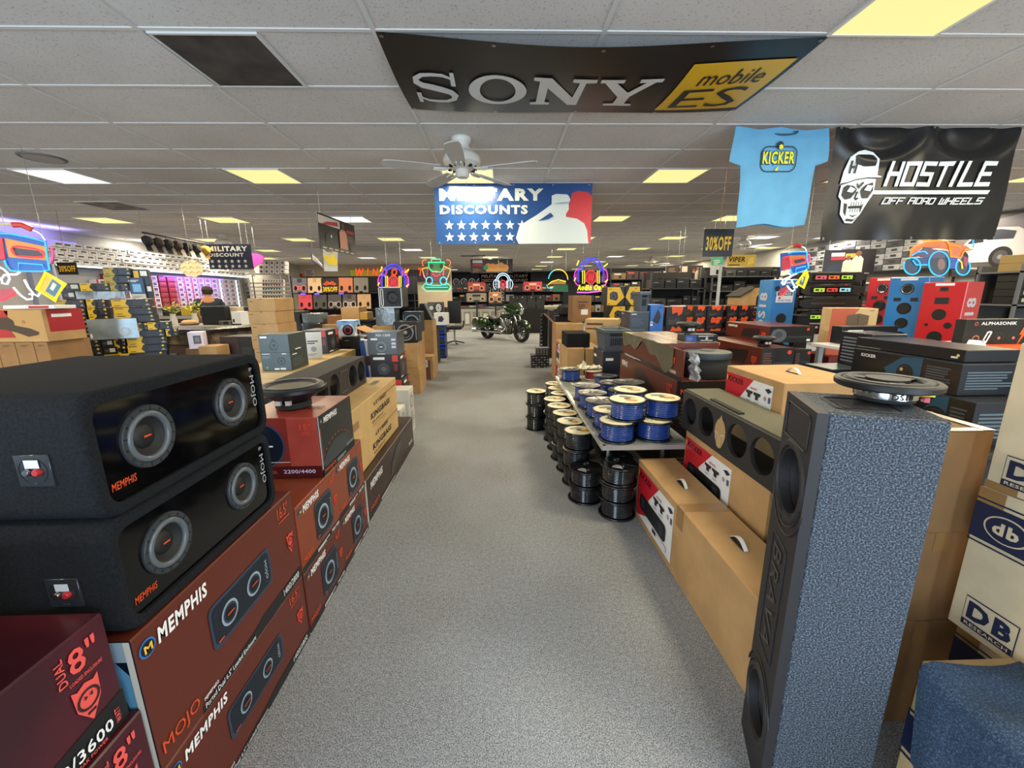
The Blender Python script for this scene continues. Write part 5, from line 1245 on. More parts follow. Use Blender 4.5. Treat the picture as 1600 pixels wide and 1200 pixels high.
for z, cols, lab in ((1.621, (LP, LO, LG), 'topmost'), (1.451, (LG, LR, LC), 'second'), (1.271, None, 'third'), (1.081, (LG, LO, LC), 'fourth')):
    t = thing('sound_bar', '%s black overhead sound bar on the rack%s' % (lab, ' with three lit radios' if cols else ', with a plain silver slot'), 'sound bar', ((xr0 + xr1) / 2, 5.98, z))
    w = (xr1 - xr0) / 2 - .035; h = .125
    mb = MB(.003); pr = [(-w, .03), (-w * .85, 0), (w * .85, 0), (w, .03), (w, h * .8), (w * .8, h), (-w * .8, h), (-w, h * .8)]
    fq = F((0, -.25, 0), (1, 0, 0), (0, 0, 1), 1, 1); mb.prism(pr, fq, 0, M('vinyl_black', '#1b1a19', .5), .42)
    fd = F((-w * .8, -.25, .02), (1, 0, 0), (0, 0, 1), w * 1.6, h - .04); mb.build('bar_body', t)
    mb = MB(.003)
    if cols: mb.rect(fd, .06, .0, .92, 1, GLOSS, 1); radio_lights(mb, fd, cols, .5, .6)
    else: mb.rect(fd, .1, .3, .8, .6, C('#6a6252', .3, metal=.7), 1)
    mb.build('radio_panel', t)
    mb = MB(); mb.box(-w * .5, -.2, h, w * .5, .1, h + .012, C('#6b6350', .5)); mb.build('wood_cap', t)
for i in range(7): xb('stereo_carton', 'small red and white stereo carton, %s from the left under the sound bars' % ORD[i], 'carton', xr0 + .03 + i * .125, xr0 + .145 + i * .125, 5.78, 6.0, .921, 1.02, C('#5a1d26', .4), lambda mb, fr: (mb.rect(fr['Y-'], .1, .6, .9, .9, WHITE, 1), mb.disc(fr['Y-'], .5, .32, .22, MATTE, 1, 12)), lift=.003, group='small red and white stereo cartons')
xb('storage_cabinet', 'red low cabinet with a white top under the sound bar rack', 'cabinet', 4.16, 4.7, 5.35, 5.70, 0, .62, C('#a3191d', .4), lambda mb, fr: (mb.rect(fr['Y-'], 0, .78, 1, 1, WHITE, 1), mb.rect(fr['Y-'], .35, .84, .65, .92, BLACK, 2), mb.rect(fr['Z+'], 0, 0, 1, 1, WHITE, 1)))
# posters above
def poster(name, label, px, Y, deco, cat='poster', th=.012, X=None, rot=None, wire=False, base=None):
    """px: top-left, top-right, bottom-left of the sheet in the photo, on the plane depth Y (front) or X (side wall)."""
    (ax, ay), (bx_, by_), (cx, cy) = px
    if isinstance(Y, (tuple, list)): A, B = at(ax, ay, Y=Y[0]), at(bx_, by_, Y=Y[1])
    elif X is not None: A, B = at(ax, ay, X=X), at(bx_, by_, X=X)
    else: A, B = at(ax, ay, Y=Y), at(bx_, by_, Y=Y)
    Cc = at(cx, cy, X=X) if X is not None else at(cx, cy, Y=A.y)
    u = V((B.x - A.x, B.y - A.y, 0)); w = u.length; h = A.z - Cc.z; ang = math.atan2(u.y, u.x)
    mb = MB(.003 if A.y > 3 else .0015); fr = mb.box(0, 0, -h, w, th, 0, base or WHITE)
    f = F((0, 0, -h), (1, 0, 0), (0, 0, 1), w, h); deco(mb, f)
    o = mb.build(name, None, (A.x, A.y, A.z), ang)
    if wire:
        for u_ in (.08, .92):
            m2 = MB(); m2.cyl((u_ * w, th / 2, 0), (u_ * w, th / 2, CEIL - A.z), .0025, ALU, 6); m2.build('hanging_wire', o)
    return tag(o, label, cat)
SKIN = C('#c98d6a', .6)
def person_print(mb, f, a, b, w, h, shirt, k=3):
    mb.poly(f, [(a, b), (a + w, b), (a + w * .98, b + h * .62), (a + w * .72, b + h * .76), (a + w * .3, b + h * .76), (a + w * .02, b + h * .62)], shirt, k)
    mb.disc(f, a + w * .5, b + h * .88, h * .12, C('#7d5238', .6), k + 1, 14); mb.rect(f, a + w * .44, b + h * .7, a + w * .56, b + h * .8, C('#7d5238', .6), k + .5)
def deco_two(mb, f):
    mb.rect(f, 0, 0, 1, 1, C('#1d1717', .4), 1); mb.rect(f, .14, .74, .40, .88, WHITE, 2); mb.rect(f, .14, .60, .42, .72, RED, 2); mb.rect(f, .42, .68, .66, .84, C('#f0a03a', .5), 2)
    mb.poly(f, [(.1, .12), (.45, .12), (.42, .4), (.2, .42), (.08, .25)], C('#141316', .3), 2)
    person_print(mb, f, .38, .10, .20, .66, C('#d6c8b0', .6)); person_print(mb, f, .55, .10, .22, .84, C('#ded2bd', .6), 5)
    for i in range(7): mb.rect(f, .05 + i * .13, .03, .14 + i * .13, .07, C('#a08a80', .5), 2)
poster('wall_poster', 'dark poster of two men in pale shirts above the sound bars', ((1289, 391), (1371, 386), (1281, 430)), (5.9, 5.72), deco_two, wire=True)
# white car poster high on the right wall
def deco_car(mb, f):
    mb.rect(f, 0, 0, 1, 1, C('#56504f', .4), 1); mb.rect(f, 0, .72, 1, 1, C('#6c6676', .4), 2); mb.poly(f, [(0, .86), (.3, .9), (1, 1), (0, 1)], C('#221f26', .4), 3); mb.rect(f, 0, .0, 1, .10, C('#2b2a28', .5), 2)
    Wc = C('#d9d6d8', .3); K2 = C('#1b1b1f', .3)
    mb.poly(f, [(.0, .30), (.02, .52), (.14, .56), (.24, .72), (.46, .80), (.75, .76), (.97, .60), (1, .40), (.98, .26), (.8, .22), (.1, .24)], Wc, 4)
    mb.poly(f, [(.17, .56), (.26, .69), (.36, .74), (.38, .57)], K2, 5); mb.poly(f, [(.42, .60), (.40, .75), (.55, .76), (.74, .70), (.72, .58)], C('#33384a', .3), 5)
    for u in (.10, .62): mb.disc(f, u, .30, .17, K2, 5, 24); mb.disc(f, u, .30, .11, C('#4a4850', .3), 6, 16); mb.disc(f, u, .30, .04, C('#8a8890', .3), 7, 10)
    mb.poly(f, [(.85, .48), (.97, .52), (.96, .44)], K2, 5); mb.line(f, .0, .16, .9, .08, .03, C('#a8a096', .5), 3)
poster('wall_poster', 'large poster of a white coupe high on the right wall', ((1500, 345), (1640, 318), (1500, 432)), 0, deco_car, X=8.98)
# shelving along the right, beyond the towers
TANB = C('#a98f58', .6)
rack('grey shelf rack at the right edge with tan boxes on top', 6.3, 7.6, 4.95, 5.45, [.5, 1.05, 1.32, 1.72], 1.8, M('grey_upright', '#6c6e70', .4), back=C('#4a4742', .7))
for i in range(4):
    for j in range(2): xb('parts_box', 'tan parts box, %s row, %s from the left on the right-edge rack' % (('lower', 'upper')[j], ORD[i]), 'box', 6.40 + i * .26, 6.645 + i * .26, 5.0, 5.3, 1.721 + j * .10, 1.82 + j * .10, TANB, lambda mb, fr: mb.rect(fr['Y-'], .2, .3, .8, .75, C('#d9cc9a', .5), 1), lift=.003, group='tan parts boxes')
for i in range(8): xb('parts_box', 'black parts box with a pale label, %s in a column display on the right-edge rack' % ORD[i], 'box', 6.36 + (i % 2) * .16, 6.50 + (i % 2) * .16, 5.0, 5.25, 1.321 + (i // 2) * .092, 1.41 + (i // 2) * .092, C('#1c1b1a', .5), lambda mb, fr: mb.rect(fr['Y-'], .5, .3, .9, .8, C('#c9c09a', .5), 1), lift=.003, group='black parts boxes with pale labels')
xb('dash_kit', 'black dashboard frame on the right-edge rack', 'dash kit', 6.85, 7.3, 5.02, 5.3, 1.321, 1.66, MATTE, lambda mb, fr: (mb.rect(fr['Y-'], .2, .3, .8, .8, C('#050505', .5), 1)), lift=.004)
t = xb('monitor', 'grey plastic-wrapped box low on the right-edge rack', 'box', 6.75, 7.35, 4.98, 5.3, 1.051, 1.26, C('#7d8488', .3), lambda mb, fr: mb.rect(fr['Y-'], 0, 0, .5, 1, C('#2a2a2c', .4), 1), lift=.003)
# wall display of amplifiers high on the right wall
for j in range(6):
    for i in range(9):
        z = 1.95 + j * .125; y = 8.3 + i * .42
        xb('stereo_carton', 'white and grey stereo carton, %s row up, %s along the high right wall display' % (ORD[j], ORD[i]), 'carton', 8.78, 9.06, y, y + .40, z, z + .118, C('#b9b7b4', .5) if (i + j) % 3 else C('#47474a', .5), lambda mb, fr: (mb.rect(fr['X-'], .35, .3, .7, .7, BLACK, 1), mb.lines(fr['X-'], .05, .3, .2, .4, 2, C('#777', .5), 1)), lift=.004, group='stereo cartons on the high right wall display')
rack('long black wall shelf along the right wall under the high stereo cartons', 8.70, 9.06, 8.2, 12.3, [.9, 1.40, 1.94], 1.95)
for j, z in enumerate((.901, 1.401)):
    for i in range(12):
        h = random.uniform(.18, .34); y = 8.32 + i * .33
        xb('speaker_carton', 'dark speaker carton, %s from the front on the %s right wall shelf' % (ORD[i], ('lower', 'upper')[j]), 'carton', 8.76, 9.0, y, y + .29, z, z + h, C(random.choice(['#22201f', '#3a1d1c', '#1c2430', '#4d4437']), .4), lambda mb, fr: (mb.disc(fr['X-'], .5, .45, .26, C('#4b4a4a', .4), 1, 14), mb.rect(fr['X-'], .1, .82, .6, .92, random.choice([WHITE, RED, ORANGE]), 1)), lift=.004, group='dark speaker cartons on the right wall shelf')
# ================================================================ left middle ground
TZL = .885
def deco_flat(mb, fr):
    f = fr['X+']; mb.rect(f, 0, .35, 1, .9, C('#c79a2e', .5), 1); mb.lines(f, .03, .45, .2, .3, 1, C('#5a3f1a', .5), 2); mb.disc(f, .02, .6, .2, C('#3a2a14', .5), 2, 10)
table('display_table', 'dark-skirted table under the flat tan cartons, left of the stencilled cartons', -2.32, -1.68, 3.28, 4.85, .68, skirt=DCLOTH)
for i in range(2):
    for j in range(4):
        y0 = 3.34 + i * .74
        xb('flat_carton', 'flat tan carton with a yellow edge stripe, %s of four in the %s pile' % (('lowest', 'second', 'third', 'top')[j], ('nearer', 'farther')[i]), 'carton', -2.25, -1.70 + .005 * (j % 2), y0, y0 + .72, .681 + j * .051, .681 + j * .051 + .0505, CARD3, deco_flat, .002, group='flat tan cartons')
GG = M('grey_green_box_print', '#3c4a4a', .35, noise=.08, nscale=8)
def deco_gg(mb, fr):
    e = fr['Y-']; mb.rect(e, 0, .5, 1, .515, C('#26302f', .4), 1); mb.rect(e, .06, .90, .28, .95, WHITE, 1); mb.rect(e, .03, .9, .05, .95, RED, 1)
    mb.poly(e, [(.36, .58), (.55, .56), (.64, .68), (.58, .80), (.48, .90), (.38, .78), (.32, .68)], C('#1f2a2d', .35), 1); mb.ring(e, .50, .70, .06, .09, C('#46565a', .3), 2, 14)
    mb.disc(e, .68, .27, .11, C('#182022', .3), 1, 16); mb.ring(e, .68, .27, .05, .07, C('#54646a', .3), 2, 12)
    mb.lines(e, .06, .46, .4, .03, 1, WHITE, 2); mb.lines(e, .72, .46, .22, .04, 1, WHITE, 2); mb.lines(e, .06, .34, .3, .08, 3, C('#6c7c7c', .4), 1); mb.rect(e, .42, .03, .58, .07, WHITE, 1); mb.rect(e, .62, .03, .80, .08, C('#cfcfcf', .4), 1); mb.poly(e, [(.14, .07), (.18, .13), (.22, .07)], C('#6ab04c', .4), 1)
    f = fr['X+']; mb.rect(f, 0, .5, 1, .515, C('#1e2423', .4), 1); mb.rect(f, 0, 0, 1, 1, C('#39413e', .4), .5); mb.lines(f, .3, .55, .5, .06, 1, WHITE, 1); mb.lines(f, .1, .42, .4, .06, 1, WHITE, 1); mb.lines(f, .1, .1, .7, .25, 5, C('#59615e', .4), 1)
xb('speaker_carton', 'grey-green carton picturing drivers, standing on the nearer flat tan pile', 'carton', -1.99, -1.745, 3.42, 3.72, TZL + .002, 1.188, GG, deco_gg)
t = thing('price_sign', 'white leaning paper sign between the grey-green and the black-red carton', 'sign', (-1.86, 4.10, TZL + .002), .25)
mb = MB(.0015); mb.T = Matrix.Rotation(-.22, 4, 'X'); fr = mb.box(-.075, 0, 0, .075, .004, .26, C('#d6d9d2', .5)); e = fr['Y-']; mb.lines(e, .12, .55, .7, .16, 2, C('#2c3d5a', .5), 1); mb.disc(e, .5, .35, .10, C('#9aa4a4', .5), 1, 14); mb.lines(e, .15, .1, .6, .1, 2, C('#99a', .5), 1); mb.build('sheet', t)
mb = MB(); mb.prism([(0, 0), (.10, 0), (.06, .24)], F((-.02, .002, 0), (0, 1, 0), (0, 0, 1), 1, 1), .01, WHITE, .0); mb.build('prop', t)
def deco_mkr(mb, fr):
    for k, s in (('Y-', .0), ('X+', .0)):
        e = fr[k]; mb.rect(e, .75, .72, .95, .98, C('#c8362e', .4), 1); mb.rect(e, .12, .80, .5, .90, WHITE, 1); mb.disc(e, .45, .42, .24, C('#3a3d40', .35), 1, 18); mb.disc(e, .45, .42, .10, C('#5c6064', .35), 2, 12); mb.lines(e, .1, .06, .5, .08, 1, WHITE, 1); mb.rect(e, .8, .35, .92, .62, C('#7a2522', .4), 1)
xb('speaker_carton', 'black carton with red corner tags on the farther flat tan pile', 'carton', -2.10, -1.85, 4.42, 4.74, TZL + .002, 1.135, C('#17110f', .35), deco_mkr)
# column of tan cartons
for i in range(6):
    z0 = .68 + i * .132
    t_ = xb('cardboard_carton', 'tan carton in the tall column left of the flat piles, %s from the top' % ORD[5 - i], 'carton', -2.64 + .012 * (i % 2), -2.36 + .012 * (i % 2), 4.42, 4.82, z0, z0 + .131, CARD, lambda mb, fr: (mb.rect(fr['Y-'], .06, .72, .2, .78, C('#6a4a2a', .5), 1), mb.rect(fr['Y-'], .45, .9, .55, 1, TAPE, 1)), group='column of tan cartons')
table('display_table', 'dark table under the tan carton column and the silver-wrapped box', -2.98, -2.34, 4.36, 5.25, .678, skirt=DCLOTH)
table('display_table', 'dark table behind the flat tan piles, carrying a black speaker and wrapped boxes', -2.62, -1.62, 5.28, 6.05, .95, skirt=DCLOTH)
def on2(px, Y, z, d, name, label, cat, mat, deco=None, **k): return fb(name, label, cat, px, Y, d, mat, deco, z=z, **k)
on2((441, 487, 469, 522), 5.3, .952, .3, 'speaker_enclosure', 'black speaker box with a dark round woofer beside the tan column', 'speaker', C('#1d1c19', .6), lambda mb, fr: (mb.disc(fr['Y-'], .55, .45, .34, C('#0e0e0d', .5), 1, 24), mb.ring(fr['Y-'], .55, .45, .2, .24, C('#262521', .4), 2, 24)))
FILM = M('grey_shiny_film', '#5d6b70', .15, spec=.9, bump=.8, bscale=14)
FILMD = M('dark_shiny_film', '#262c33', .15, spec=.9, bump=.8, bscale=14)
o = on2((471, 505, 501, 524), 5.3, .952, .3, 'wrapped_box', 'lower dark box in shiny black wrap right of the black speaker', 'box', FILMD)
zw = .952 + o.dimensions.z
on2((472, 490, 500, 505), 5.32, zw + .002, .26, 'wrapped_box', 'upper box in shiny silver wrap right of the black speaker', 'box', FILM)
o = on2((504, 507, 529, 526), 5.35, .952, .3, 'cardboard_carton', 'tan carton right of the silver-wrapped box', 'carton', CARD)
on2((511, 493, 525, 505), 5.40, .952 + o.dimensions.z + .002, .2, 'cardboard_carton', 'small brown carton on the tan carton right of the silver wrap', 'carton', C('#8a5a34', .7))
table('display_table', 'dark table carrying the blue-sky carton and tan boxes in the middle left', -1.80, -1.48, 4.96, 5.26, .88, skirt=DCLOTH)
o = on2((535, 526, 572, 545), 4.98, .882, .22, 'amplifier_carton', 'flat black carton with a white label under the blue-sky carton', 'carton', BLACK, lambda mb, fr: (mb.rect(fr['Y-'], .78, .3, .95, .9, WHITE, 1), mb.lines(fr['Y-'], .1, .6, .3, .15, 1, C('#888', .5), 1)))
zc = .882 + o.dimensions.z
def deco_sky(mb, fr):
    for k in ('Y-', 'X+'):
        e = fr[k]; mb.rect(e, 0, .35, 1, 1, C('#7aa5cc', .4), 1); mb.poly(e, [(0, .3), (.3, .75), (.5, .5), (.8, .85), (1, .6), (1, .3)], C('#c8d6e2', .4), 2); mb.disc(e, .62, .40, .34, C('#1b1a24', .3), 3, 20); mb.ring(e, .62, .40, .16, .24, C('#b0343c', .4), 4, 16); mb.rect(e, .3, .9, .6, .96, C('#24426a', .4), 3)
on2((527, 501, 554, 526), 5.0, zc + .002, .2, 'speaker_carton', 'white and blue sky-printed carton picturing a large driver', 'carton', WHITE, deco_sky)
table('display_table', 'plain table further back carrying tan boxes before the dashboard display', -2.75, -2.02, 6.55, 7.3, at(546, 500, Y=6.6).z, skirt=DCLOTH)
zq2 = at(546, 500, Y=6.6).z
on2((533, 480, 561, 500), 6.6, zq2 + .002, .4, 'cardboard_carton', 'large plain tan carton in front of the dashboard display', 'carton', CARD)
on2((562, 488, 574, 500), 6.6, zq2 + .002, .3, 'cardboard_carton', 'small yellowish carton right of the large plain tan carton', 'carton', C('#b5893a', .6))
# stack beside the aisle: drivers in cartons
def wb(mb, fr):
    e = fr['Y-']; mb.poly(e, [(0, .2), (.5, .5), (.3, 1), (0, 1)], C('#2a4f9a', .4), 1); mb.disc(e, .5, .75, .06, C('#4a2026', .4), 2, 16); mb.lines(e, .1, .1, .6, .2, 3, C('#2a3f7a', .4), 1)
xb('speaker_carton', 'black-red carton picturing a woofer, lowest beside the aisle behind the empty speaker box', 'carton', -1.44, -1.10, 4.62, 4.95, 0, .28, C('#1a1413', .35), deco_mkr)
xb('speaker_carton', 'black-red carton picturing a woofer, second up beside the aisle', 'carton', -1.46, -1.12, 4.60, 4.93, .281, .56, C('#1a1413', .35), deco_mkr)
xb('speaker_carton', 'black-red carton with a large round woofer, third up beside the aisle', 'carton', -1.47, -1.14, 4.58, 4.91, .561, .845, C('#191211', .35), deco_mkr)
t = thing('speaker_carton', 'silver-grey opened carton with torn tan flaps, on the black-red cartons', 'carton', (-1.31, 4.72, .846))
mb = MB(.002); fr = mb.box(-.165, -.16, 0, .165, .16, .25, M('silver_grey_print', '#4a5054', .3), .003); e = fr['Y-']; mb.text(e, 'XD-1200', .28, .82, .5, .10, WHITE, 1, .02); mb.rect(e, .12, .66, .34, .74, WHITE, 1); mb.ring(e, .45, .36, .17, .23, C('#6c7478', .3), 1, 22); mb.disc(e, .45, .36, .1, C('#2e3438', .3), 2, 16); mb.rect(e, .40, .34, .5, .38, WHITE, 3)
for v in (.62, .45, .3): mb.rect(e, .80, v, .94, v + .1, C('#c8c8c8', .4), 1)
mb.lines(e, .3, .03, .4, .06, 1, WHITE, 1); mb.build('carton_body', t)
for s, a in ((-1, 1.15), (1, -1.2)):
    mb = MB(); mb.T = Matrix.Translation((s * .165, 0, .25)) @ Matrix.Rotation(a * -1 * (1), 4, 'Y') ; mb.box(-.003, -.16, 0, .003, .16, .13, CARD); mb.build('flap', t)
xb('speaker_carton', 'white and blue carton with a red driver left of the silver-grey opened carton', 'carton', -1.66, -1.485, 4.862, 4.95, .0, .98, WHITE, wb)
# tan cartons and boxed subwoofers nearer the motorcycle
def deco_tan(mb, fr):
    mb.lines(fr['Y-'], .15, .55, .4, .04, 1, C('#7a5a34', .6), 1); mb.line(fr['Y-'], .2, .3, .75, .3, .006, C('#8a6a40', .6), 1); mb.rect(fr['X+'], .3, .5, .6, .8, C('#8a6a40', .6), 1); mb.rect(fr['X+'], .35, .52, .58, .78, CARD, 2)
xb('cardboard_carton', 'tan carton on the carpet at the aisle, under another tan carton with a speaker above', 'carton', -1.55, -1.25, 6.2, 6.62, 0, .40, CARD, deco_tan)
xb('cardboard_carton', 'tan carton carrying a black speaker with a silver ring, beside the aisle', 'carton', -1.59, -1.27, 6.2, 6.62, .401, .782, CARD, deco_tan)
xb('cardboard_carton', 'tall tan carton right behind the silver-ringed speaker stack', 'carton', -1.57, -1.30, 6.66, 7.0, 0, .90, CARD, deco_tan)
xb('cardboard_carton', 'tall tan carton with printed squares left of the blue speaker column', 'carton', -1.62, -1.26, 7.7, 8.1, 0, 1.03, CARD, deco_tan)
xb('cardboard_carton', 'small tan carton with a dark side panel on the carpet by the aisle', 'carton', -1.52, -1.22, 7.25, 7.6, 0, .42, CARD, lambda mb, fr: (mb.rect(fr['Y-'], .3, .0, .85, .85, C('#6b4c40', .6), 1), mb.rect(fr['Y-'], .4, .55, .7, .85, WHITE, 2), mb.lines(fr['Y-'], .45, .58, .2, .22, 3, C('#333', .5), 3)))
def sub_box(label, px, Y, d, z, frame=None, slot=False, ringm=C('#a8acae', .3, metal=.6)):
    a = at(px[0], px[3], Y=Y); b = at(px[2], px[1], Y=Y); w = b.x - a.x; h = b.z - z
    t = thing('subwoofer', label, 'speaker', ((a.x + b.x) / 2, Y, z))
    mb = MB(.003); fr = mb.box(-w / 2, 0, 0, w / 2, d, h, C('#141517', .5), .01); e = fr['Y-']
    if frame:
        for r in ((0, 0, 1, .05), (0, .95, 1, 1), (0, 0, .04, 1), (.96, 0, 1, 1)): mb.rect(e, *r, frame, 1)
    if slot:
        for r in ((.08, .08, .20, .13), (.08, .87, .20, .92), (.08, .08, .11, .92), (.17, .08, .20, .92)): mb.rect(e, *r, WHITE, 1)
    else:
        mb.rect(e, .03, .15, .07, .85, C('#7a8084', .3), 1); mb.rect(e, .93, .15, .97, .85, C('#7a8084', .3), 1)
    mb.build('cabinet', t)
    r = min(w * (.36 if slot else .40), h * .40); cx = w * (.10 if slot else 0)
    driver(t, Matrix(((1, 0, 0, cx), (0, 0, -1, -.004), (0, 1, 0, h / 2), (0, 0, 0, 1))), r, frame=BLACK if slot else ringm, surround=RUBBER, cone=MATTE if slot else C('#3a3c3e', .4), cap=BLACK if slot else C('#8f9294', .3), logo=None, n=28)
    return t
sub_box('black square subwoofer with a silver ring on the tan cartons beside the aisle', (616, 503, 651, 536), 6.22, .36, .785)
sub_box('larger silver-ringed subwoofer behind, on the tall tan carton', (630, 487, 657, 517), 6.68, .3, .903)
xb('cardboard_carton', 'tan carton under the grey bagged speaker left of the silver-ringed subwoofers', 'carton', -1.98, -1.66, 6.42, 6.8, 0, at(600, 509, Y=6.45).z, CARD, deco_tan)
zg = at(600, 509, Y=6.45).z
o = fb('wrapped_box', 'grey bagged speaker under the white-framed subwoofer', 'box', (587, 481, 617, 509), 6.45, .32, FILM, None, z=zg + .002)
sub_box('white-framed subwoofer with a side slot, on the grey bagged speaker before the neon headphones', (593, 448, 627, 480), 6.42, .42, zg + .004 + o.dimensions.z, frame=C('#c8cacb', .4), slot=True)
t = thing('tweeter_pyramid', 'black wedge speaker leaning behind the silver-ringed subwoofers', 'speaker', (at(662, 505, Y=7.75).x, 7.9, 1.032))
mb = MB(); mb.prism([(-.13, 0), (.16, 0), (.02, .30), (-.06, .30)], F((0, -.14, 0), (1, 0, 0), (0, 0, 1), 1, 1), 0, C('#15161a', .5), .28); mb.build('body', t); mb = MB(); mb.prism([(-.09, .03), (.1, .03), (.01, .26), (-.045, .26)], F((0, -.142, 0), (1, 0, 0), (0, 0, 1), 1, 1), .004, MATTE, 0); mb.build('grille', t)
# blue three-pod column
t = thing('speaker_column', 'black column with three bright blue five-sided speaker pods by the aisle', 'speaker', (at(690, 559, Y=9.8).x, 9.8, 0))
hB = at(690, 506, Y=9.8).z; mb = MB(); mb.box(-.13, 0, 0, .11, .3, hB, BLACK, .004); mb.build('column', t)
for k in range(3):
    mb = MB(.004); z = .03 + k * hB / 3; hq = hB / 3 - .03; fq = F((-.10, -.002, z), (1, 0, 0), (0, 0, 1), .21, hq)
    mb.prism([(0, hq * .5), (.07, 0), (.21, .02), (.21, hq), (.07, hq)], fq, .05, C('#1f49c8', .35), 0); f2 = F(fq.o + V((0, -.05, 0)), (1, 0, 0), (0, 0, 1), .21, hq); mb.poly(f2, [(.2, .5), (.45, .2), (.9, .25), (.9, .8), (.45, .8)], C('#14224a', .3), 1); mb.disc(f2, .62, .5, .24, C('#3d4a3a', .3), 2, 16); mb.build('speaker_pod', t)
fb('amplifier_carton', 'white carton picturing an amplifier left of the blue speaker column', 'carton', (678, 489, 699, 508), 9.0, .3, WHITE, lambda mb, fr: (mb.poly(fr['Y-'], [(.3, .3), (.6, .25), (.75, .5), (.6, .75), (.35, .7)], C('#3a3a48', .4), 1)), z=None)
xb('display_plinth', 'dark plinth under the white amplifier carton', 'plinth', -1.80, -1.40, 8.95, 9.4, 0, at(688, 508, Y=9.0).z - .002, MATTE, None)
fb('speaker_grille_box', 'grey speaker box with a white perforated round grille behind the blue column', 'speaker', (668, 472, 692, 490), 11.5, .3, C('#4a4a4a', .5), lambda mb, fr: (mb.disc(fr['Y-'], .72, .5, .46, C('#1a1a1a', .4), 1, 20), [mb.disc(fr['Y-'], .72 + .15 * math.cos(a) * r, .5 + .3 * math.sin(a) * r, .07, C('#d8d8d4', .4), 2, 8) for r in (.5, 1.0) for a in [i * PI / (3 if r < 1 else 5) for i in range(6 if r < 1 else 10)]], mb.disc(fr['Y-'], .25, .5, .18, C('#bfbfc4', .4), 1, 14)))
xb('display_plinth', 'dark tall plinth under the perforated grille speaker', 'plinth', -2.2, -1.6, 11.4, 12.0, 0, at(680, 490, Y=11.5).z - .002, MATTE, None)

# ---- yellow and black amplifier cartons, far left
YB_ = C('#e0b81c', .4); YO = C('#b09a3a', .45); SLV = C('#9aa5aa', .3)
def deco_yb(dull=False, wide=True):
    yy = YO if dull else YB_
    def d(mb, fr):
        e = fr['Y-']; mb.poly(e, [(.0, .0), (.42, .0), (.34, .45), (.40, 1), (.0, 1)], yy, 1); mb.rect(e, .04, .80, .24, .90, C('#5a4a10', .4), 2); mb.rect(e, .06, .12, .2, .2, C('#5a4a10', .4), 2)
        mb.disc(e, .44, .5, .34, C('#141413', .35), 2, 16); mb.rect(e, .5, .15, .9, .85, C('#20242c' if not dull else '#1d2740', .35), 2); mb.disc(e, .90, .80, .14, yy, 3, 10); mb.poly(e, [(.84, .2), (.9, .45), (.97, .2)], SLV, 3)
    return d
def deco_yend(mb, fr):
    e = fr['Y-']; mb.disc(e, .3, .5, .2, C('#44484a', .4), 1, 10); mb.rect(e, .5, .3, .92, .8, C('#c3c6c0', .5), 1)
YBK = C('#131312', .4)
RB = [ # row bottoms in the photo, items (x0, x1, kind)
    (566, [(88, 100, 'e'), (101, 163, 'y'), (164, 262, 'k')]), (554, [(86, 97, 'e'), (98.5, 160, 'y'), (161, 182, 'e'), (184, 196, 'k'), (200, 262, 'y')]), (542, [(85, 93, 'e'), (94, 157, 'y'), (158, 177, 'e'), (178.5, 196, 'k'), (199, 262, 'y')]),
    (530, [(84, 94, 'e'), (95, 118, 'e'), (120, 140, 'd'), (141, 195, 'k'), (196, 258, 'y'), (260, 277, 'k')]), (518, [(84, 117, 'd'), (118, 138, 'd'), (139, 214, 'k'), (216, 230, 'k'), (231, 266, 'y')]), (505, [(93, 136, 'b'), (140, 170, 'y'), (182, 244, 'y')]),
    (493, [(90, 134, 'b'), (137, 168, 'y'), (178, 240, 'y')]), (480, [(87, 132, 'b'), (135, 165, 'y'), (174, 236, 'y')]), (467, [(97, 117, 'e'), (118, 196, 's')]), (454.6, [(97, 124, 'e'), (125, 171, 'y'), (172, 200, 'd')]), (442.2, [(162, 205, 'b')]), (429.8, [(161, 204, 'b')])]
PANG = math.radians(33); PP = at(170, 500, Y=4.95)
zt0 = atp(170, 566, PP, PANG).z
q0, q1 = atp(84, 560, PP, PANG), atp(272, 560, PP, PANG)
t = thing('display_table', 'dark-skirted display table under the pile of yellow and black cartons', 'table', ((q0.x + q1.x) / 2, (q0.y + q1.y) / 2, 0), PANG)
L_ = (q1 - q0).length / 2; mb = MB(); mb.box(-L_, -.03, zt0 - .032, L_, .6, zt0 - .002, MATTE, .004); mb.build('table_top', t); mb = MB(); mb.box(-L_ + .02, 0, 0, L_ - .02, .58, zt0 - .032, DCLOTH); mb.build('skirt', t)
KIND = {'y': 'yellow and black', 'd': 'dull yellow and black', 'b': 'dull yellow and navy', 's': 'silvery wrapped', 'e': 'black end-on', 'k': 'small black'}
for r, (yb, items) in enumerate(RB):
    zb_, ztp = atp(170, yb, PP, PANG).z, atp(170, yb - 12.2, PP, PANG).z - .002
    for i, (x0, x1, k) in enumerate(items):
        dec = {'y': deco_yb(), 'd': deco_yb(True), 'b': deco_yb(True), 's': None, 'e': deco_yend, 'k': deco_yb()}[k]
        fbr('amplifier_carton', '%s carton, %s row up, %s from left in the far left pile' % (KIND[k], ORD[r], ORD[i]), 'carton', (x0, yb - 12.2, x1, yb), PP, PANG, .30, FILM if k == 's' else YBK, dec, z=zb_, z1=ztp, c=.002, group='yellow and black cartons')
PQ = PP + V((math.sin(PANG), -math.cos(PANG), 0)) * .045
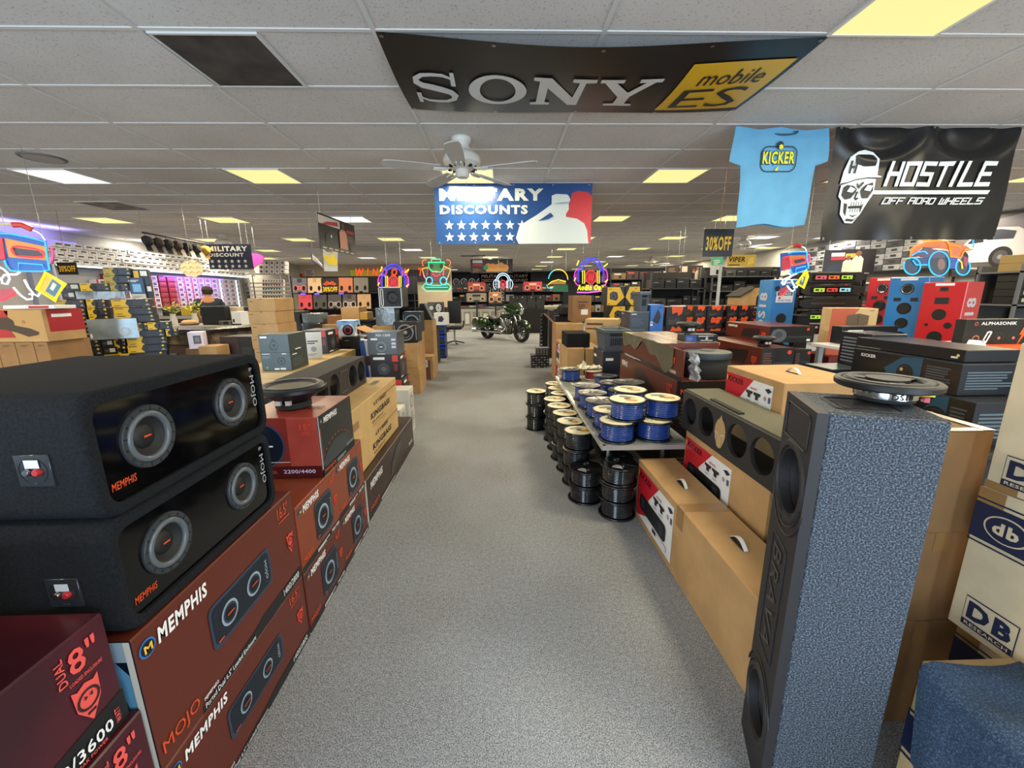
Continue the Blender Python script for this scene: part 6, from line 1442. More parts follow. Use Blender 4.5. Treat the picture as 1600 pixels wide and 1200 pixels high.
fbr('picture_box', 'large silvery reflective panel box leaning in the yellow and black pile', 'box', (137, 498, 216, 528), PQ, PANG, .03, M('silver_blue_film', '#8fa3b0', .2, spec=.9, metal=.3, noise=.3, nscale=5), lambda mb, fr: (mb.ring(fr['Y-'], .72, .35, .14, .22, C('#c3d0d6', .3), 1, 24), mb.rect(fr['Y-'], .02, .1, .06, .3, WHITE, 1)), z=atp(170, 530, PP, PANG).z)
def deco_bsign(mb, fr):
    e = fr['Y-']; mb.rect(e, .18, .30, .78, .72, C('#4c8fc4', .3), 1); mb.rect(e, .22, .34, .74, .68, C('#79b4dd', .3), 2); mb.lines(e, .12, .80, .6, .12, 2, WHITE, 1); mb.rect(e, 0, 0, 1, .22, C('#c5c6b8', .5), 1); mb.lines(e, .1, .04, .7, .12, 2, C('#8a8a80', .5), 2)
fbr('counter_sign', 'navy counter sign with a bright blue square on the yellow and black pile', 'sign', (203, 434, 226, 467), PP, PANG, .02, C('#2a4468', .4), deco_bsign, z=atp(170, 467, PP, PANG).z)
PQ = PP - V((math.sin(PANG), -math.cos(PANG), 0)) * .05
fbr('amplifier_carton', 'black and yellow carton with white labels behind the navy counter sign', 'carton', (209, 421, 235, 467), PQ, PANG, .2, YBK, lambda mb, fr: (mb.rect(fr['Y-'], .5, .78, .9, .95, WHITE, 1), mb.rect(fr['Y-'], .75, .25, 1.0, .42, WHITE, 1), mb.disc(fr['Y-'], .7, .6, .14, C('#1f2e44', .3), 1, 14), mb.rect(fr['Y-'], .1, .6, .4, .95, YB_, 1)), z=atp(170, 467, PP, PANG).z)

# big brown cartons at the far left
def deco_gun(mb, fr):
    e = fr['Y-']; mb.poly(e, [(0, .12), (.62, .14), (.55, .5), (.60, .98), (0, .98)], C('#a8322e', .5), 1); mb.poly(e, [(.55, .96), (.62, .6), (.56, .45), (.62, .1), (1, .1), (1, .96)], C('#b08a55', .6), 1)
    mb.poly(e, [(.40, .72), (.58, .78), (.64, .66), (.64, .52), (.82, .42), (.92, .30), (.90, .22), (.78, .16), (.64, .30), (.52, .38), (.40, .42)], C('#4a3a30', .5), 2)
    mb.ring(e, .76, .62, .03, .05, C('#7a5a38', .5), 2, 12); mb.rect(fr['X+'], .1, .3, 1, 1, C('#a3202a', .4), 1); mb.rect(fr['X+'], .2, .75, .7, .85, WHITE, 2)
zc1, zc0 = at(60, 534, Y=3.85).z, at(60, 592, Y=3.85).z
table('display_table', 'dark-skirted table under the brown cartons at the left edge', -5.0, -4.02, 3.80, 4.30, zc0 - .002, skirt=DCLOTH)
for i, (a, b, nm) in enumerate(((-30, 1, 'first'), (2, 29, 'second'), (30, 58, 'third'), (59, 80, 'fourth'))):
    fb('cardboard_carton', 'plain brown carton with white labels, %s from the left under the large pictured carton' % nm, 'carton', (a, 534, b, 592), 3.85, .4, CARD2, lambda mb, fr: (mb.rect(fr['Y-'], .4, .14, .7, .22, WHITE, 1), mb.rect(fr['Y-'], .08, .02, .5, .08, WHITE, 1), mb.lines(fr['Y-'], .3, .88, .5, .06, 2, C('#5a4028', .5), 1)), z=zc0, z1=zc1 - .002, group='plain brown cartons')
fb('speaker_carton', 'large tan carton with a red corner and a dark object pictured, at the left edge', 'carton', (-60, 484, 70, 534), 3.84, .36, CARD, deco_gun, z=zc1)
xb('stereo_carton', 'white and red flat box lying on the large pictured carton at the left edge', 'carton', -4.5, -4.05, 3.9, 4.1, at(0, 484, Y=3.84).z + .004, at(0, 484, Y=3.84).z + .035, WHITE, lambda mb, fr: mb.rect(fr['Y-'], .5, .2, .9, .8, RED, 1))
# ================================================================ left wall display
WX = -9.28
t = rack('long white-edged wall shelf along the left wall under the white stereo cartons', -9.28, -8.86, 8.7, 15.2, [2.17], 2.18, C('#b9bcc4', .4), name='wall_shelf')
tube_l = thing('light_tube', 'white light tube along the edge of the left wall shelf', 'light', (-8.84, 11.95, 2.13)); mb = MB(); mb.cyl((0, -3.2, 0), (0, 3.2, 0), .016, glow('tube_white', '#e6f0ff', 2.2), 8); mb.build('tube', tube_l)
wc = None; rr = random.Random(11)
for j in range(4):
    for i in range(30):
        y = 8.78 + i * .212; z = 2.172 + j * .105
        lab = 'white stereo carton, %s row of the high left wall shelf, %s from the near end' % (('bottom', 'second', 'third', 'top')[j], NTH(i))
        if wc is None:
            mb = MB(.004); fr = mb.box(-.18, -.1, 0, .18, .1, .10, C('#d6d4d2', .5), .003); mb.rect(fr['X+'], .18, .42, .78, .72, BLACK, 1); mb.rect(fr['X+'], .1, .12, .3, .22, C('#555', .5), 1)
            wc = tag(mb.build('stereo_carton', None, (-9.06, y, z)), lab, 'carton', 'white stereo cartons in the bottom row of the high shelf')
        else:
            o = wc.copy(); COL.objects.link(o); o.location = (-9.06 + (.05 if j % 2 else 0) * rr.random(), y + (.1 if j % 2 else 0) * 1.0, z); o['label'] = lab; o['group'] = 'white stereo cartons in the %s row of the high shelf' % ('bottom', 'second', 'third', 'top')[j]
# lower display of hanging packs
mb = MB(); mb.box(-9.29, 8.6, .9, -9.20, 15.2, 2.1, C('#9a9ca2', .6)); o = tag(mb.build('slat_wall_panel', None), 'long grey slat panel on the left wall behind the red and white packs', 'panel')
wp = {}
for j in range(6):
    for i in range(20):
        y = 9.25 + i * .29; z = 1.20 + j * .14
        if i < 8 and j < 6 - 0 and (i * 1.0) + 2 < (j - 1) * 1.2: continue
        k = 'red' if (i in (8, 9) or (i < 4 and i % 3 == 0)) else 'white'
        if i > 12: k = 'grey'
        row = ('lowest', 'second', 'third', 'fourth', 'fifth', 'top')[j]
        if k not in wp:
            mb = MB(.004); fr = mb.box(0, -.12, 0, .16, .12, .125, {'red': C('#8a1f28', .4), 'white': C('#dcd6da', .4), 'grey': C('#c8c6cc', .4)}[k], .002); f = fr['X+']
            if k == 'white': mb.rect(f, 0, 0, .22, 1, C('#a82a34', .4), 1); mb.rect(f, .35, .2, .85, .8, C('#5a4a58', .4), 1)
            if k == 'grey': mb.rect(f, .25, .15, .8, .8, C('#33343a', .4), 1); mb.rect(f, .35, .25, .7, .65, C('#77747c', .4), 2); mb.rect(f, .02, .1, .14, .9, C('#b0505a', .4), 1)
            if k == 'red': mb.rect(f, .2, .6, .8, .7, C('#b86a6a', .4), 1)
            wp[k] = mb.build('speaker_pack', None, (-9.19, y, z)); o = wp[k]
        else: o = wp[k].copy(); COL.objects.link(o); o.location = (-9.19, y, z)
        o['label'] = '%s speaker pack, %s row of the left wall, %s from the near end' % ({'red': 'dark red', 'white': 'white and red', 'grey': 'grey-fronted'}[k], row, NTH(i)); o['category'] = 'speaker pack'; o['group'] = '%s speaker packs in the %s row of the left wall display' % (k, row)
# purple light strip behind the packs and another high on the wall at the near end
t = thing('light_strip', 'violet light strip on the left wall display', 'light', (-8.86, 12.6, 2.02)); mb = MB(); mb.box(-.01, -1.2, -.01, .01, 1.2, .01, glow('strip_violet', '#7a4cff', 4.0)); mb.build('strip', t); area('lamp', (.12, 0, -.03), (.06, 2.2), 22, (.45, .22, 1.0), (0, math.radians(35), 0), t)
t = thing('light_strip', 'blue-violet light strip at the top of the left wall shelf, near end', 'light', (-8.9, 7.9, 2.60)); mb = MB(); mb.box(-.01, -1.4, -.01, .01, 1.4, .01, glow('strip_blue', '#5a52ff', 4.0)); mb.build('strip', t); area('lamp', (.05, 0, .03), (.08, 2.6), 26, (.35, .3, 1.0), (0, math.radians(150), 0), t)
# white light columns beyond
for y_, nm in ((13.4, 'nearer'), (14.2, 'farther')):
    t = thing('light_column', '%s upright white light tube at the end of the left wall display' % nm, 'light', (-8.72, y_, 0)); mb = MB(); mb.cyl((0, 0, 1.0), (0, 0, 2.0), .02, glow('tube_blue_white', '#cfe6ff', 2.2), 8); mb.build('tube', t); mb = MB(); mb.box(-.04, -.04, 0, .04, .04, 1.0, C('#6a6c70', .4)); mb.build('post', t)
# boxes stacked at the far left corner
for i in range(5):
    for j in range(3):
        if i == 0 and j == 2: continue
        fb('speaker_carton', 'white-sided carton with a round window, %s layer, %s from left, far left rack' % (('lower', 'middle', 'upper')[j], ORD[i]), 'carton', (405 + i * 8.2, 421 - j * 6.5, 412 + i * 8.2, 427 - j * 6.5), 15.45, .3, C('#b9b3b4', .5), lambda mb, fr: mb.disc(fr['Y-'], .5, .5, .35, C('#3a2f3c', .4), 1, 12), lift=.005, group='cartons on the far left shelf')
rack('far shelf rack at the end of the left wall with rows of white packs', -9.2, -7.85, 15.4, 16.0, [.9] + [at(430, 441.2 + q * 6.2, Y=15.5).z - .008 for q in range(4, -1, -1)] + [at(430, 427.2, Y=15.45).z - .003], at(430, 427.2, Y=15.45).z, C('#8a8890', .5))
for j in range(5):
    for i in range(8):
        fb('speaker_pack', 'pale windowed pack, %s row of the far left rack, %s from the left' % (('top', 'second', 'third', 'fourth', 'bottom')[j], ORD[i]), 'speaker pack', (410 + i * 4.2, 436.6 + j * 6.2, 413.6 + i * 4.2, 440.99 + j * 6.2), 15.5, .1, C(('#c9c6cc', '#d9b9a4', '#bcd0cc', '#d8cfae', '#d8cfae')[j], .5), lambda mb, fr: mb.rect(fr['Y-'], .25, .15, .75, .8, MATTE, 1), lift=.006, group='pale packs in the %s row of the far left rack' % ('top', 'second', 'third', 'fourth', 'bottom')[j])

# ================================================================ sales counter and its keeper
def counter_bar():
    t = thing('sales_counter', 'curved sales counter with a black top and stone-faced front, left of centre', 'counter', (0, 0, 0))
    a, b, c = at(283, 520, Y=6.0), at(330, 517, Y=5.9), at(379, 509, Y=6.3); zt = 1.04
    path = [V((a.x - .5, a.y + .15, 0)), V((a.x, a.y, 0)), V((b.x, b.y, 0)), V((c.x, c.y, 0)), V((c.x + .15, c.y + .45, 0))]
    def ribbon(mat, inn, out, z0, z1):
        mb = MB(); vs = []; fs = []
        for i, p in enumerate(path):
            d = (path[min(i + 1, 4)] - path[max(i - 1, 0)]).normalized(); n = V((d.y, -d.x, 0))
            for o_, z in ((out, z0), (out, z1), (-inn, z1), (-inn, z0)): vs.append(p + n * o_ + V((0, 0, z)))
        for i in range(4):
            for k in range(4): fs.append((i * 4 + k, i * 4 + 4 + k, i * 4 + 4 + (k + 1) % 4, i * 4 + (k + 1) % 4))
        fs += [(0, 1, 2, 3), (19, 18, 17, 16)]; mb.add(vs, fs, mat); return mb
    ribbon(M('black_counter_top', '#17130f', .25, noise=.3, nscale=8), .40, .06, zt - .045, zt).build('counter_top', t)
    ribbon(M('stone_cladding', '#8a755a', .8, col2='#4a3c2e', nscale=9, bump=.8, bscale=14), .30, .0, zt - .22, zt - .046).build('stone_band', t)
    ribbon(C('#4a3424', .7), .30, -.01, 0, zt - .221).build('base', t)
counter_bar()
on((343, 395, 526), 5.75, 0, .4, 'speaker_enclosure', 'dark speaker box with round vents in front of the sales counter', 'speaker box', C('#1a1614', .5), lambda mb, fr: (mb.rect(fr['Y-'], 0, 0, .55, 1, C('#2a1a18', .5), 1), mb.rect(fr['Y-'], .62, .3, .92, .85, C('#2b2d2b', .4), 1)), h=at(370, 526, Y=5.75).z)
xb('cardboard_carton', 'tan carton on the carpet beside the dark speaker box before the counter', 'carton', -3.95, -3.72, 5.44, 5.70, 0, .86, CARD, None)
fb('speaker_carton', 'white carton picturing a head unit, in front of the sales counter', 'carton', (296, 519, 316, 545), 5.5, .2, C('#d6ccd8', .5), lambda mb, fr: (mb.rect(fr['Y-'], .35, .3, .85, .8, C('#3a3840', .4), 1), mb.rect(fr['Y-'], .45, .4, .75, .7, C('#6a6870', .4), 2)), rot=.4)
fb('display_plinth', 'tan carton column under the white head unit carton', 'carton', (294, 545, 318, 600), 5.52, .25, CARD2, None, z=0, z1=at(306, 545, Y=5.5).z - .002)
t = table('display_table', 'glass-topped counter behind the curved counter, with flowers and cakes', -7.6, -4.7, 7.6, 8.35, .98, mat=C('#b0a898', .3), skirt=C('#7a6a58', .7))
fb('bag', 'large black bag or screen back standing on the counter before the man', 'bag', (313, 478, 353, 507), 7.75, .15, M('black_nylon', '#0f0f10', .6), None, z=.982, c=.02)
xb('keyboard_box', 'pale cardboard sheet box among the clutter right of the black bag', 'box', -5.15, -4.9, 7.9, 8.1, .981, 1.30, C('#cdb896', .6), None)
xb('head_unit', 'grey car radio lying on the counter right of the black bag', 'radio', -5.09, -4.88, 7.62, 7.82, .981, 1.06, C('#6c685f', .4, metal=.3), lambda mb, fr: (mb.rect(fr['Y-'], .35, .2, .8, .8, BLACK, 1), mb.disc(fr['Y-'], .15, .5, .3, C('#3a3835', .4), 1, 12)))
xb('stereo_carton', 'white carton with a black square on the counter right of the black bag', 'carton', -4.87, -4.71, 7.65, 7.9, .981, 1.22, WHITE, lambda mb, fr: (mb.rect(fr['Y-'], .1, .2, .3, .45, BLACK, 1), mb.rect(fr['Y-'], 0, 0, 1, .1, MATTE, 1)))
# flowers in a vase, cake stand
def vase(label, px, Y, z, col):
    a = at(px[0], px[1], Y=Y); t = thing('flower_vase', label, 'vase', (a.x, Y, z)); mb = MB(); mb.lathe([(0, 0), (.05, 0), (.06, .08), (.04, .16), (.05, .2)], 14, C('#c9c3b4', .3)); mb.build('vase', t)
    mb = MB(); r = random.Random(5)
    for i in range(46):
        p = V((r.gauss(0, .06), r.gauss(0, .05), .30 + r.gauss(0, .05))); d = V((r.uniform(-1, 1), r.uniform(-1, 1), r.uniform(-.3, 1))).normalized(); s = V((-d.y, d.x, .2)).normalized()
        mb.add([p, p + d * .05 + s * .022, p + d * .10, p + d * .05 - s * .022], [(0, 1, 2, 3)], C(col if i % 3 == 0 else '#8a9a3a', .6))
    mb.tube([(0, 0, .1), (0, 0, .3)], .012, C('#5a6a2a', .6), 6); mb.build('flowers', t)
vase('vase of yellow flowers on the glass-topped counter left of the man', (270, 492), 7.9, .981, '#e3c02a'); vase('bunch of bright yellow flowers on the counter just left of the man', (303, 489), 8.22, .981, '#f2d21a')
t = thing('cake_stand', 'round tray of snacks on the counter left of the man', 'tray', (at(292, 495, Y=7.75).x, 7.78, .981)); mb = MB(); mb.lathe([(0, 0), (.14, 0), (.16, .03), (.15, .03), (.13, .01)], 24, C('#5a6048', .4)); mb.build('tray', t); mb = MB(); mb.lathe([(.12, .011), (.12, .06), (.08, .09), (0, .10)], 18, C('#d9a070', .6)); mb.build('snacks', t)
# the man
def person():
    a = at(328, 470, Y=9.2); t = thing('person', 'person in a dark T-shirt and cap, seen from behind, head bowed, behind the counter', 'person', (a.x, 9.15, 0), math.radians(28))
    def skin(name, pts, edges, mat, parent, sub=2):
        me = bpy.data.meshes.new(name); me.from_pydata([p[:3] for p in pts], edges, []); o = bpy.data.objects.new(name, me); COL.objects.link(o); o.parent = parent
        m = o.modifiers.new('skin', 'SKIN'); s = o.modifiers.new('sub', 'SUBSURF'); s.levels = s.render_levels = sub
        for v, p in zip(me.skin_vertices[0].data, pts): v.radius = (p[3], p[4] if len(p) > 4 else p[3])
        me.skin_vertices[0].data[0].use_root = True
        me.materials.append(mat); m.use_smooth_shade = True; return o
    SK = M('skin_tan', '#a9714e', .55)
    pts = [(0, 0, .93, .16, .12), (0, .01, 1.08, .155, .115), (0, .0, 1.25, .18, .12), (0, -.0, 1.38, .15, .10), (0, .03, 1.46, .058), (0, .06, 1.52, .06),
           (.10, 0, .86, .10), (.11, .0, .48, .068), (.11, -.02, .09, .05), (.11, .12, .05, .045), (-.10, 0, .86, .10), (-.11, 0, .48, .068), (-.11, -.02, .09, .05), (-.11, .12, .05, .045),
           (.21, 0, 1.37, .065), (.26, .02, 1.10, .05), (.22, .22, .98, .038), (-.21, 0, 1.37, .065), (-.26, .02, 1.10, .05), (-.22, .22, .98, .038),
           (0, .09, 1.585, .092, .085), (0, .075, 1.655, .075, .075), (0, .165, 1.555, .05, .05)]
    E = [(0, 1), (1, 2), (2, 3), (3, 4), (4, 5), (0, 6), (6, 7), (7, 8), (8, 9), (0, 10), (10, 11), (11, 12), (12, 13), (3, 14), (14, 15), (15, 16), (3, 17), (17, 18), (18, 19), (5, 20), (20, 21), (20, 22)]
    for s in (1, -1):
        b = 16 if s == 1 else 19; h = len(pts); pts.append((s * .21, .29, .965, .032, .018)); E.append((b, h))
        for k in range(4):
            f = len(pts); x = s * (.235 - .018 * k); L = (.058, .07, .074, .062)[3 - k if s == 1 else 3 - k]
            pts += [(x, .335, .962, .010), (x, .335 + L * .55, .952, .009), (x, .335 + L, .935, .007)]; E += [(h, f), (f, f + 1), (f + 1, f + 2)]
        f = len(pts); pts += [(s * .165, .30, .962, .012), (s * .145, .335, .95, .010)]; E += [(h, f), (f, f + 1)]
    skin('body', pts, E, SK, t)
    skin('t_shirt', [(0, 0, 1.0, .175, .135), (0, .01, 1.12, .172, .13), (0, 0, 1.26, .198, .135), (0, 0, 1.385, .165, .112), (0, .02, 1.425, .085, .08), (.20, 0, 1.375, .082), (.255, .01, 1.19, .07), (-.20, 0, 1.375, .082), (-.255, .01, 1.19, .07)], [(0, 1), (1, 2), (2, 3), (3, 4), (3, 5), (5, 6), (3, 7), (7, 8)], M('navy_cotton', '#1f2733', .85), t)
    skin('trousers', [(0, 0, .97, .17, .13), (0, 0, .88, .165, .13), (.10, 0, .80, .115), (.11, 0, .48, .082), (.11, -.02, .10, .065), (-.10, 0, .80, .115), (-.11, 0, .48, .082), (-.11, -.02, .10, .065)], [(0, 1), (1, 2), (2, 3), (3, 4), (1, 5), (5, 6), (6, 7)], C('#20222a', .8), t)
    mb = MB(); mb.T = Matrix.Translation((0, .085, 1.60)) @ Matrix.Rotation(math.radians(-18), 4, 'X')
    mb.lathe([(.104, .0), (.106, .03), (.09, .075), (.05, .10), (0, .107)], 20, C('#3a3632', .8))
    mb.add([(-.08, .07, .01), (.08, .07, .01), (.06, .17, -.005), (0, .185, -.008), (-.06, .17, -.005), (-.08, .07, .018), (.08, .07, .018), (.06, .17, .003), (0, .185, 0), (-.06, .17, .003)], [(0, 4, 3, 2, 1), (5, 6, 7, 8, 9), (0, 1, 6, 5), (1, 2, 7, 6), (2, 3, 8, 7), (3, 4, 9, 8), (4, 0, 5, 9)], C('#3a3632', .8)); mb.build('cap', t)
    mb = MB(); mb.T = Matrix.Translation((0, .07, 1.565)); mb.lathe([(.088, -.03), (.094, 0), (.094, .04)], 18, C('#241a14', .9)); mb.build('hair', t)
person()
xb('storage_shelf', 'low dark cabinet behind the man under the red and white packs', 'cabinet', -8.7, -5.6, 10.6, 11.2, 0, 1.02, C('#2a2826', .6), lambda mb, fr: (mb.rect(fr['Y-'], 0, .93, 1, 1, C('#a8a49c', .4), 1)), lift=.003)
for i, c in enumerate(('#181818', '#d2b23a', '#202226', '#8a8a86', '#3a3a40', '#1a1a1c')):
    xb('audio_part', '%s small box on the dark cabinet behind the man, %s from the left' % (('black', 'yellow', 'dark', 'grey', 'slate', 'jet black')[i], ORD[i]), 'box', -8.5 + i * .46, -8.16 + i * .46, 10.7, 11.0, 1.022, 1.022 + (.16, .22, .2, .14, .2, .18)[i], C(c, .5), None)

# ================================================================ dashboard display
t = rack('two-tier black display of dashboard speaker panels', -6.0, -3.2, 12.25, 12.9, [1.10, 1.56], 2.05, back=C('#1c1a1c', .8))
def dash_panel(label, x0, x1, z0, h, Y, col, accent=None, kind=0):
    w = x1 - x0; t = thing('dashboard_panel', label, 'dashboard panel', ((x0 + x1) / 2, Y, z0), (-.16, 0, 0))
    out = [(-w / 2, 0), (-w * .12, 0), (-w * .12, h * .08), (w * .12, h * .08), (w * .12, 0), (w / 2, 0), (w / 2, h * .96), (w * .46, h), (-w * .46, h), (-w / 2, h * .96)]
    T = Matrix.Translation((0, 0, 0)) @ Matrix.Rotation(PI / 2, 4, 'X'); mb = MB(.003)
    hx = w * .29; hole = [circ(-hx, h * .30, w * .11, h * .17, 20), circ(hx, h * .30, w * .11, h * .17, 20)]
    mb.panel(out, hole, .03, col, T); f = F((-w / 2, -.016, 0), (1, 0, 0), (0, 0, 1), w, h)
    if accent: 
        for s in (.21, .79): mb.ring(f, s, .30, .17, .22, accent, 1, 20, .8)
        mb.rect(f, .38, .22, .62, .46, accent, 1); mb.lines(f, .42, .27, .16, .15, 3, MATTE, 2)
    if kind == 1: mb.rect(f, .34, .70, .66, .95, BLACK, 1)
    if kind == 2: mb.rect(f, .38, .72, .62, .94, C('#a8895f', .6), 1)
    mb.build('panel', t); mb = MB(); mb.box(-w * .46, .02, h * .02, w * .46, .05, h * .9, MATTE); mb.build('back', t); return t
tops = [('slate dashboard panel with a coral surround around two oval holes', '#5a5766', '#d8615c', 1), ('beige dashboard panel with two oval speaker holes', '#c2a27e', None, 2), None, ('terracotta dashboard panel with two oval speaker holes', '#b5643a', None, 0), ('grey weathered dashboard panel at the right end of the upper tier', '#6a645c', None, 0)]
for i, q in enumerate(tops):
    xa, xb_ = at(457 + i * 24, 450, Y=12.2).x, at(479 + i * 24, 450, Y=12.2).x
    if q is None:
        mb = MB(.004); fr = mb.box(-.24, 0, 0, .24, .03, .40, C('#1a1412', .4)); e = fr['Y-']; mb.text(e, '30%OFF', .08, .08, .84, .34, YEL, 1, .03); mb.poly(e, [(.1, .6), (.35, .85), (.5, .7), (.65, .85), (.9, .6), (.75, .52), (.5, .6), (.25, .52)], ORANGE, 1); mb.ring(e, .3, .72, .08, .12, MATTE, 2, 12); mb.ring(e, .7, .72, .08, .12, MATTE, 2, 12)
        tag(mb.build('discount_sign', None, ((xa + xb_) / 2, 12.2, 1.562)), 'black and yellow 30 percent sign between the dashboard panels', 'sign'); continue
    dash_panel(q[0], xa, xb_, 1.565, .42, 12.2, C(q[1], .5), C(q[2], .5) if q[2] else None, q[3])
bots = [('red dashboard panel at the left of the lower tier', '#c03a42', None, 0), ('charcoal dashboard panel with two oval holes on the lower tier', '#3d3836', None, 0), ('black-grey dashboard panel with a pale lower band on the lower tier', '#3a3635', '#a89c92', 0), ('pale-banded dashboard panel with a dark slot on the lower tier', '#4b4542', '#b8aca2', 1), ('tan dashboard panel at the right of the lower tier', '#b58d64', None, 2)]
for i, q in enumerate(bots):
    xa, xb_ = at(466 + i * 23, 470, Y=12.2).x, at(487 + i * 23, 470, Y=12.2).x
    dash_panel(q[0], xa, xb_, 1.105, .42, 12.2, C(q[1], .5), C(q[2], .5) if q[2] else None, q[3])
for i in range(3):
    t = thing('blue_lamp', 'small violet lamp under the upper dashboard tier, %s from the left' % ORD[i], 'light', (at(472 + 22 * i + (16 if i == 2 else 0), 458, Y=12.1).x, 12.15, 1.535)); mb = MB(); mb.box(-.06, -.02, -.015, .06, .02, .015, glow('lamp_violet', '#5a3cff', 4)); mb.build('lens', t)
for i, (a, b, c, col, nm) in enumerate(((446, 456, 437, '#c9a024', 'yellow'), (456, 465, 436, '#e0562a', 'orange'), (466, 475, 436, '#e2702a', 'small orange'))):
    fb('wall_poster', '%s poster on the beige wall above the dashboard display' % nm, 'poster', (a, c - (18 if i < 2 else 9), b, c), 19.95, .02, C(col, .5), lambda mb, fr: mb.rect(fr['Y-'], .3, .5, .7, .85, MATTE, 1), lift=.006)
fb('wall_poster', 'pale poster with a grid of logos on the beige wall', 'poster', (477, 420, 492, 434), 19.95, .02, C('#c0b3b4', .5), lambda mb, fr: mb.lines(fr['Y-'], .1, .1, .8, .8, 5, C('#6a5a78', .5), 1), lift=.006)

# ================================================================ lit shelf, slogan and far counters
RZ = {y: at(570, y + 6, Y=13.75).z for y in (476, 464, 453)}
rack('black shelf of glowing ring lamps right of the dashboard display', -4.75, -2.75, 13.6, 14.1, [.5] + list(RZ.values()), 2.08, back=C('#0c0c10', .8))
for i, (px, py, col) in enumerate(((562, 453, '#8a7cff'), (580, 453, '#35e0d0'), (580, 464, '#3f6cff'), (562, 476, '#6a5cff'), (578, 476, '#a060ff'), (561, 464, '#2fb0c0'))):
    p = at(px, py, Y=13.8); p.z = RZ[py] + .092; t = thing('ring_lamp', '%s ring lamp on the black lamp shelf' % ('pale violet', 'turquoise', 'blue', 'lower violet', 'purple', 'dim teal')[i], 'lamp', p)
    mb = MB(); mb.tube([V((.07 * math.cos(a), 0, .07 * math.sin(a))) for a in [2 * PI * k / 20 for k in range(20)]], .012, glow('ring_%d' % i, col, 2.5), 6, True); mb.build('ring', t); mb = MB(); mb.box(-.03, .01, -.09, .03, .06, -.06, BLACK); mb.build('holder', t)
# big slogan on the back of the shop
t = thing('window_tint_sign', 'large sign of slanted red-orange letters with a lime strip on the far wall', 'sign', (0, 0, 0)); a, b = at(549, 425, Y=19.8), at(598, 440, Y=19.8)
mb = MB(.006); fr = mb.box(a.x - .05, 19.8, b.z, at(600, 440, Y=19.8).x, 19.995, a.z + .08, C('#b8c832', .5)); e = fr['Y-']; mb.lines(e, .05, .05, .9, .25, 2, C('#4a5a1a', .5), 1); mb.build('lime_panel', t)
mb = MB(.006); fr = mb.box(at(600.5, 440, Y=19.8).x, 19.8, b.z, at(702, 440, Y=19.8).x, 19.995, a.z + .08, C('#2a1f2e', .5)); mb.build('dark_panel', t)
mb = MB(); f = F((at(555, 432, Y=19.7).x, 19.76, at(555, 432, Y=19.76).z), (1, 0, 0), (0, 0, 1), at(698, 432, Y=19.7).x - at(555, 432, Y=19.7).x, .36); mb.text(f, 'W I N D O W   T I N T', 0, 0, 1, 1, glow('slogan_red', '#ff5a2a', .95), 1, .05, shear=.2); mb.build('lettering', t)
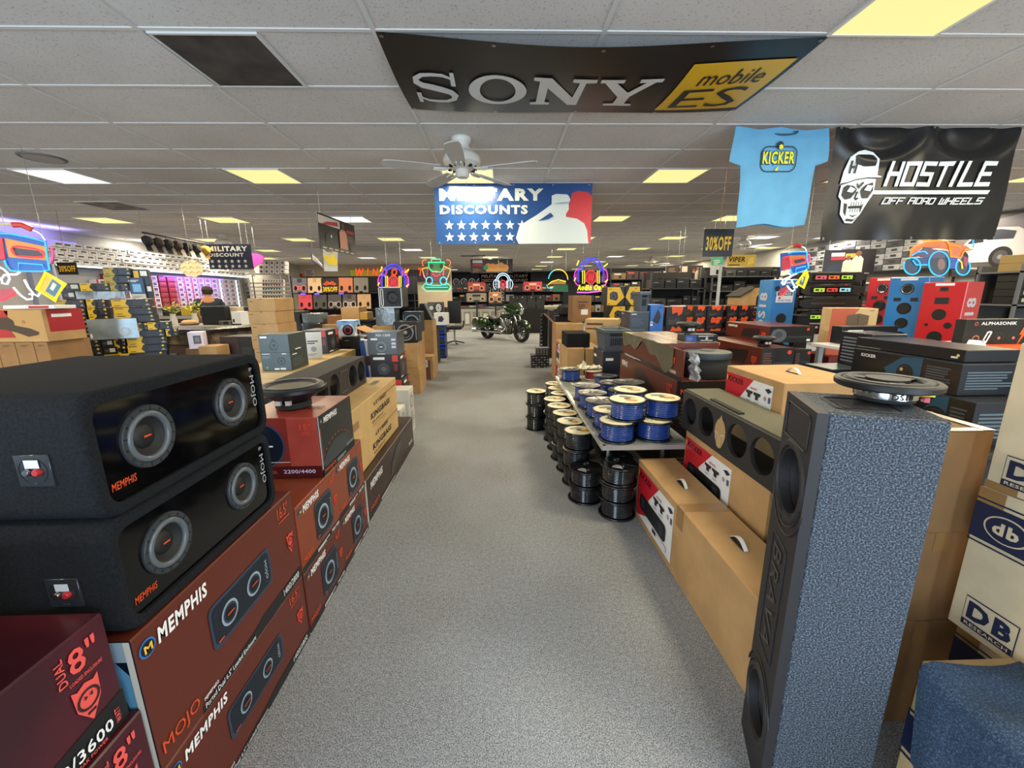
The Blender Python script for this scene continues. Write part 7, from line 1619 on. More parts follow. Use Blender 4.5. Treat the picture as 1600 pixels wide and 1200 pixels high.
# ================================================================ banners
VINYL = M('black_banner_vinyl', '#100f10', .38, bump=.25, bscale=9)
def grid_rect(mb, f, a0, b0, a1, b1, mat, k, nu=24, nv=10):
    vs = [f.p(a0 + (a1 - a0) * i / nu, b0 + (b1 - b0) * j / nv, k * mb.lift) for j in range(nv + 1) for i in range(nu + 1)]
    fs = [(j * (nu + 1) + i, j * (nu + 1) + i + 1, (j + 1) * (nu + 1) + i + 1, (j + 1) * (nu + 1) + i) for j in range(nv) for i in range(nu)]
    mb.add(vs, fs, mat, True)
def eyelet(mb, f, a, b, k): mb.ring(f, a, b, .004, .012, ALU, k, 12)
def slab(mb, f, ch, a, b, w, h, mat, k):
    P = lambda pts: mb.poly(f, [(a + x * w, b + y * h) for x, y in pts], mat, k)
    if ch == 'O':
        n = 40; o = [(.5 + .5 * math.cos(t), .5 + .5 * math.sin(t)) for t in [2 * PI * i / n for i in range(n)]]; q = [(.5 + .31 * math.cos(t), .5 + .40 * math.sin(t)) for t in [2 * PI * i / n for i in range(n)]]
        mb.add([f.p(a + x * w, b + y * h, k * mb.lift) for x, y in o + q], [(i, (i + 1) % n, n + (i + 1) % n, n + i) for i in range(n)], mat)
    if ch == 'N':
        P([(0, 0), (.34, 0), (.34, .09), (.25, .11), (.25, 1), (.10, 1), (.10, .11), (0, .09)]); P([(.0, 1), (.0, .90), (.10, .88), (.68, .0), (.84, .0), (.84, .12), (.28, 1)]); P([(.70, .05), (.84, 0), (.84, .88), (1, .90), (1, 1), (.62, 1), (.62, .90), (.74, .88)])
    if ch == 'Y':
        P([(.26, 0), (.76, 0), (.76, .09), (.62, .11), (.62, .45), (.42, .45), (.42, .11), (.26, .09)]); P([(.42, .40), (.62, .40), (.62, .48), (.27, .90), (.38, .90), (.38, 1), (0, 1), (0, .90), (.08, .90)]); P([(.44, .45), (.62, .42), (.90, .90), (1, .90), (1, 1), (.63, 1), (.63, .90), (.75, .90), (.53, .55)])
    if ch == 'S':
        c = [(.90, .70), (.86, .84), (.70, .92), (.48, .93), (.28, .91), (.15, .82), (.14, .71), (.24, .62), (.42, .57), (.62, .50), (.80, .42), (.88, .30), (.84, .17), (.68, .08), (.48, .07), (.28, .09), (.14, .18), (.09, .32)]
        wd = [.02, .05, .07, .07, .08, .10, .13, .14, .15, .15, .14, .13, .10, .08, .07, .06, .05, .02]
        L, R = [], []
        for i, p in enumerate(c):
            q, r_ = c[max(i - 1, 0)], c[min(i + 1, len(c) - 1)]; d = V((r_[0] - q[0], r_[1] - q[1])).normalized(); n_ = V((-d.y, d.x)) * wd[i] * .62
            L.append((p[0] + n_.x, p[1] + n_.y)); R.append((p[0] - n_.x, p[1] - n_.y))
        m = len(c); mb.add([f.p(a + x * w, b + y * h, k * mb.lift) for x, y in L + R], [(i, i + 1, m + i + 1, m + i) for i in range(m - 1)], mat)
        P([(.84, .62), (.94, .62), (.94, 1), (.86, 1)]); P([(.04, 0), (.12, 0), (.15, .38), (.05, .38)])
# wide black banner pinned flat under the ceiling
mb = MB(.0012); f = F((-.64, 3.45, CEIL - .012), (1, 0, 0), (0, -1, 0), 2.44, .92)
grid_rect(mb, f, 0, 0, 1, 1, VINYL, 0, 40, 14)
SIL2 = C('#c9cac8', .45)
for ch, a, w in (('S', .035, .125), ('O', .185, .155), ('N', .355, .160), ('Y', .525, .160)): slab(mb, f, ch, a, .21, w, .45, SIL2, 7)
GOLD = C('#d6a91c', .42); grid_rect(mb, f, .735, .09, .985, .80, GOLD, 4, 10, 8)
mb.text(f, 'mobile', .785, .53, .165, .19, BLACK, 8, 0); mb.text(f, 'ES', .765, .15, .185, .33, BLACK, 8, -.004)
for i in range(5):
    for b in (.03, .97): eyelet(mb, f, .01 + .245 * i, b, 3)
def sag(v):
    u = min(max((v[0] + .64) / 2.44, 0), 1); w = min(max((3.45 - v[1]) / .92, 0), 1)
    z = v[2] - .055 * math.sin(PI * u) * (.45 + .55 * w) - .02 * math.sin(PI * w) - .006 * math.sin(9 * u + 4 * w)
    return (v[0] + .0 * u, v[1] - .05 * math.sin(PI * u) * 0, z)
mb.v = [sag(v) for v in mb.v]
tag(mb.build('ceiling_banner'), 'wide black banner with silver letters and a gold panel, pinned flat under the ceiling', 'banner')
# blue banner over the aisle
BLUEV = M('blue_banner_vinyl', '#1d4379', .25, bump=.6, bscale=5, spec=.6); OFFW = C('#cfd0c0', .4)
def mil_banner(name, label, x0, x1, z0, z1, Y, bluem=BLUEV, plural='DISCOUNTS', soldiers=True):
    mb = MB(.004 if Y < 7 else .008); f = F((x0, Y, z0), (1, 0, 0), (0, 0, 1), x1 - x0, z1 - z0); grid_rect(mb, f, 0, 0, 1, 1, bluem, 0, 30, 12)
    mb.text(f, 'MILITARY', .03, .72, .66 if soldiers else .9, .20, OFFW, 2, .05); mb.text(f, plural, .03, .50, .56 if soldiers else .8, .15, OFFW, 2, .04)
    for j in range(2):
        for i in range(7 if soldiers else 6):
            cx, cy, r = .085 + (.078 if soldiers else .15) * i, .32 - .20 * j, .085; q = f.h / f.w
            mb.poly(f, [(cx + (r if k % 2 == 0 else r * .42) * q * math.sin(PI * k / 5), cy + (r if k % 2 == 0 else r * .42) * math.cos(PI * k / 5)) for k in range(10)], OFFW, 1)
    if soldiers:
        rd = C('#c22a2c', .35)
        mb.poly(f, [(.80, .45), (.78, .52), (.86, .66), (.87, .84), (.91, .88), (.97, .86), (1, .80), (1, 0), (.90, 0)], rd, 1)
        mb.poly(f, [(.53, .0), (.513, .10), (.538, .31), (.60, .41), (.645, .48), (.70, .58), (.742, .66), (.742, .80), (.77, .83), (.84, .82), (.852, .79), (.862, .73), (.852, .69), (.852, .57), (.835, .50), (.835, .45), (.907, .42), (.955, .34), (.975, .22), (.985, .0)], C('#c9cfc8', .4), 3)
        mb.poly(f, [(.655, .38), (.69, .44), (.735, .52), (.755, .46), (.72, .41)], bluem, 4); mb.poly(f, [(.742, .665), (.80, .69), (.862, .70), (.855, .675), (.80, .66)], C('#8f9aa0', .4), 4)
    for a in (.02, .25, .5, .75, .98): eyelet(mb, f, a, .975, 2); eyelet(mb, f, a, .025, 2)
    mb.v = [(v[0], v[1] + .006 * math.sin(v[0] * 7) * math.sin((v[2] - z0) * 6), v[2]) for v in mb.v]
    return tag(mb.build(name), label, 'banner')
mil_banner('military_banner', 'blue military discounts banner with a white saluting soldier hanging over the aisle', -.815, 1.185, 2.13, 2.855, 5.6)
o = mil_banner('military_banner', 'small dark navy military discount banner far left by the hanging white shirt', -5.35, -4.55, 1.98, 2.42, 8.0, C('#1c2038', .4), 'DISCOUNT', False)
def wires(o, pts, z0):
    for x, y in pts: m2 = MB(); m2.cyl((x - o.location.x, y - o.location.y, z0 - o.location.z), (x - o.location.x, y - o.location.y, CEIL - o.location.z), .003, ALU, 6); m2.build('hanging_wire', o)
wires(o, ((-5.3, 8.0), (-4.6, 8.0)), 2.42)
# black skull banner
mb = MB(.006); x0, x1, z0, z1 = 2.875, 4.49, 1.945, 2.858; f = F((x0, 3.8, z0), (1, 0, 0), (0, 0, 1), x1 - x0, z1 - z0)
grid_rect(mb, f, 0, 0, 1, 1, M('hostile_vinyl', '#141516', .33, bump=.1, bscale=5, spec=.55), 0, 60, 40)
HW = C('#dfe6e4', .4); HB = C('#141516', .4); G = lambda pts, m, k: mb.poly(f, pts, m, k)
def bar_text(t, a, b, w, h, m, k, sh=.10, st=.20):
    cell = w / sum(.6 if c in 'I ' else 1.0 for c in t); x = a
    S = {'H': [(0, 0, st, 1), (1 - st, 0, 1, 1), (0, .42, 1, .60)], 'O': [(0, 0, st, 1), (1 - st, 0, 1, 1), (0, 0, 1, .17), (0, .83, 1, 1)], 'S': [(0, .83, 1, 1), (0, .42, 1, .58), (0, 0, 1, .17), (0, .5, st, 1), (1 - st, 0, 1, .5)], 'T': [(0, .83, 1, 1), (.4, 0, .62, 1)], 'I': [(.2, 0, .62, 1)], 'L': [(0, 0, st, 1), (0, 0, 1, .17)], 'E': [(0, 0, st, 1), (0, 0, 1, .17), (0, .83, 1, 1), (0, .42, .85, .58)],
         'F': [(0, 0, st, 1), (0, .83, 1, 1), (0, .40, .85, .57)], 'R': [(0, 0, st, 1), (0, .83, 1, 1), (1 - st, .45, 1, 1), (0, .40, 1, .56), (1 - st, 0, 1, .4)], 'A': [(0, 0, st, 1), (1 - st, 0, 1, 1), (0, .83, 1, 1), (0, .35, 1, .50)], 'D': [(0, 0, st, 1), (1 - st, .08, 1, .92), (0, 0, .9, .17), (0, .83, .9, 1)], 'W': [(0, 0, st, 1), (1 - st, 0, 1, 1), (.4, 0, .6, .8), (0, 0, 1, .17)], ' ': []}
    for c in t:
        cw = cell * (.6 if c in 'I ' else 1.0); g = cw * .90
        for X0, Y0, X1, Y1 in S[c]:
            q = sh * h * f.h / f.w; G([(x + X0 * g + Y0 * q * 2, b + Y0 * h), (x + X1 * g + Y0 * q * 2, b + Y0 * h), (x + X1 * g + Y1 * q * 2, b + Y1 * h), (x + X0 * g + Y1 * q * 2, b + Y1 * h)], m, k)
        x += cw
bar_text('HOSTILE', .295, .485, .60, .22, HW, 2, .10, .24); G([(.24, .415), (.89, .415), (.90, .45), (.245, .45)], HW, 2); bar_text('OFF ROAD WHEELS', .30, .325, .57, .062, HW, 2, .25, .2)
G([(.062, .50), (.07, .62), (.09, .74), (.13, .79), (.175, .81), (.22, .79), (.245, .72), (.255, .585), (.28, .575), (.275, .565), (.20, .565), (.14, .55), (.10, .525), (.065, .515)], HW, 2)
for r in ((.095, .60, .105, .71), (.122, .60, .132, .71), (.105, .645, .122, .665)): G([(r[0], r[1]), (r[2], r[1]), (r[2] + .004, r[3]), (r[0] + .004, r[3])], HB, 3)
G([(.07, .50), (.065, .40), (.085, .36), (.09, .24), (.125, .16), (.165, .155), (.20, .24), (.225, .34), (.25, .42), (.25, .55), (.20, .555), (.14, .54), (.10, .515)], HW, 2)
for p in ([(.078, .41), (.082, .48), (.10, .50), (.135, .49), (.155, .46), (.15, .43), (.13, .38), (.10, .37)], [(.175, .44), (.18, .47), (.20, .50), (.235, .52), (.242, .45), (.22, .38), (.19, .38)], [(.148, .38), (.155, .44), (.165, .44), (.172, .38), (.16, .36)]): G(p, HB, 3)
for p in ([(.10, .44), (.115, .485), (.145, .46), (.13, .43)], [(.19, .45), (.205, .495), (.235, .49), (.225, .44)], [(.153, .385), (.16, .43), (.168, .385)]): G(p, HW, 4)
for p in ([(.10, .34), (.105, .26), (.12, .22), (.118, .33)], [(.205, .34), (.195, .25), (.19, .3)], [(.125, .31), (.20, .315), (.198, .295), (.127, .29)], [(.135, .235), (.16, .225), (.185, .24), (.16, .21)], [(.12, .18), (.16, .17), (.19, .22), (.165, .19), (.13, .2)]): G(p, HB, 3)
for i in range(5): G([(.135 + .013 * i, .255), (.138 + .013 * i, .255), (.138 + .013 * i, .35), (.135 + .013 * i, .35)], HB, 4)
G([(.145, .505), (.16, .46), (.185, .515), (.175, .525), (.16, .485), (.15, .515)], HB, 4)
for a in (.012, .5, .988): eyelet(mb, f, a, .985, 3); eyelet(mb, f, a, .015, 3)
def fold(v):
    u, w = (v[0] - x0) / (x1 - x0), (v[2] - z0) / (z1 - z0); y = 0
    for c in (.25, .75):
        d = abs(u - c) / .25
        if d < 1:
            r = math.hypot((u - c) / .25, (1 - w) / .30); y += .022 * math.exp(-((r - .62) / .16) ** 2) - .018 * math.exp(-((r - .95) / .14) ** 2)
    y += .016 * math.sin(PI * 2 * (u * 1.5 + w * .6)) * (1 - w) + .010 * math.sin(u * 26) * max(0, .25 - w) * 4 - .02 * math.exp(-((u - .5) / .05) ** 2) * w
    return (v[0] + .012 * (1 - w) * (.5 - u) * 0, v[1] + y, v[2])
mb.v = [fold(v) for v in mb.v]
tag(mb.build('skull_banner'), 'black off-road wheels banner with a white skull in a cap, hanging at the right', 'banner')
# blue T-shirt hanging from the ceiling
t = thing('t_shirt', 'light blue T-shirt hanging from the ceiling left of the black skull banner', 'shirt', (2.385, 3.76, 2.862))
SH = M('blue_cotton', '#5f9bbd', .85, noise=.05, nscale=6, bump=.15, bscale=300)
Lp = [(-.40, 0), (-.41, -.10), (-.425, -.22), (-.43, -.285), (-.365, -.315), (-.335, -.21), (-.325, -.24), (-.32, -.5), (-.325, -.80)]
rows_ = 46; mb = MB(); vs = []; fs = []; nx = 26
def width_l(d): 
    if d < .285: return -.405 - .025 * d / .285
    if d < .31: return -.43 + (d - .285) / .025 * .10
    return -.327 + .015 * (d - .31) / .5
for s in (-1, 1):
    for j in range(rows_ + 1):
        d = .80 * j / rows_
        for i in range(nx + 1):
            u = i / nx; xl = width_l(d); x = xl + (-2 * xl) * u; top = .0
            ne = max(0, 1 - (abs(x) / .13) ** 2); zt = -.045 - .05 * ne * (1 if s < 0 else .35) if j == 0 else 0
            dz = -.03 * (1 - abs(abs(x) / .4 - .5) * 2) * max(0, 1 - d / .1) if abs(x) < .4 else 0
            bulge = .028 * math.sin(PI * u) ** .5 * min(1, (d + .02) * 8); bulge *= (1 if .0 < u < 1 else 0)
            wr = .006 * math.sin(x * 22 + d * 9) + .006 * math.sin(d * 14 + x * 5)
            sl = 1 if abs(x) < .33 or d > .3 else .55
            vs.append((x, s * bulge * sl + wr + .01 * math.sin(x * 6), -d + (zt if j == 0 else dz) - (.012 * math.cos(u * 9) if j == rows_ else 0)))
    b = (0 if s < 0 else (rows_ + 1) * (nx + 1))
    for j in range(rows_):
        for i in range(nx):
            q = (b + j * (nx + 1) + i, b + (j + 1) * (nx + 1) + i, b + (j + 1) * (nx + 1) + i + 1, b + j * (nx + 1) + i + 1); fs.append(q if s < 0 else tuple(reversed(q)))
mb.add(vs, fs, SH, True); mb.build('cotton', t, sharp=60)
mb = MB(.0015); f = F((-.185, -.042, -.375), (1, 0, 0), (0, 0, 1), .31, .23)
ol = [(x / .31, y / .23) for x, y in rrect(.0, .0, .31, .20, .06, 6)]; il = [(x / .31, y / .23) for x, y in rrect(.008, .008, .302, .192, .054, 6)]; n = len(ol)
mb.add([f.p(a, b, .003) for a, b in ol + il], [(i, (i + 1) % n, n + (i + 1) % n, n + i) for i in range(n)], C('#1a2a36', .7))
LY = C('#d9d62a', .6); mb.text(f, 'KICKER', .04, .24, .92, .48, C('#1a2a36', .7), 2, .07); mb.text(f, 'KICKER', .06, .27, .88, .42, LY, 3, .03); mb.disc(f, .5, .90, .13, C('#1a2a36', .7), 2, 18); mb.disc(f, .53, .84, .08, LY, 3, 14); mb.poly(f, [(.42, .05), (.52, .2), (.50, .04)], LY, 2); mb.build('chest_print', t)
mb = MB(); mb.tube([V((.13 * math.cos(a), -.006 + .018 * math.sin(a), -.052 - .03 * max(0, -math.sin(a)))) for a in [2 * PI * k / 24 for k in range(24)]], .007, C('#2c4d63', .8), 6, True); mb.box(-.012, -.004, -.085, .012, .0, -.05, WHITE); mb.build('collar', t)
# hanging percent signs
def off_sign(label, px, Y, string=True, ang=0):
    a, b = at(px[0], px[1], Y=Y), at(px[2], px[3], Y=Y); w, h = b.x - a.x, a.z - b.z; t = thing('discount_sign', label, 'sign', ((a.x + b.x) / 2, Y, b.z), ang)
    mb = MB(.002); fr = mb.box(-w / 2, -.004, 0, w / 2, .004, h, C('#121210', .4)); mb.text(fr['Y-'], '30%OFF', .08, .22, .84, .52, C('#f0b414', .4), 1, .03); mb.build('board', t)
    mb = MB(); mb.cyl((0, 0, h), (.03, 0, CEIL - b.z), .003, C('#b0643c', .6), 6); mb.build('string', t)
off_sign('black hanging sign with yellow 30 percent lettering left of the blue T-shirt', (1101, 358, 1143, 401), 4.5)
off_sign('dark hanging sign with yellow 30 percent lettering behind the lit boombox sign', (88, 410, 123, 429), 7.2)

# ================================================================ lit tube signs
def neon_sign(label, P0, ang, fills, tubes, board='#1a1c22', hang=None, r=.010, extra=None):
    P0 = V(P0); n = V((math.sin(ang), -math.cos(ang), 0)); t = thing('neon_sign', label, 'sign', P0)
    W = lambda p, d: atp(p[0], p[1], P0, ang) + n * d - P0
    if fills:
        mb = MB()
        for k, (pts, col) in enumerate(fills):
            ps = [W(p, .004 + .002 * k) for p in pts]; q = [W(p, -.008) for p in pts]; m = len(ps)
            ar = sum(pts[i][0] * pts[(i + 1) % m][1] - pts[(i + 1) % m][0] * pts[i][1] for i in range(m))
            if ar > 0: ps.reverse(); q.reverse()
            mb.add(ps + q, [tuple(range(m)), tuple(reversed(range(m, 2 * m)))] + [(i, m + i, m + (i + 1) % m, (i + 1) % m) for i in range(m)], C(col, .35))
        mb.build('backing_board', t)
    by = {}
    for pts, col, *rest in tubes: by.setdefault((col, rest[0] if rest else r), []).append(pts)
    for (col, rad), ls in by.items():
        for pts in ls:
            mb = MB(); closed = pts[0] == pts[-1] and len(pts) > 3
            if closed: pts = pts[:-1]
            mb.tube([W(p, .026) for p in pts], rad * .72, glow('neon_' + col.strip('#'), col, 1.8), 6, closed); mb.build('neon_tube', t)
    if hang:
        for p in hang: q = W(p, 0); mb = MB(); mb.cyl(q, (q.x, q.y, CEIL - P0.z), .0025, ALU, 6); mb.build('hanging_wire', t)
    return t
def ell(cx, cy, rx, ry, n=22, a0=0, a1=360):
    m = n if a1 - a0 >= 360 else n
    pts = [(cx + rx * math.cos(math.radians(a0 + (a1 - a0) * i / m)), cy - ry * math.sin(math.radians(a0 + (a1 - a0) * i / m))) for i in range(m + 1)]
    if a1 - a0 >= 360: pts[-1] = pts[0]
    return pts
def boombox(label, Y, ang, f, script=True):
    """f maps the left-hand sign's own drawing coordinates to the photograph."""
    g = lambda pts: [f(x, y) for x, y in pts]
    fills = [(g([(-30, 358), (4, 363), (72, 376), (79, 424), (62, 424), (18, 421), (8, 408), (-30, 404)]), '#0e56ac'), (g([(7, 372), (70, 385), (73, 407), (14, 402)]), '#d8922a'), (g([(-24, 373), (5, 374), (9, 405), (-24, 405)]), '#c01f2a'), (g([(20, 387), (60, 392), (68, 398), (64, 401), (26, 399)]), '#3a3038'), (g([(80, 387), (84, 388), (85, 408), (80, 411)]), '#b02058'), (g([(-6, 453), (20, 450), (25, 458), (5, 470), (-6, 470)]), '#b0202a'),
             (g([(73, 426), (103, 444), (87, 470), (60, 452)]), '#e8b818'), (g([(83, 436), (97, 446), (86, 464), (72, 455)]), '#2c6a80'), (g([(84, 441), (90, 445), (84, 455), (79, 451)]), '#d5d0c8')]
    B, Rr, Pk, Wt, Y_ = '#2fb4ff', '#ff3b4a', '#ff4d8a', '#dff2ff', '#ffe21a'
    tubes = [(g([(0, 365), (18, 366), (45, 371), (72, 378), (75, 400), (79, 422), (70, 423)]), B), (g([(9, 407), (12, 416), (18, 423), (32, 424), (50, 424), (70, 424)]), B), (g([(31, 411), (68, 414), (72, 424), (30, 424), (31, 411)]), B), (g([(20, 390), (22, 386), (30, 385), (55, 389), (66, 393), (70, 398), (67, 402), (50, 402), (28, 400), (22, 396), (20, 390)]), Rr), (g([(77, 386), (82, 388), (84, 396), (83, 406), (80, 412)]), Pk), (g([(-20, 372), (4, 373), (9, 404), (-18, 406)]), Rr),
             (g([(53, 360), (60, 363), (66, 367), (72, 376)]), Wt, .007), (g([(73, 426), (103, 444), (87, 470), (60, 452), (73, 426)]), Y_, .022)]
    if script: tubes += [(g([(0, 417), (8, 421), (14, 427), (17, 436), (13, 444), (6, 443), (4, 436), (9, 430), (18, 429), (28, 429), (33, 425)]), Wt, .013), (g([(23, 449), (30, 457), (35, 462), (44, 468), (52, 467), (53, 461), (47, 459)]), Wt, .013), (g([(40, 437), (46, 449), (54, 459), (61, 463), (64, 458)]), Wt, .013), (g([(-4, 470), (8, 469), (28, 459)]), Rr)]
    t = neon_sign(label, at(*f(40, 400), Y=Y), ang, fills, tubes, hang=(f(10, 364), f(68, 376)))
    P0 = t.location; mb = MB(); n = V((math.sin(ang), -math.cos(ang), 0)); W = lambda p: atp(p[0], p[1], P0, ang) + n * .03 - P0
    mb.tube([W(f(x, y)) for x, y in ((-10, 353), (4, 351), (20, 351))], .012, C('#d8c890', .4), 8); mb.tube([W(f(x, y)) for x, y in ((22, 352), (36, 352), (52, 359))], .026, C('#d2402c', .5), 8); mb.build('handle', t)
boombox('large lit sign of a blue and orange boombox at the left edge', 4.2, math.radians(30), lambda x, y: (x, y))
boombox('lit sign of a teal and red boombox left of the sound bars', 5.0, math.radians(-28), lambda x, y: (1231 + x * .40 - (11 if y > 427 else 0), 387 + (y - 350 - .17 * x) * .60 - .035 * x + (3 if y > 427 else 0)))
OR, BL_, = '#ff8a1c', '#29b6ff'
neon_sign('lit sign of an orange off-road truck with glowing blue wheels under the skull banner', at(1465, 400, Y=5.0), math.radians(-30),
    [([(1421, 402), (1425, 387), (1445, 380), (1480, 377), (1510, 384), (1519, 391), (1507, 393), (1500, 403), (1484, 403), (1482, 390), (1442, 386), (1428, 399)], '#d9741a'), (ell(1424, 416, 13, 13, 20), '#0d1b3a'), (ell(1466, 412, 16, 19, 22), '#14161d'), (ell(1503, 416, 11, 13, 20), '#0d1b3a'), (ell(1470, 413, 6, 9, 14), '#8a5a4a'), ([(1428, 399), (1441, 388), (1480, 392), (1484, 402), (1450, 404)], '#5a3a58'), ([(1425, 404), (1450, 402), (1452, 416), (1430, 416)], '#142c6a'), ([(1484, 403), (1500, 403), (1494, 420), (1482, 420)], '#1d3f9a'), (ell(1508, 409, 4, 8, 12), '#b0203a')],
    [([(1421, 401), (1423, 389), (1432, 383), (1446, 379), (1465, 377), (1478, 377), (1482, 383)], OR), ([(1482, 384), (1484, 393), (1484, 401), (1500, 403), (1504, 394), (1508, 390), (1519, 390)], OR), ([(1440, 376), (1470, 376)], OR), ([(1482, 383), (1500, 386)], OR), (ell(1424, 416, 13, 13, 20, 150, 480), BL_), (ell(1466, 412, 16, 19, 26), BL_), (ell(1503, 417, 11, 13, 20, 110, 400), BL_), ([(1424, 399), (1433, 394), (1443, 393), (1448, 397)], BL_), ([(1425, 407), (1430, 414), (1448, 414)], BL_), ([(1512, 374), (1519, 374), (1519, 388)], BL_), ([(1495, 405), (1501, 410), (1502, 420)], '#ffd23a')], hang=((1430, 384), (1512, 384)))
BV, MG, RD_, YL, CY, GR = '#3a3cff', '#ff3ad0', '#ff2f3a', '#fff03a', '#38e6ff', '#3affa0'
def ear_sign(label, cx, cy, s, Y, wordmark=True, pale=False):
    a = lambda x, y: (cx + x * s, cy + y * s); E_ = lambda x, y, rx, ry, n=20, a0=0, a1=360: ell(cx + x * s, cy + y * s, rx * s, ry * s, n, a0, a1)
    B1, M1, R1, Y1 = (BV, MG, RD_, YL) if not pale else ('#bfe6ff', '#cfe9ff', '#ff4a5a', '#dff2ff')
    tubes = [(E_(0, -4, 19, 22, 22, 0, 180), B1, .02), (E_(0, -4, 14.5, 17, 20, 0, 180), B1, .02), ([a(-19, -4), a(-19, 12)], B1, .014), ([a(19, -4), a(19, 12)], B1, .014), (E_(-19, 4, 7, 13, 12, 90, 270), M1, .014), (E_(19, 4, 7, 13, 12, -90, 90), M1, .014), ([a(-13, -6), a(-10, -6), a(-10, 14), a(-13, 14), a(-13, -6)], Y1, .013), ([a(10, -6), a(13, -6), a(13, 14), a(10, 14), a(10, -6)], Y1, .013), (E_(0, 4, 8.5, 10, 20), R1, .012)]
    for k in range(10): q = 36 * k; tubes.append(([a(9 * math.cos(math.radians(q)), 4 + 10 * math.sin(math.radians(q))), a(11 * math.cos(math.radians(q)), 4 + 12 * math.sin(math.radians(q)))], R1, .012))
    for x in (-3, 0, 3): tubes.append(([a(x, -1), a(x + .6, 3), a(x - .6, 6), a(x, 10)], R1, .012))
    if not pale:
        for x, y, dx, dy in ((-22, -14, 3, -8), (20, -12, 6, -5), (22, 12, 4, -4), (-26, 10, 2, -5)): tubes.append(([a(x, y), a(x + dx, y + dy)], YL, .02))
    fills = [(E_(0, 4, 9, 11), '#8a1018'), ([a(-26, 4), a(-19, -8), a(-19, 14)], '#7a1a70'), ([a(26, 4), a(19, -8), a(19, 14)], '#7a1a70')] if not pale else []
    t = neon_sign(label, at(cx, cy, Y=Y), 0, fills, tubes, hang=(a(-12, -24), a(12, -24)))
    if wordmark:
        P0 = t.location; w = at(cx + 21 * s, cy, Y=Y).x - at(cx - 21 * s, cy, Y=Y).x; h = at(cx, cy, Y=Y).z - at(cx, cy + 9 * s, Y=Y).z
        mb = MB(); f = F((-w / 2, -.03, -h * 2.75), (1, 0, 0), (0, 0, 1), w, h); mb.text(f, 'Audio One', .0, .0, 1, 1, glow('neon_word', '#fff01c', 1.5), 1, .05, shear=.15); mb.build('lettering', t); mb = MB(); mb.tube([V((-w / 2, -.02, -h * 2.7 - .05)), V((-w * .1, -.02, -h * 3 - .02)), V((w / 2, -.02, -h * 2.85))], .015, glow('neon_pink_base', '#ff5ad8', 1.7), 6); mb.build('neon_tube', t)
ear_sign('round lit sign of blue headphones around a red gear, with yellow words', 923, 429, 1.0, 10.0)
ear_sign('lit sign of blue headphones around red squiggles above the white-framed subwoofer', 615, 437, .92, 10.0, False)
ear_sign('small pale-blue lit headphones sign far down the aisle', 786, 442, .58, 15.0, False, True)
neon_sign('lit sign of a green boombox above two turquoise turntables, left of the aisle', at(682, 430, Y=10), 0,
    [([(669, 409), (695, 409), (693, 422), (672, 424)], '#4a8a2a'), ([(662, 446), (704, 446), (700, 453), (666, 453)], '#1e7a4a'), ([(672, 426), (690, 426), (688, 440), (675, 440)], '#8a3a44'), (ell(674, 416, 3, 4, 12), '#1a1a1a'), (ell(690, 416, 3, 4, 12), '#1a1a1a'), (ell(665, 424, 3, 4, 12), '#2a2a2a')],
    [([(669, 410), (695, 410), (692, 421), (689, 425), (675, 424), (671, 419), (669, 410)], GR, .014), ([(674, 409), (675, 405), (688, 405), (689, 409)], GR, .014), ([(669, 418), (660, 420), (663, 432), (667, 438)], '#ffc83a', .012), ([(694, 416), (704, 421), (701, 431), (698, 438)], '#ffc83a', .012), ([(663, 430), (666, 437)], MG, .012), ([(701, 430), (698, 437)], MG, .012), (ell(671, 439, 5, 6, 16), CY, .016), (ell(693, 439, 5, 6, 16), CY, .016), ([(660, 449), (664, 443), (676, 446), (688, 446), (700, 443), (705, 449), (700, 455), (666, 455), (660, 449)], GR, .014), ([(666, 449), (700, 449)], CY, .012), ([(676, 428), (682, 432), (689, 428)], '#ff5a5a', .012), (ell(664, 411, 4, 5, 10, 60, 240), '#ff7a2a', .012), (ell(700, 411, 4, 5, 10, -60, 120), '#ff7a2a', .012)], hang=((674, 405), (690, 405)))
neon_sign('small lit sign with a yellow arc and green block, left of the headphones sign', at(872, 438, Y=13), 0,
    [([(865, 445), (887, 445), (888, 456), (864, 456)], '#1c6a4a'), ([(856, 444), (865, 438), (884, 440), (884, 444)], '#b8862a')],
    [(ell(872, 437, 15, 16, 14, 0, 80), '#ffd22a', .018), (ell(872, 437, 15, 16, 10, 80, 115), '#ffd22a', .018), (ell(872, 437, 15, 16, 10, 115, 175), CY, .018), ([(856, 445), (862, 440), (872, 437), (884, 440)], '#ffe03a', .016), ([(854, 445), (856, 450), (863, 450)], CY, .016)], hang=((862, 423), (884, 424)))

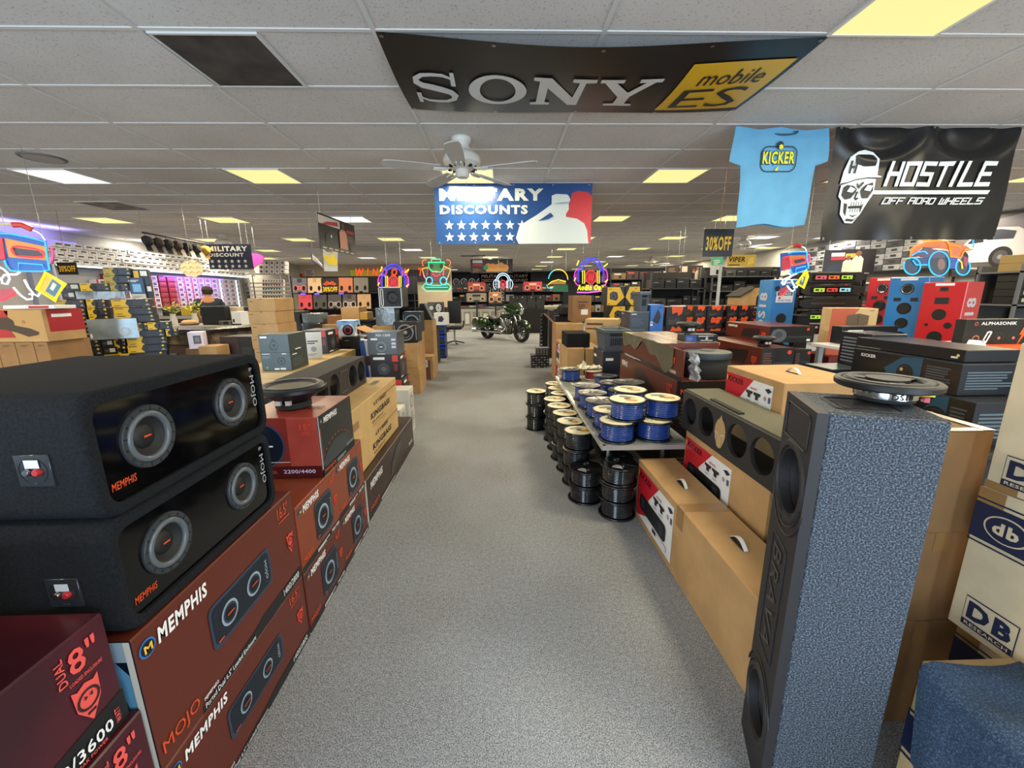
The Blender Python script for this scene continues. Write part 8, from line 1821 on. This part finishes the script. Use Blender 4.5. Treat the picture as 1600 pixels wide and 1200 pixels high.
# ================================================================ other hanging things
t = thing('hat_rack', 'black pole hanging under the ceiling with a row of caps, far left', 'rack', (0, 0, 0)); a, b = at(222, 363, Y=6.8), at(318, 380, Y=7.9)
mb = MB(); mb.cyl(a, b, .014, BLACK, 8); mb.build('pole', t)
for p in (a, b): mb = MB(); mb.cyl(p, (p.x, p.y, CEIL), .003, ALU, 6); mb.build('hanging_wire', t)
for i, (u, c, nm) in enumerate(((.03, '#15151a', 'black'), (.19, '#2a1f18', 'dark brown'), (.34, '#1f1814', 'blackish brown'), (.49, '#3a2a1c', 'brown'), (.65, '#241c14', 'dark mesh'), (.82, '#2e2a22', 'small dark'), (.99, '#c08a3a', 'mustard'))):
    p = a.lerp(b, u); mb = MB(); mb.T = Matrix.Translation((0, 0, -.115)) @ Matrix.Rotation(1.25, 4, 'Y') @ Matrix.Scale(.8, 4); mb.lathe([(.10, 0), (.098, .05), (.07, .10), (0, .12)], 14, C(c, .85)); mb.box(.05, -.07, -.004, .19, .07, .004, C(c, .85), .002); mb.T = None; mb.cyl((0, 0, -.03), (0, 0, 0), .004, BLACK, 6)
    tag(mb.build('cap', None, (p.x, p.y, p.z - .014)), '%s cap hanging from the black pole, %s from the left' % (nm, ORD[i]), 'cap')
mb = MB(.006); P = at(300, 420, Y=6.5); cl = [(math.cos(q) * .165 * (1 + .06 * math.cos(9 * q)), math.sin(q) * .12 * (1 + .06 * math.cos(9 * q))) for q in [2 * PI * i / 48 for i in range(48)]]; f = F((0, 0, 0), (1, 0, 0), (0, 0, 1), 1, 1); mb.prism(cl, f, .006, C('#e6cf9a', .5))
for i in range(-1, 2):
    for j in range(-1, 2): mb.line(f, .10 * i - .04, .07 * j, .10 * i, .07 * j + .035, .006, C('#a08458', .5), 2); mb.line(f, .10 * i, .07 * j + .035, .10 * i + .04, .07 * j, .006, C('#a08458', .5), 2)
o = tag(mb.build('cloud_sign', None, P), 'cream scalloped oval sign hanging before the red and white packs', 'sign'); m2 = MB(); m2.cyl((0, 0, .12), (0, 0, CEIL - P.z), .003, ALU, 6); m2.build('hanging_wire', o)
def flat_shirt(label, px, Y, col, accent=None):
    pts = [at(x, y, Y=Y) for x, y in px]; c = sum(pts, V()) / len(pts); mb = MB(.004); f = F((0, 0, 0), (1, 0, 0), (0, 0, 1), 1, 1); q = [(p.x - c.x, p.z - c.z) for p in pts]; mb.prism(q, f, .012, C(col, .8), .012)
    if accent:
        f2 = F((-.12, -.012, -.16), (1, 0, 0), (0, 0, 1), .24, .24); r = random.Random(3)
        for k in range(9): mb.poly(f2, [(r.random(), r.random()), (r.random(), r.random()), (r.random(), r.random())], C(accent, .6), 1 + k * .2)
    o = tag(mb.build('t_shirt', None, c), label, 'shirt'); m2 = MB(); zt = max(p.z for p in pts); m2.cyl((0, 0, zt - c.z - .01), (0, 0, CEIL - c.z), .003, ALU, 6); m2.build('hanging_wire', o)
flat_shirt('white T-shirt hanging crookedly beside the small navy banner', [(369, 392), (377, 396), (388, 391), (392, 400), (389, 408), (399, 425), (398, 433), (391, 427), (375, 424), (366, 422), (364, 415), (371, 404)], 8.1, '#cfc2b0')
flat_shirt('magenta and violet pennant shirt right of the crooked white T-shirt', [(388, 396), (401, 396), (412, 400), (412, 410), (404, 413), (396, 420), (390, 408)], 8.6, '#b83a9a')
flat_shirt('pale T-shirt with yellow print hanging under the dark aisle poster', [(505, 389), (509, 393), (517, 395), (524, 392), (528, 391), (528, 424), (507, 424)], 6.9, '#b9b6ae', '#e0c020')
def deco_aisle(mb, f):
    mb.rect(f, 0, 0, 1, 1, C('#181516', .3), 1); mb.rect(f, .0, .72, .55, .95, C('#cfc9c4', .3), 2); mb.poly(f, [(.05, .7), (.5, .78), (.48, .9), (.2, .82)], C('#b0343a', .4), 3)
    person_print(mb, f, .50, .12, .22, .80, C('#e0a48a', .6), 4); mb.poly(f, [(.14, .25), (.44, .22), (.46, .5), (.28, .6), (.14, .45)], C('#23262e', .3), 3); mb.disc(f, .28, .42, .05, WHITE, 4, 10)
    mb.rect(f, .72, .66, .95, .76, RED, 3); mb.lines(f, .72, .4, .22, .2, 4, C('#8a6a66', .4), 3); mb.disc(f, .84, .22, .12, C('#3a3a3e', .4), 3, 16)
    for i in range(6): mb.rect(f, .05 + .15 * i, .03, .15 + .15 * i, .07, C('#c9c4be', .4), 2)
poster('hanging_poster', 'large dark poster of a performer hanging at an angle left of the blue banner', ((495, 331), (553, 354), (499, 388)), (5.6, 6.7), deco_aisle, wire=True, base=BLACK)
poster('hanging_poster', 'narrow dark poster seen nearly edge-on below the performer poster', ((487, 396), (510, 426), (490, 406)), (6.2, 9.2), lambda mb, f: (mb.rect(f, 0, 0, 1, 1, C('#201a20', .3), 1), mb.rect(f, .2, .4, .6, .8, C('#b9b4b0', .4), 2), mb.lines(f, .5, .1, .4, .3, 3, C('#8a8090', .4), 2)), wire=True, base=BLACK)
def deco_or(mb, f):
    mb.rect(f, 0, 0, 1, 1, C('#251310', .4), 1)
    r = random.Random(9)
    for i in range(5): mb.disc(f, .42 + .1 * i, .45 + r.uniform(-.08, .08), .26, C('#e8a04a', .5), 2 + i * .3, 14); mb.rect(f, .37 + .1 * i, .1, .47 + .1 * i, .35, C('#f0b060', .5), 2.2 + i * .3)
    mb.rect(f, .05, .72, .28, .92, WHITE, 2); mb.rect(f, .05, .5, .28, .68, RED, 2); mb.disc(f, .36, .4, .18, C('#3aa06a', .5), 5, 14); mb.lines(f, .05, .08, .2, .3, 4, C('#a06a50', .5), 2)
poster('hanging_banner', 'long dark banner with an orange group picture across the far aisle', ((735, 405), (801, 405), (735, 427)), 15.8, deco_or, 'banner', wire=True, base=BLACK)
poster('paper_banner', 'cream military discount paper banner under the orange group banner', ((749, 427), (829, 427), (749, 443)), 20.0, lambda mb, f: [(mb.rect(f, 0, 0, 1, 1, C('#d8c3a4', .6), 1), mb.text(f, 'MILITARY', a, .56, .42, .30, C('#3a3230', .6), 2, .02), mb.text(f, 'DISCOUNT', a, .14, .42, .30, C('#3a3230', .6), 2, .02)) for a in (.04, .53)], 'banner', wire=True)
poster('hanging_banner', 'yellow pennant banner with black lettering behind the hanging percent sign', ((1137, 398), (1182, 396), (1137, 417)), 7.4, lambda mb, f: (mb.rect(f, 0, 0, 1, 1, C('#c9a63a', .5), 1), mb.text(f, 'VIPER', .06, .40, .56, .42, MATTE, 2, .03, shear=.15), mb.lines(f, .06, .1, .6, .2, 1, C('#5a4a1a', .5), 2), mb.poly(f, [(.72, .1), (.95, .3), (.9, .8), (.75, .7)], C('#e0c05a', .5), 2)), 'banner', wire=True)
poster('hanging_sign', 'white hanging sign with a green top above the orange-cornered cartons', ((1112, 402), (1130, 402), (1112, 430)), 8.0, lambda mb, f: (mb.rect(f, 0, .55, 1, 1, C('#4ab88a', .5), 1), mb.lines(f, .2, .6, .6, .3, 3, WHITE, 2), mb.rect(f, .5, .05, .9, .3, MATTE, 1)), 'sign', wire=True)
poster('wall_poster', 'brown poster with a yellow car, behind the blue carton on the right', ((1041, 415), (1062, 411), (1041, 444)), 9.0, lambda mb, f: (mb.rect(f, 0, 0, 1, 1, C('#3a2c24', .5), 1), mb.lines(f, .2, .5, .6, .4, 5, C('#8a7458', .5), 2), mb.rect(f, .2, .1, .8, .3, C('#c9902a', .5), 2)), wire=True)
poster('wall_poster', 'dark poster with two pale figures above the grey racks right of the aisle', ((1064, 415), (1099, 412), (1064, 440)), 8.8, lambda mb, f: (mb.rect(f, 0, 0, 1, 1, C('#2a2020', .5), 1), mb.rect(f, .05, .6, .3, .95, C('#cbb8a4', .5), 2), person_print(mb, f, .50, .1, .18, .7, C('#c8b498', .6)), person_print(mb, f, .66, .1, .2, .8, C('#d4c2a8', .6), 5)), wire=True)
# racks of dashboard parts behind the orange-cornered cartons
rack('black rack of dark dashboard parts behind the doghouse-shaped box', 4.15, 5.75, 8.2, 8.75, [.95, 1.22, 1.52, 1.80], 2.0, C('#5a5c60', .4), back=C('#2a2626', .7))
rack('black rack of radios and speaker pods behind the orange-cornered cartons', 2.95, 4.05, 8.2, 8.75, [.95, 1.25, 1.58], 1.9, C('#3a3a3c', .4), back=C('#241f1e', .7))
rp = random.Random(21)
for rx0, rx1, lv, nm in ((4.2, 5.7, (.951, 1.221, 1.521, 1.801), 'dashboard part rack'), (3.0, 4.0, (.951, 1.251, 1.581), 'radio rack')):
    for j, z in enumerate(lv):
        x = rx0; i = 0
        while x < rx1 - .15:
            w = rp.uniform(.16, .34); w = min(w, rx1 - x); h = rp.uniform(.10, .2); c = rp.choice(['#1a1a1c', '#262424', '#3a3838', '#15181c', '#4a4642', '#2a3a66' if i == 2 and j == 1 else '#1c1c1e'])
            xb('audio_part', '%s box, %s from the left on the %s shelf of the %s' % ('blue' if c == '#2a3a66' else 'grey' if c == '#4a4642' else 'dark', ORD[i], ORD[j], nm), 'box', x, x + w - .02, 8.25, 8.6, z, z + h, C(c, .5), lambda mb, fr: (mb.rect(fr['Y-'], .1, .6, .5, .7, C('#8a8a8c', .5), 1), mb.rect(fr['Y-'], .25, .2, .8, .5, C('#0c0c0c', .4), 1)), lift=.004); x += w; i += 1
t = thing('light_column', 'upright white tube post before the radio rack', 'light', (at(1121, 470, Y=7.9).x, 7.9, 0)); mb = MB(); mb.cyl((0, 0, 0), (0, 0, 2.0), .03, C('#c9cfd0', .4), 10); mb.build('tube', t)
# ================================================================ motorcycle at the end of the aisle
bk = thing('motorcycle', 'dark green touring motorcycle with chrome engine and hard side cases, standing in the aisle', 'motorcycle', (.09, 13.48, 0), math.atan2(-1.24, 1.10))
GRN = M('metallic_green_lacquer', '#1f3a14', .18, metal=.55, coat=.8); TYR = M('tyre_rubber', '#121212', .75)
def part(name, fn, par=None): mb = MB(); fn(mb); return mb.build(name, par or bk)
def wheel(x, r, tw):
    T = Matrix.Translation((x, 0, r)) @ Matrix.Rotation(PI / 2, 4, 'X')
    w = part('tyre', lambda mb: mb.lathe([(r * .70, -tw * .42), (r * .86, -tw * .5), (r * .96, -tw * .36), (r, 0), (r * .96, tw * .36), (r * .86, tw * .5), (r * .70, tw * .42)], 36, TYR, T))
    def rim(mb):
        mb.lathe([(r * .71, -tw * .40), (r * .66, -tw * .3), (r * .66, tw * .3), (r * .71, tw * .40)], 36, BLACK, T); mb.lathe([(0, -.06), (.05, -.06), (.05, .06), (0, .06)], 16, CHROME, T)
        for k in range(10): a = k * PI / 5; mb.tube([T @ V((.04 * math.cos(a), .04 * math.sin(a), 0)), T @ V((r * .68 * math.cos(a + .12), r * .68 * math.sin(a + .12), 0))], .012, BLACK, 6)
    part('rim', rim, w)
    part('brake_disc', lambda mb: mb.lathe([(r * .26, -.075), (r * .46, -.075), (r * .46, -.069), (r * .26, -.069)], 28, STEEL, T), w)
wheel(.83, .325, .14); wheel(-.83, .315, .17)
def loft(secs, mat, n=16):
    """closed skin through (x, half width, z low, z high) stations"""
    def f(mb):
        vs = []; fs = []
        for x, w, z0, z1 in secs: vs += [(x, w * (abs(math.cos(a)) ** .7) * (1 if math.cos(a) > 0 else -1), (z0 + z1) / 2 + (z1 - z0) / 2 * (abs(math.sin(a)) ** .7) * (1 if math.sin(a) > 0 else -1)) for a in [2 * PI * k / n for k in range(n)]]
        m = len(secs)
        for j in range(m - 1):
            for k in range(n): fs.append((j * n + k, j * n + (k + 1) % n, (j + 1) * n + (k + 1) % n, (j + 1) * n + k))
        fs += [tuple(reversed(range(n))), tuple((m - 1) * n + k for k in range(n))]; mb.add(vs, fs, mat, True)
    return f
def fender(x, r, tw, a0, a1, mat):
    def f(mb):
        vs = []; fs = []; m = 16
        for i in range(m + 1):
            a = math.radians(a0 + (a1 - a0) * i / m)
            for w, q in ((-tw, .93), (-tw * .8, 1.02), (0, 1.07), (tw * .8, 1.02), (tw, .93)): vs.append((x + r * q * math.cos(a), w, .32 + r * q * math.sin(a)))
        for i in range(m):
            for k in range(4): fs.append((i * 5 + k, i * 5 + k + 1, i * 5 + 6 + k, i * 5 + 5 + k))
        mb.add(vs, fs, mat, True)
    return f
part('front_fender', fender(.83, .37, .095, 20, 165, GRN)); part('rear_fender', fender(-.83, .38, .13, 10, 175, GRN))
part('fuel_tank', loft([(-.12, .06, .74, .80), (.02, .14, .72, .90), (.25, .17, .72, .97), (.42, .13, .76, .97), (.50, .05, .82, .92)], GRN))
part('seat', loft([(-.72, .10, .72, .80), (-.55, .17, .68, .80), (-.30, .17, .62, .72), (-.12, .12, .66, .76)], C('#2a2724', .5)))
for s, nm in ((-1, 'near'), (1, 'off')):
    part('side_case', (lambda s: (lambda mb: (setattr(mb, 'T', Matrix.Translation((0, s * .29, 0))), loft([(-1.25, .05, .44, .60), (-1.15, .10, .38, .72), (-.80, .12, .36, .76), (-.55, .11, .40, .70), (-.46, .06, .46, .60)], GRN)(mb))))(s))
    part('exhaust_pipe', (lambda s: (lambda mb: mb.tube([(.22, s * .12, .62), (.30, s * .18, .42), (.15, s * .20, .30), (-.3, s * .22, .28), (-.8, s * .24, .29), (-1.32, s * .25, .31)], [.026, .028, .032, .042, .046, .048], CHROME, 10)))(s))
    part('fork', (lambda s: (lambda mb: (mb.cyl((.83, s * .10, .33), (.55, s * .10, 1.0), .027, CHROME, 10), mb.cyl((.84, s * .10, .30), (.74, s * .10, .54), .036, BLACK, 10))))(s))
    part('crash_bar', (lambda s: (lambda mb: mb.tube([(.42, s * .08, .62), (.44, s * .28, .58), (.43, s * .32, .45), (.38, s * .22, .34)], .014, CHROME, 8)))(s))
    part('handlebar', (lambda s: (lambda mb: (mb.tube([(.42, 0, 1.02), (.40, s * .20, 1.06), (.22, s * .38, 1.02)], .012, CHROME, 8), mb.cyl((.24, s * .36, 1.025), (.14, s * .42, 1.0), .018, BLACK, 8))))(s))
def engine(mb):
    mb.box(-.18, -.13, .22, .32, .13, .50, C('#5c5a52', .35, metal=.6), .03); mb.lathe([(0, .13), (.11, .13), (.12, .17), (.08, .19), (0, .19)], 20, CHROME, Matrix.Translation((.02, 0, .36)) @ Matrix.Rotation(PI / 2, 4, 'X'))
    for ang in (-.45, .45):
        T = Matrix.Translation((.08, 0, .46)) @ Matrix.Rotation(ang, 4, 'Y')
        for k in range(7): mb.lathe([(0, .03 + k * .032), (.105, .03 + k * .032), (.105, .046 + k * .032), (0, .046 + k * .032)], 16, STEEL, T)
        mb.lathe([(.09, .03), (.09, .26), (.10, .27), (.09, .31), (0, .32)], 16, CHROME, T)
part('engine', engine)
part('frame', lambda mb: (mb.tube([(.50, 0, .95), (.44, 0, .60), (.36, 0, .24), (-.40, 0, .22), (-.55, 0, .40), (-.40, 0, .66)], .024, BLACK, 8), mb.box(-.6, -.10, .20, -.1, .10, .30, BLACK, .02)))
part('fairing', loft([(.30, .30, 1.02, 1.16), (.48, .36, .90, 1.22), (.64, .30, .84, 1.16), (.76, .19, .86, 1.06), (.83, .09, .90, 1.0)], GRN, 20))
part('windscreen', lambda mb: mb.add([(.62, -.20, 1.13), (.62, .20, 1.13), (.44, .17, 1.30), (.44, -.17, 1.30)], [(0, 1, 2, 3)], M('smoked_screen', '#20241f', .1, alpha=.55)))
part('headlight', lambda mb: mb.lathe([(.085, -.02), (.095, 0), (.08, .02), (0, .03)], 20, CHROME, Matrix.Translation((.81, 0, .95)) @ Matrix.Rotation(PI / 2, 4, 'Y')))
part('side_stand', lambda mb: mb.cyl((.0, .14, .24), (.08, .34, .008), .014, CHROME, 8))

# ================================================================ stacks along the right of the far aisle
for k in range(2):
    t = thing('road_case', 'black road case with chrome corner fittings, %s of two right of the motorcycle' % ('lower', 'upper')[k], 'case', (1.33, 11.35, k * .48)); mb = MB(); mb.box(-.24, -.2, 0, .24, .25, .475, CARPETED, .008); mb.build('case_body', t)
    for z in (.03, .13, .23, .33, .43): mb = MB(); mb.box(-.250, -.210, z - .025, -.2, -.16, z + .025, CHROME, .006); mb.build('corner_fitting', t)
xb('parts_crate', 'wire-bundled black crate on the carpet beside the far tan cartons, lower', 'crate', .62, .98, 8.3, 8.65, 0, .26, C('#151515', .4), lambda mb, fr: [mb.rect(fr[k], .06 + .16 * (i % 6), .05 + .19 * j, .06 + .16 * (i % 6) + .10, .05 + .19 * j + .06, C('#b9b9b4', .4) if (i + j) % 3 else C('#4a4a4a', .4), 1) for k in ('Y-', 'X-') for i in range(6) for j in range(5)], lift=.003)
xb('parts_crate', 'smaller wire-bundled black crate on top of the lower crate', 'crate', .72, 1.0, 8.35, 8.62, .261, .40, C('#151515', .4), lambda mb, fr: [mb.rect(fr[k], .06 + .22 * i, .1 + .3 * j, .06 + .22 * i + .14, .2 + .3 * j, C('#a9a9a4', .4), 1) for k in ('Y-', 'X-') for i in range(4) for j in range(3)], lift=.003)
fb('parts_carton', 'dark speaker box with red edging beyond the far tan cartons', 'box', (858, 488, 866, 530), 9.6, .3, C('#2a1c1a', .5), None, z=0, z1=1.12)
fb('parts_bag', 'black plastic-wrapped round parts bag beside the white-labelled carton', 'bag', (872, 477, 892, 494), 8.4, .25, FILMD, None, z=None, c=.05)
fb('display_plinth', 'dark plinth under the black plastic-wrapped bag', 'plinth', (868, 495, 894, 520), 8.42, .4, MATTE, None, z=0, z1=at(880, 494, Y=8.4).z - .003)
# ================================================================ back of the shop
def counter(label, x0, x1, y, h, face, top):
    t = thing('display_counter', label, 'counter', ((x0 + x1) / 2, y, 0)); w = (x1 - x0) / 2; mb = MB(.005); fr = mb.box(-w, 0, 0, w, .55, h - .04, face); e = fr['Y-']
    for i in range(6): mb.rect(e, .03 + .16 * i, .15, .16 + .16 * i, .85, C('#8a8a84', .5), 1); mb.rect(e, .06 + .16 * i, .25, .13 + .16 * i, .75, C('#d6d4c8', .5), 2) if i % 2 else None
    mb.build('base', t); mb = MB(); mb.box(-w - .03, -.03, h - .04, w + .03, .58, h, top); mb.build('counter_top', t)
counter('white-panelled display counter left behind the motorcycle', -2.1, .4, 18.2, .92, C('#b8b5aa', .5), C('#2a2a2c', .4)); counter('white-panelled display counter right behind the motorcycle', 1.0, 3.6, 18.4, .95, C('#a8a498', .5), C('#c8bfa0', .4))
xb('display_plinth', 'dark floor plinth carrying panels at the left of the far aisle', 'plinth', -2.9, -2.15, 16.6, 17.2, 0, .98, MATTE, None); t = thing('office_chair', 'black high-backed swivel chair left of the far aisle', 'chair', (at(708, 480, Y=12.5).x, 12.6, 0))
part('backrest', lambda mb: mb.box(-.2, .16, .62, .2, .24, 1.30, BLACK, .08), t); part('seat', lambda mb: mb.box(-.25, -.25, .46, .25, .22, .56, BLACK, .04), t); part('column', lambda mb: mb.cyl((0, 0, .08), (0, 0, .46), .03, CHROME, 10), t)
for k in range(5): a = k * 2 * PI / 5; part('leg', (lambda a: lambda mb: mb.cyl((0, 0, .10), (.30 * math.cos(a), .30 * math.sin(a), .04), .02, BLACK, 8))(a), t)
for s in (-1, 1): part('armrest', (lambda s: lambda mb: mb.tube([(s * .25, .15, .5), (s * .29, .1, .7), (s * .29, -.15, .7)], .02, BLACK, 8))(s), t)
for i, (px, Y, c, nm) in enumerate((((731, 441, 758, 456), 17.4, '#a8402f', 'red dashboard speaker pod panel left of the pale headphones sign'), ((818, 440, 847, 455), 17.4, '#b83a46', 'crimson dashboard speaker pod panel right of the pale headphones sign'), ((729, 458, 760, 472), 16.95, '#7e7a6c', 'grey dashboard speaker pod panel with a black slot, left of the far aisle'), ((764, 456, 784, 474), 16.9, '#9a6a48', 'tan dashboard panel under the pale headphones sign'))):
    a, b = at(px[0], px[3], Y=Y), at(px[2], px[1], Y=Y); w, h = b.x - a.x, b.z - a.z; t = thing('speaker_pod_panel', nm, 'dashboard panel', ((a.x + b.x) / 2, Y, a.z)); mb = MB(.005); f = mb.box(-w / 2, 0, 0, w / 2, .12, h, C(c, .5), .02)['Y-']
    for u in (.2, .8): mb.disc(f, u, .36, .24, C('#d0b090', .5), 1, 16); mb.disc(f, u, .36, .17, C('#2a201a', .5), 2, 16)
    mb.rect(f, .36, .04, .64, .2, BLACK, 1); mb.rect(f, .3, .62, .7, .85, BLACK if i == 2 else C('#e0b8a0', .5), 1); mb.build('panel', t); part('stand', lambda mb: mb.box(-.03, .06, -a.z, .03, .12, .02, BLACK), t); part('foot', lambda mb: mb.box(-.2, -.1, -a.z, .2, .25, -a.z + .02, BLACK), t)
for i in range(4): fb('speaker_enclosure', 'black speaker cabinet in the row behind the motorcycle, %s from the left' % ORD[i], 'speaker', (796 + i * 14, 462, 808.5 + i * 14, 483), 16.0, .4, C('#131312', .5), lambda mb, fr: (mb.disc(fr['Y-'], .5, .42, .34, C('#262422', .4), 1, 16), mb.disc(fr['Y-'], .5, .88, .05, C('#b8b0a0', .4), 1, 8)), lift=.005)
xb('display_plinth', 'long dark platform carrying the row of black speaker cabinets', 'plinth', .2, 2.2, 15.9, 16.5, 0, at(820, 483, Y=16).z - .003, MATTE, None)
wh = None; k = 0
for j in range(3):
    for i in range(11):
        z = 1.25 + j * .5; x = -4.3 + i * .5
        lab = 'alloy wheel on the dark back wall, %s row, %s from the left' % (('lowest', 'middle', 'top')[j], ORD[i])
        if wh is None:
            wh = thing('alloy_wheel', lab, 'wheel', (x, 26.947, z), 0, 'alloy wheels on the back wall'); T = Matrix.Rotation(PI / 2, 4, 'X')
            def spk(mb):
                mb.lathe([(.15, .0), (.20, .02), (.21, .06), (.19, .06), (.17, .02)], 20, STEEL, T)
                for q in range(6): a = q * PI / 3; mb.tube([T @ V((0, 0, .03)), T @ V((.18 * math.cos(a), .18 * math.sin(a), .03))], .018, STEEL, 5)
            part('rim', spk, wh); part('tyre', lambda mb: mb.lathe([(.21, -.05), (.235, .0), (.21, .06)], 20, TYR, T), wh)
        else: clone(wh, (x, 26.947, z), 0, lab)
for i in range(7): fb('wall_poster', 'blue-lit product poster on the back wall, %s from the left' % ORD[i], 'poster', (958 + i * 9, 421, 965 + i * 9, 437), 26.9, .03, C(('#3a5a8a', '#2a3a66', '#5a7aa8', '#22304e', '#486a9a', '#6a2a34', '#2e4a78')[i], .5), lambda mb, fr: (mb.rect(fr['Y-'], .2, .2, .8, .8, C('#9ab0cc', .5), 1), mb.lines(fr['Y-'], .3, .3, .4, .4, 3, NAVY, 2)), lift=.01)  # the blue light on these posters is put into their colours
for i, (x0, x1, y, lv) in enumerate(((-3.5, -.6, 22.0, (.6, 1.1, 1.6)), (.2, 3.4, 22.0, (.6, 1.1, 1.6)), (3.8, 7.6, 14.5, (.6, 1.1, 1.6, 1.95)), (4.0, 8.4, 20.0, (.6, 1.1, 1.6, 2.0)))):
    nm = ('back left', 'back middle', 'back right', 'farthest right')[i]; rack('black stock rack at the %s of the shop' % nm, x0, x1, y, y + .6, lv, lv[-1] + .4, back=C('#15161c', .7))
    for j, z in enumerate(lv):
        x = x0 + .1; q = 0
        while x < x1 - .4:
            w = rp.uniform(.25, .5); h = rp.uniform(.2, .4 if j + 1 < len(lv) and lv[j + 1] - z > .45 else .31); c = rp.choice(['#17171a', '#22242c', '#3a2a2a', '#5a1e20', '#6a5436', '#1a2a44', '#2a2a2c', '#8a8680'])
            xb('stock_carton', '%s carton, %s on the %s shelf of the %s rack' % ({'#5a1e20': 'red', '#6a5436': 'tan', '#1a2a44': 'navy', '#8a8680': 'grey'}.get(c, 'dark'), ORD[q] + ' from the left', ORD[j], nm), 'carton', x, x + w - .03, y + .05, y + .45, z + .001, z + h, C(c, .5), lambda mb, fr: (mb.rect(fr['Y-'], .1, .7, .6, .88, C(rp.choice(['#c9c9c4', '#b03a34', '#c9a23a', '#5a7ab0']), .5), 1), mb.disc(fr['Y-'], .55, .35, .22, MATTE, 1, 12)), lift=.005); x += w; q += 1
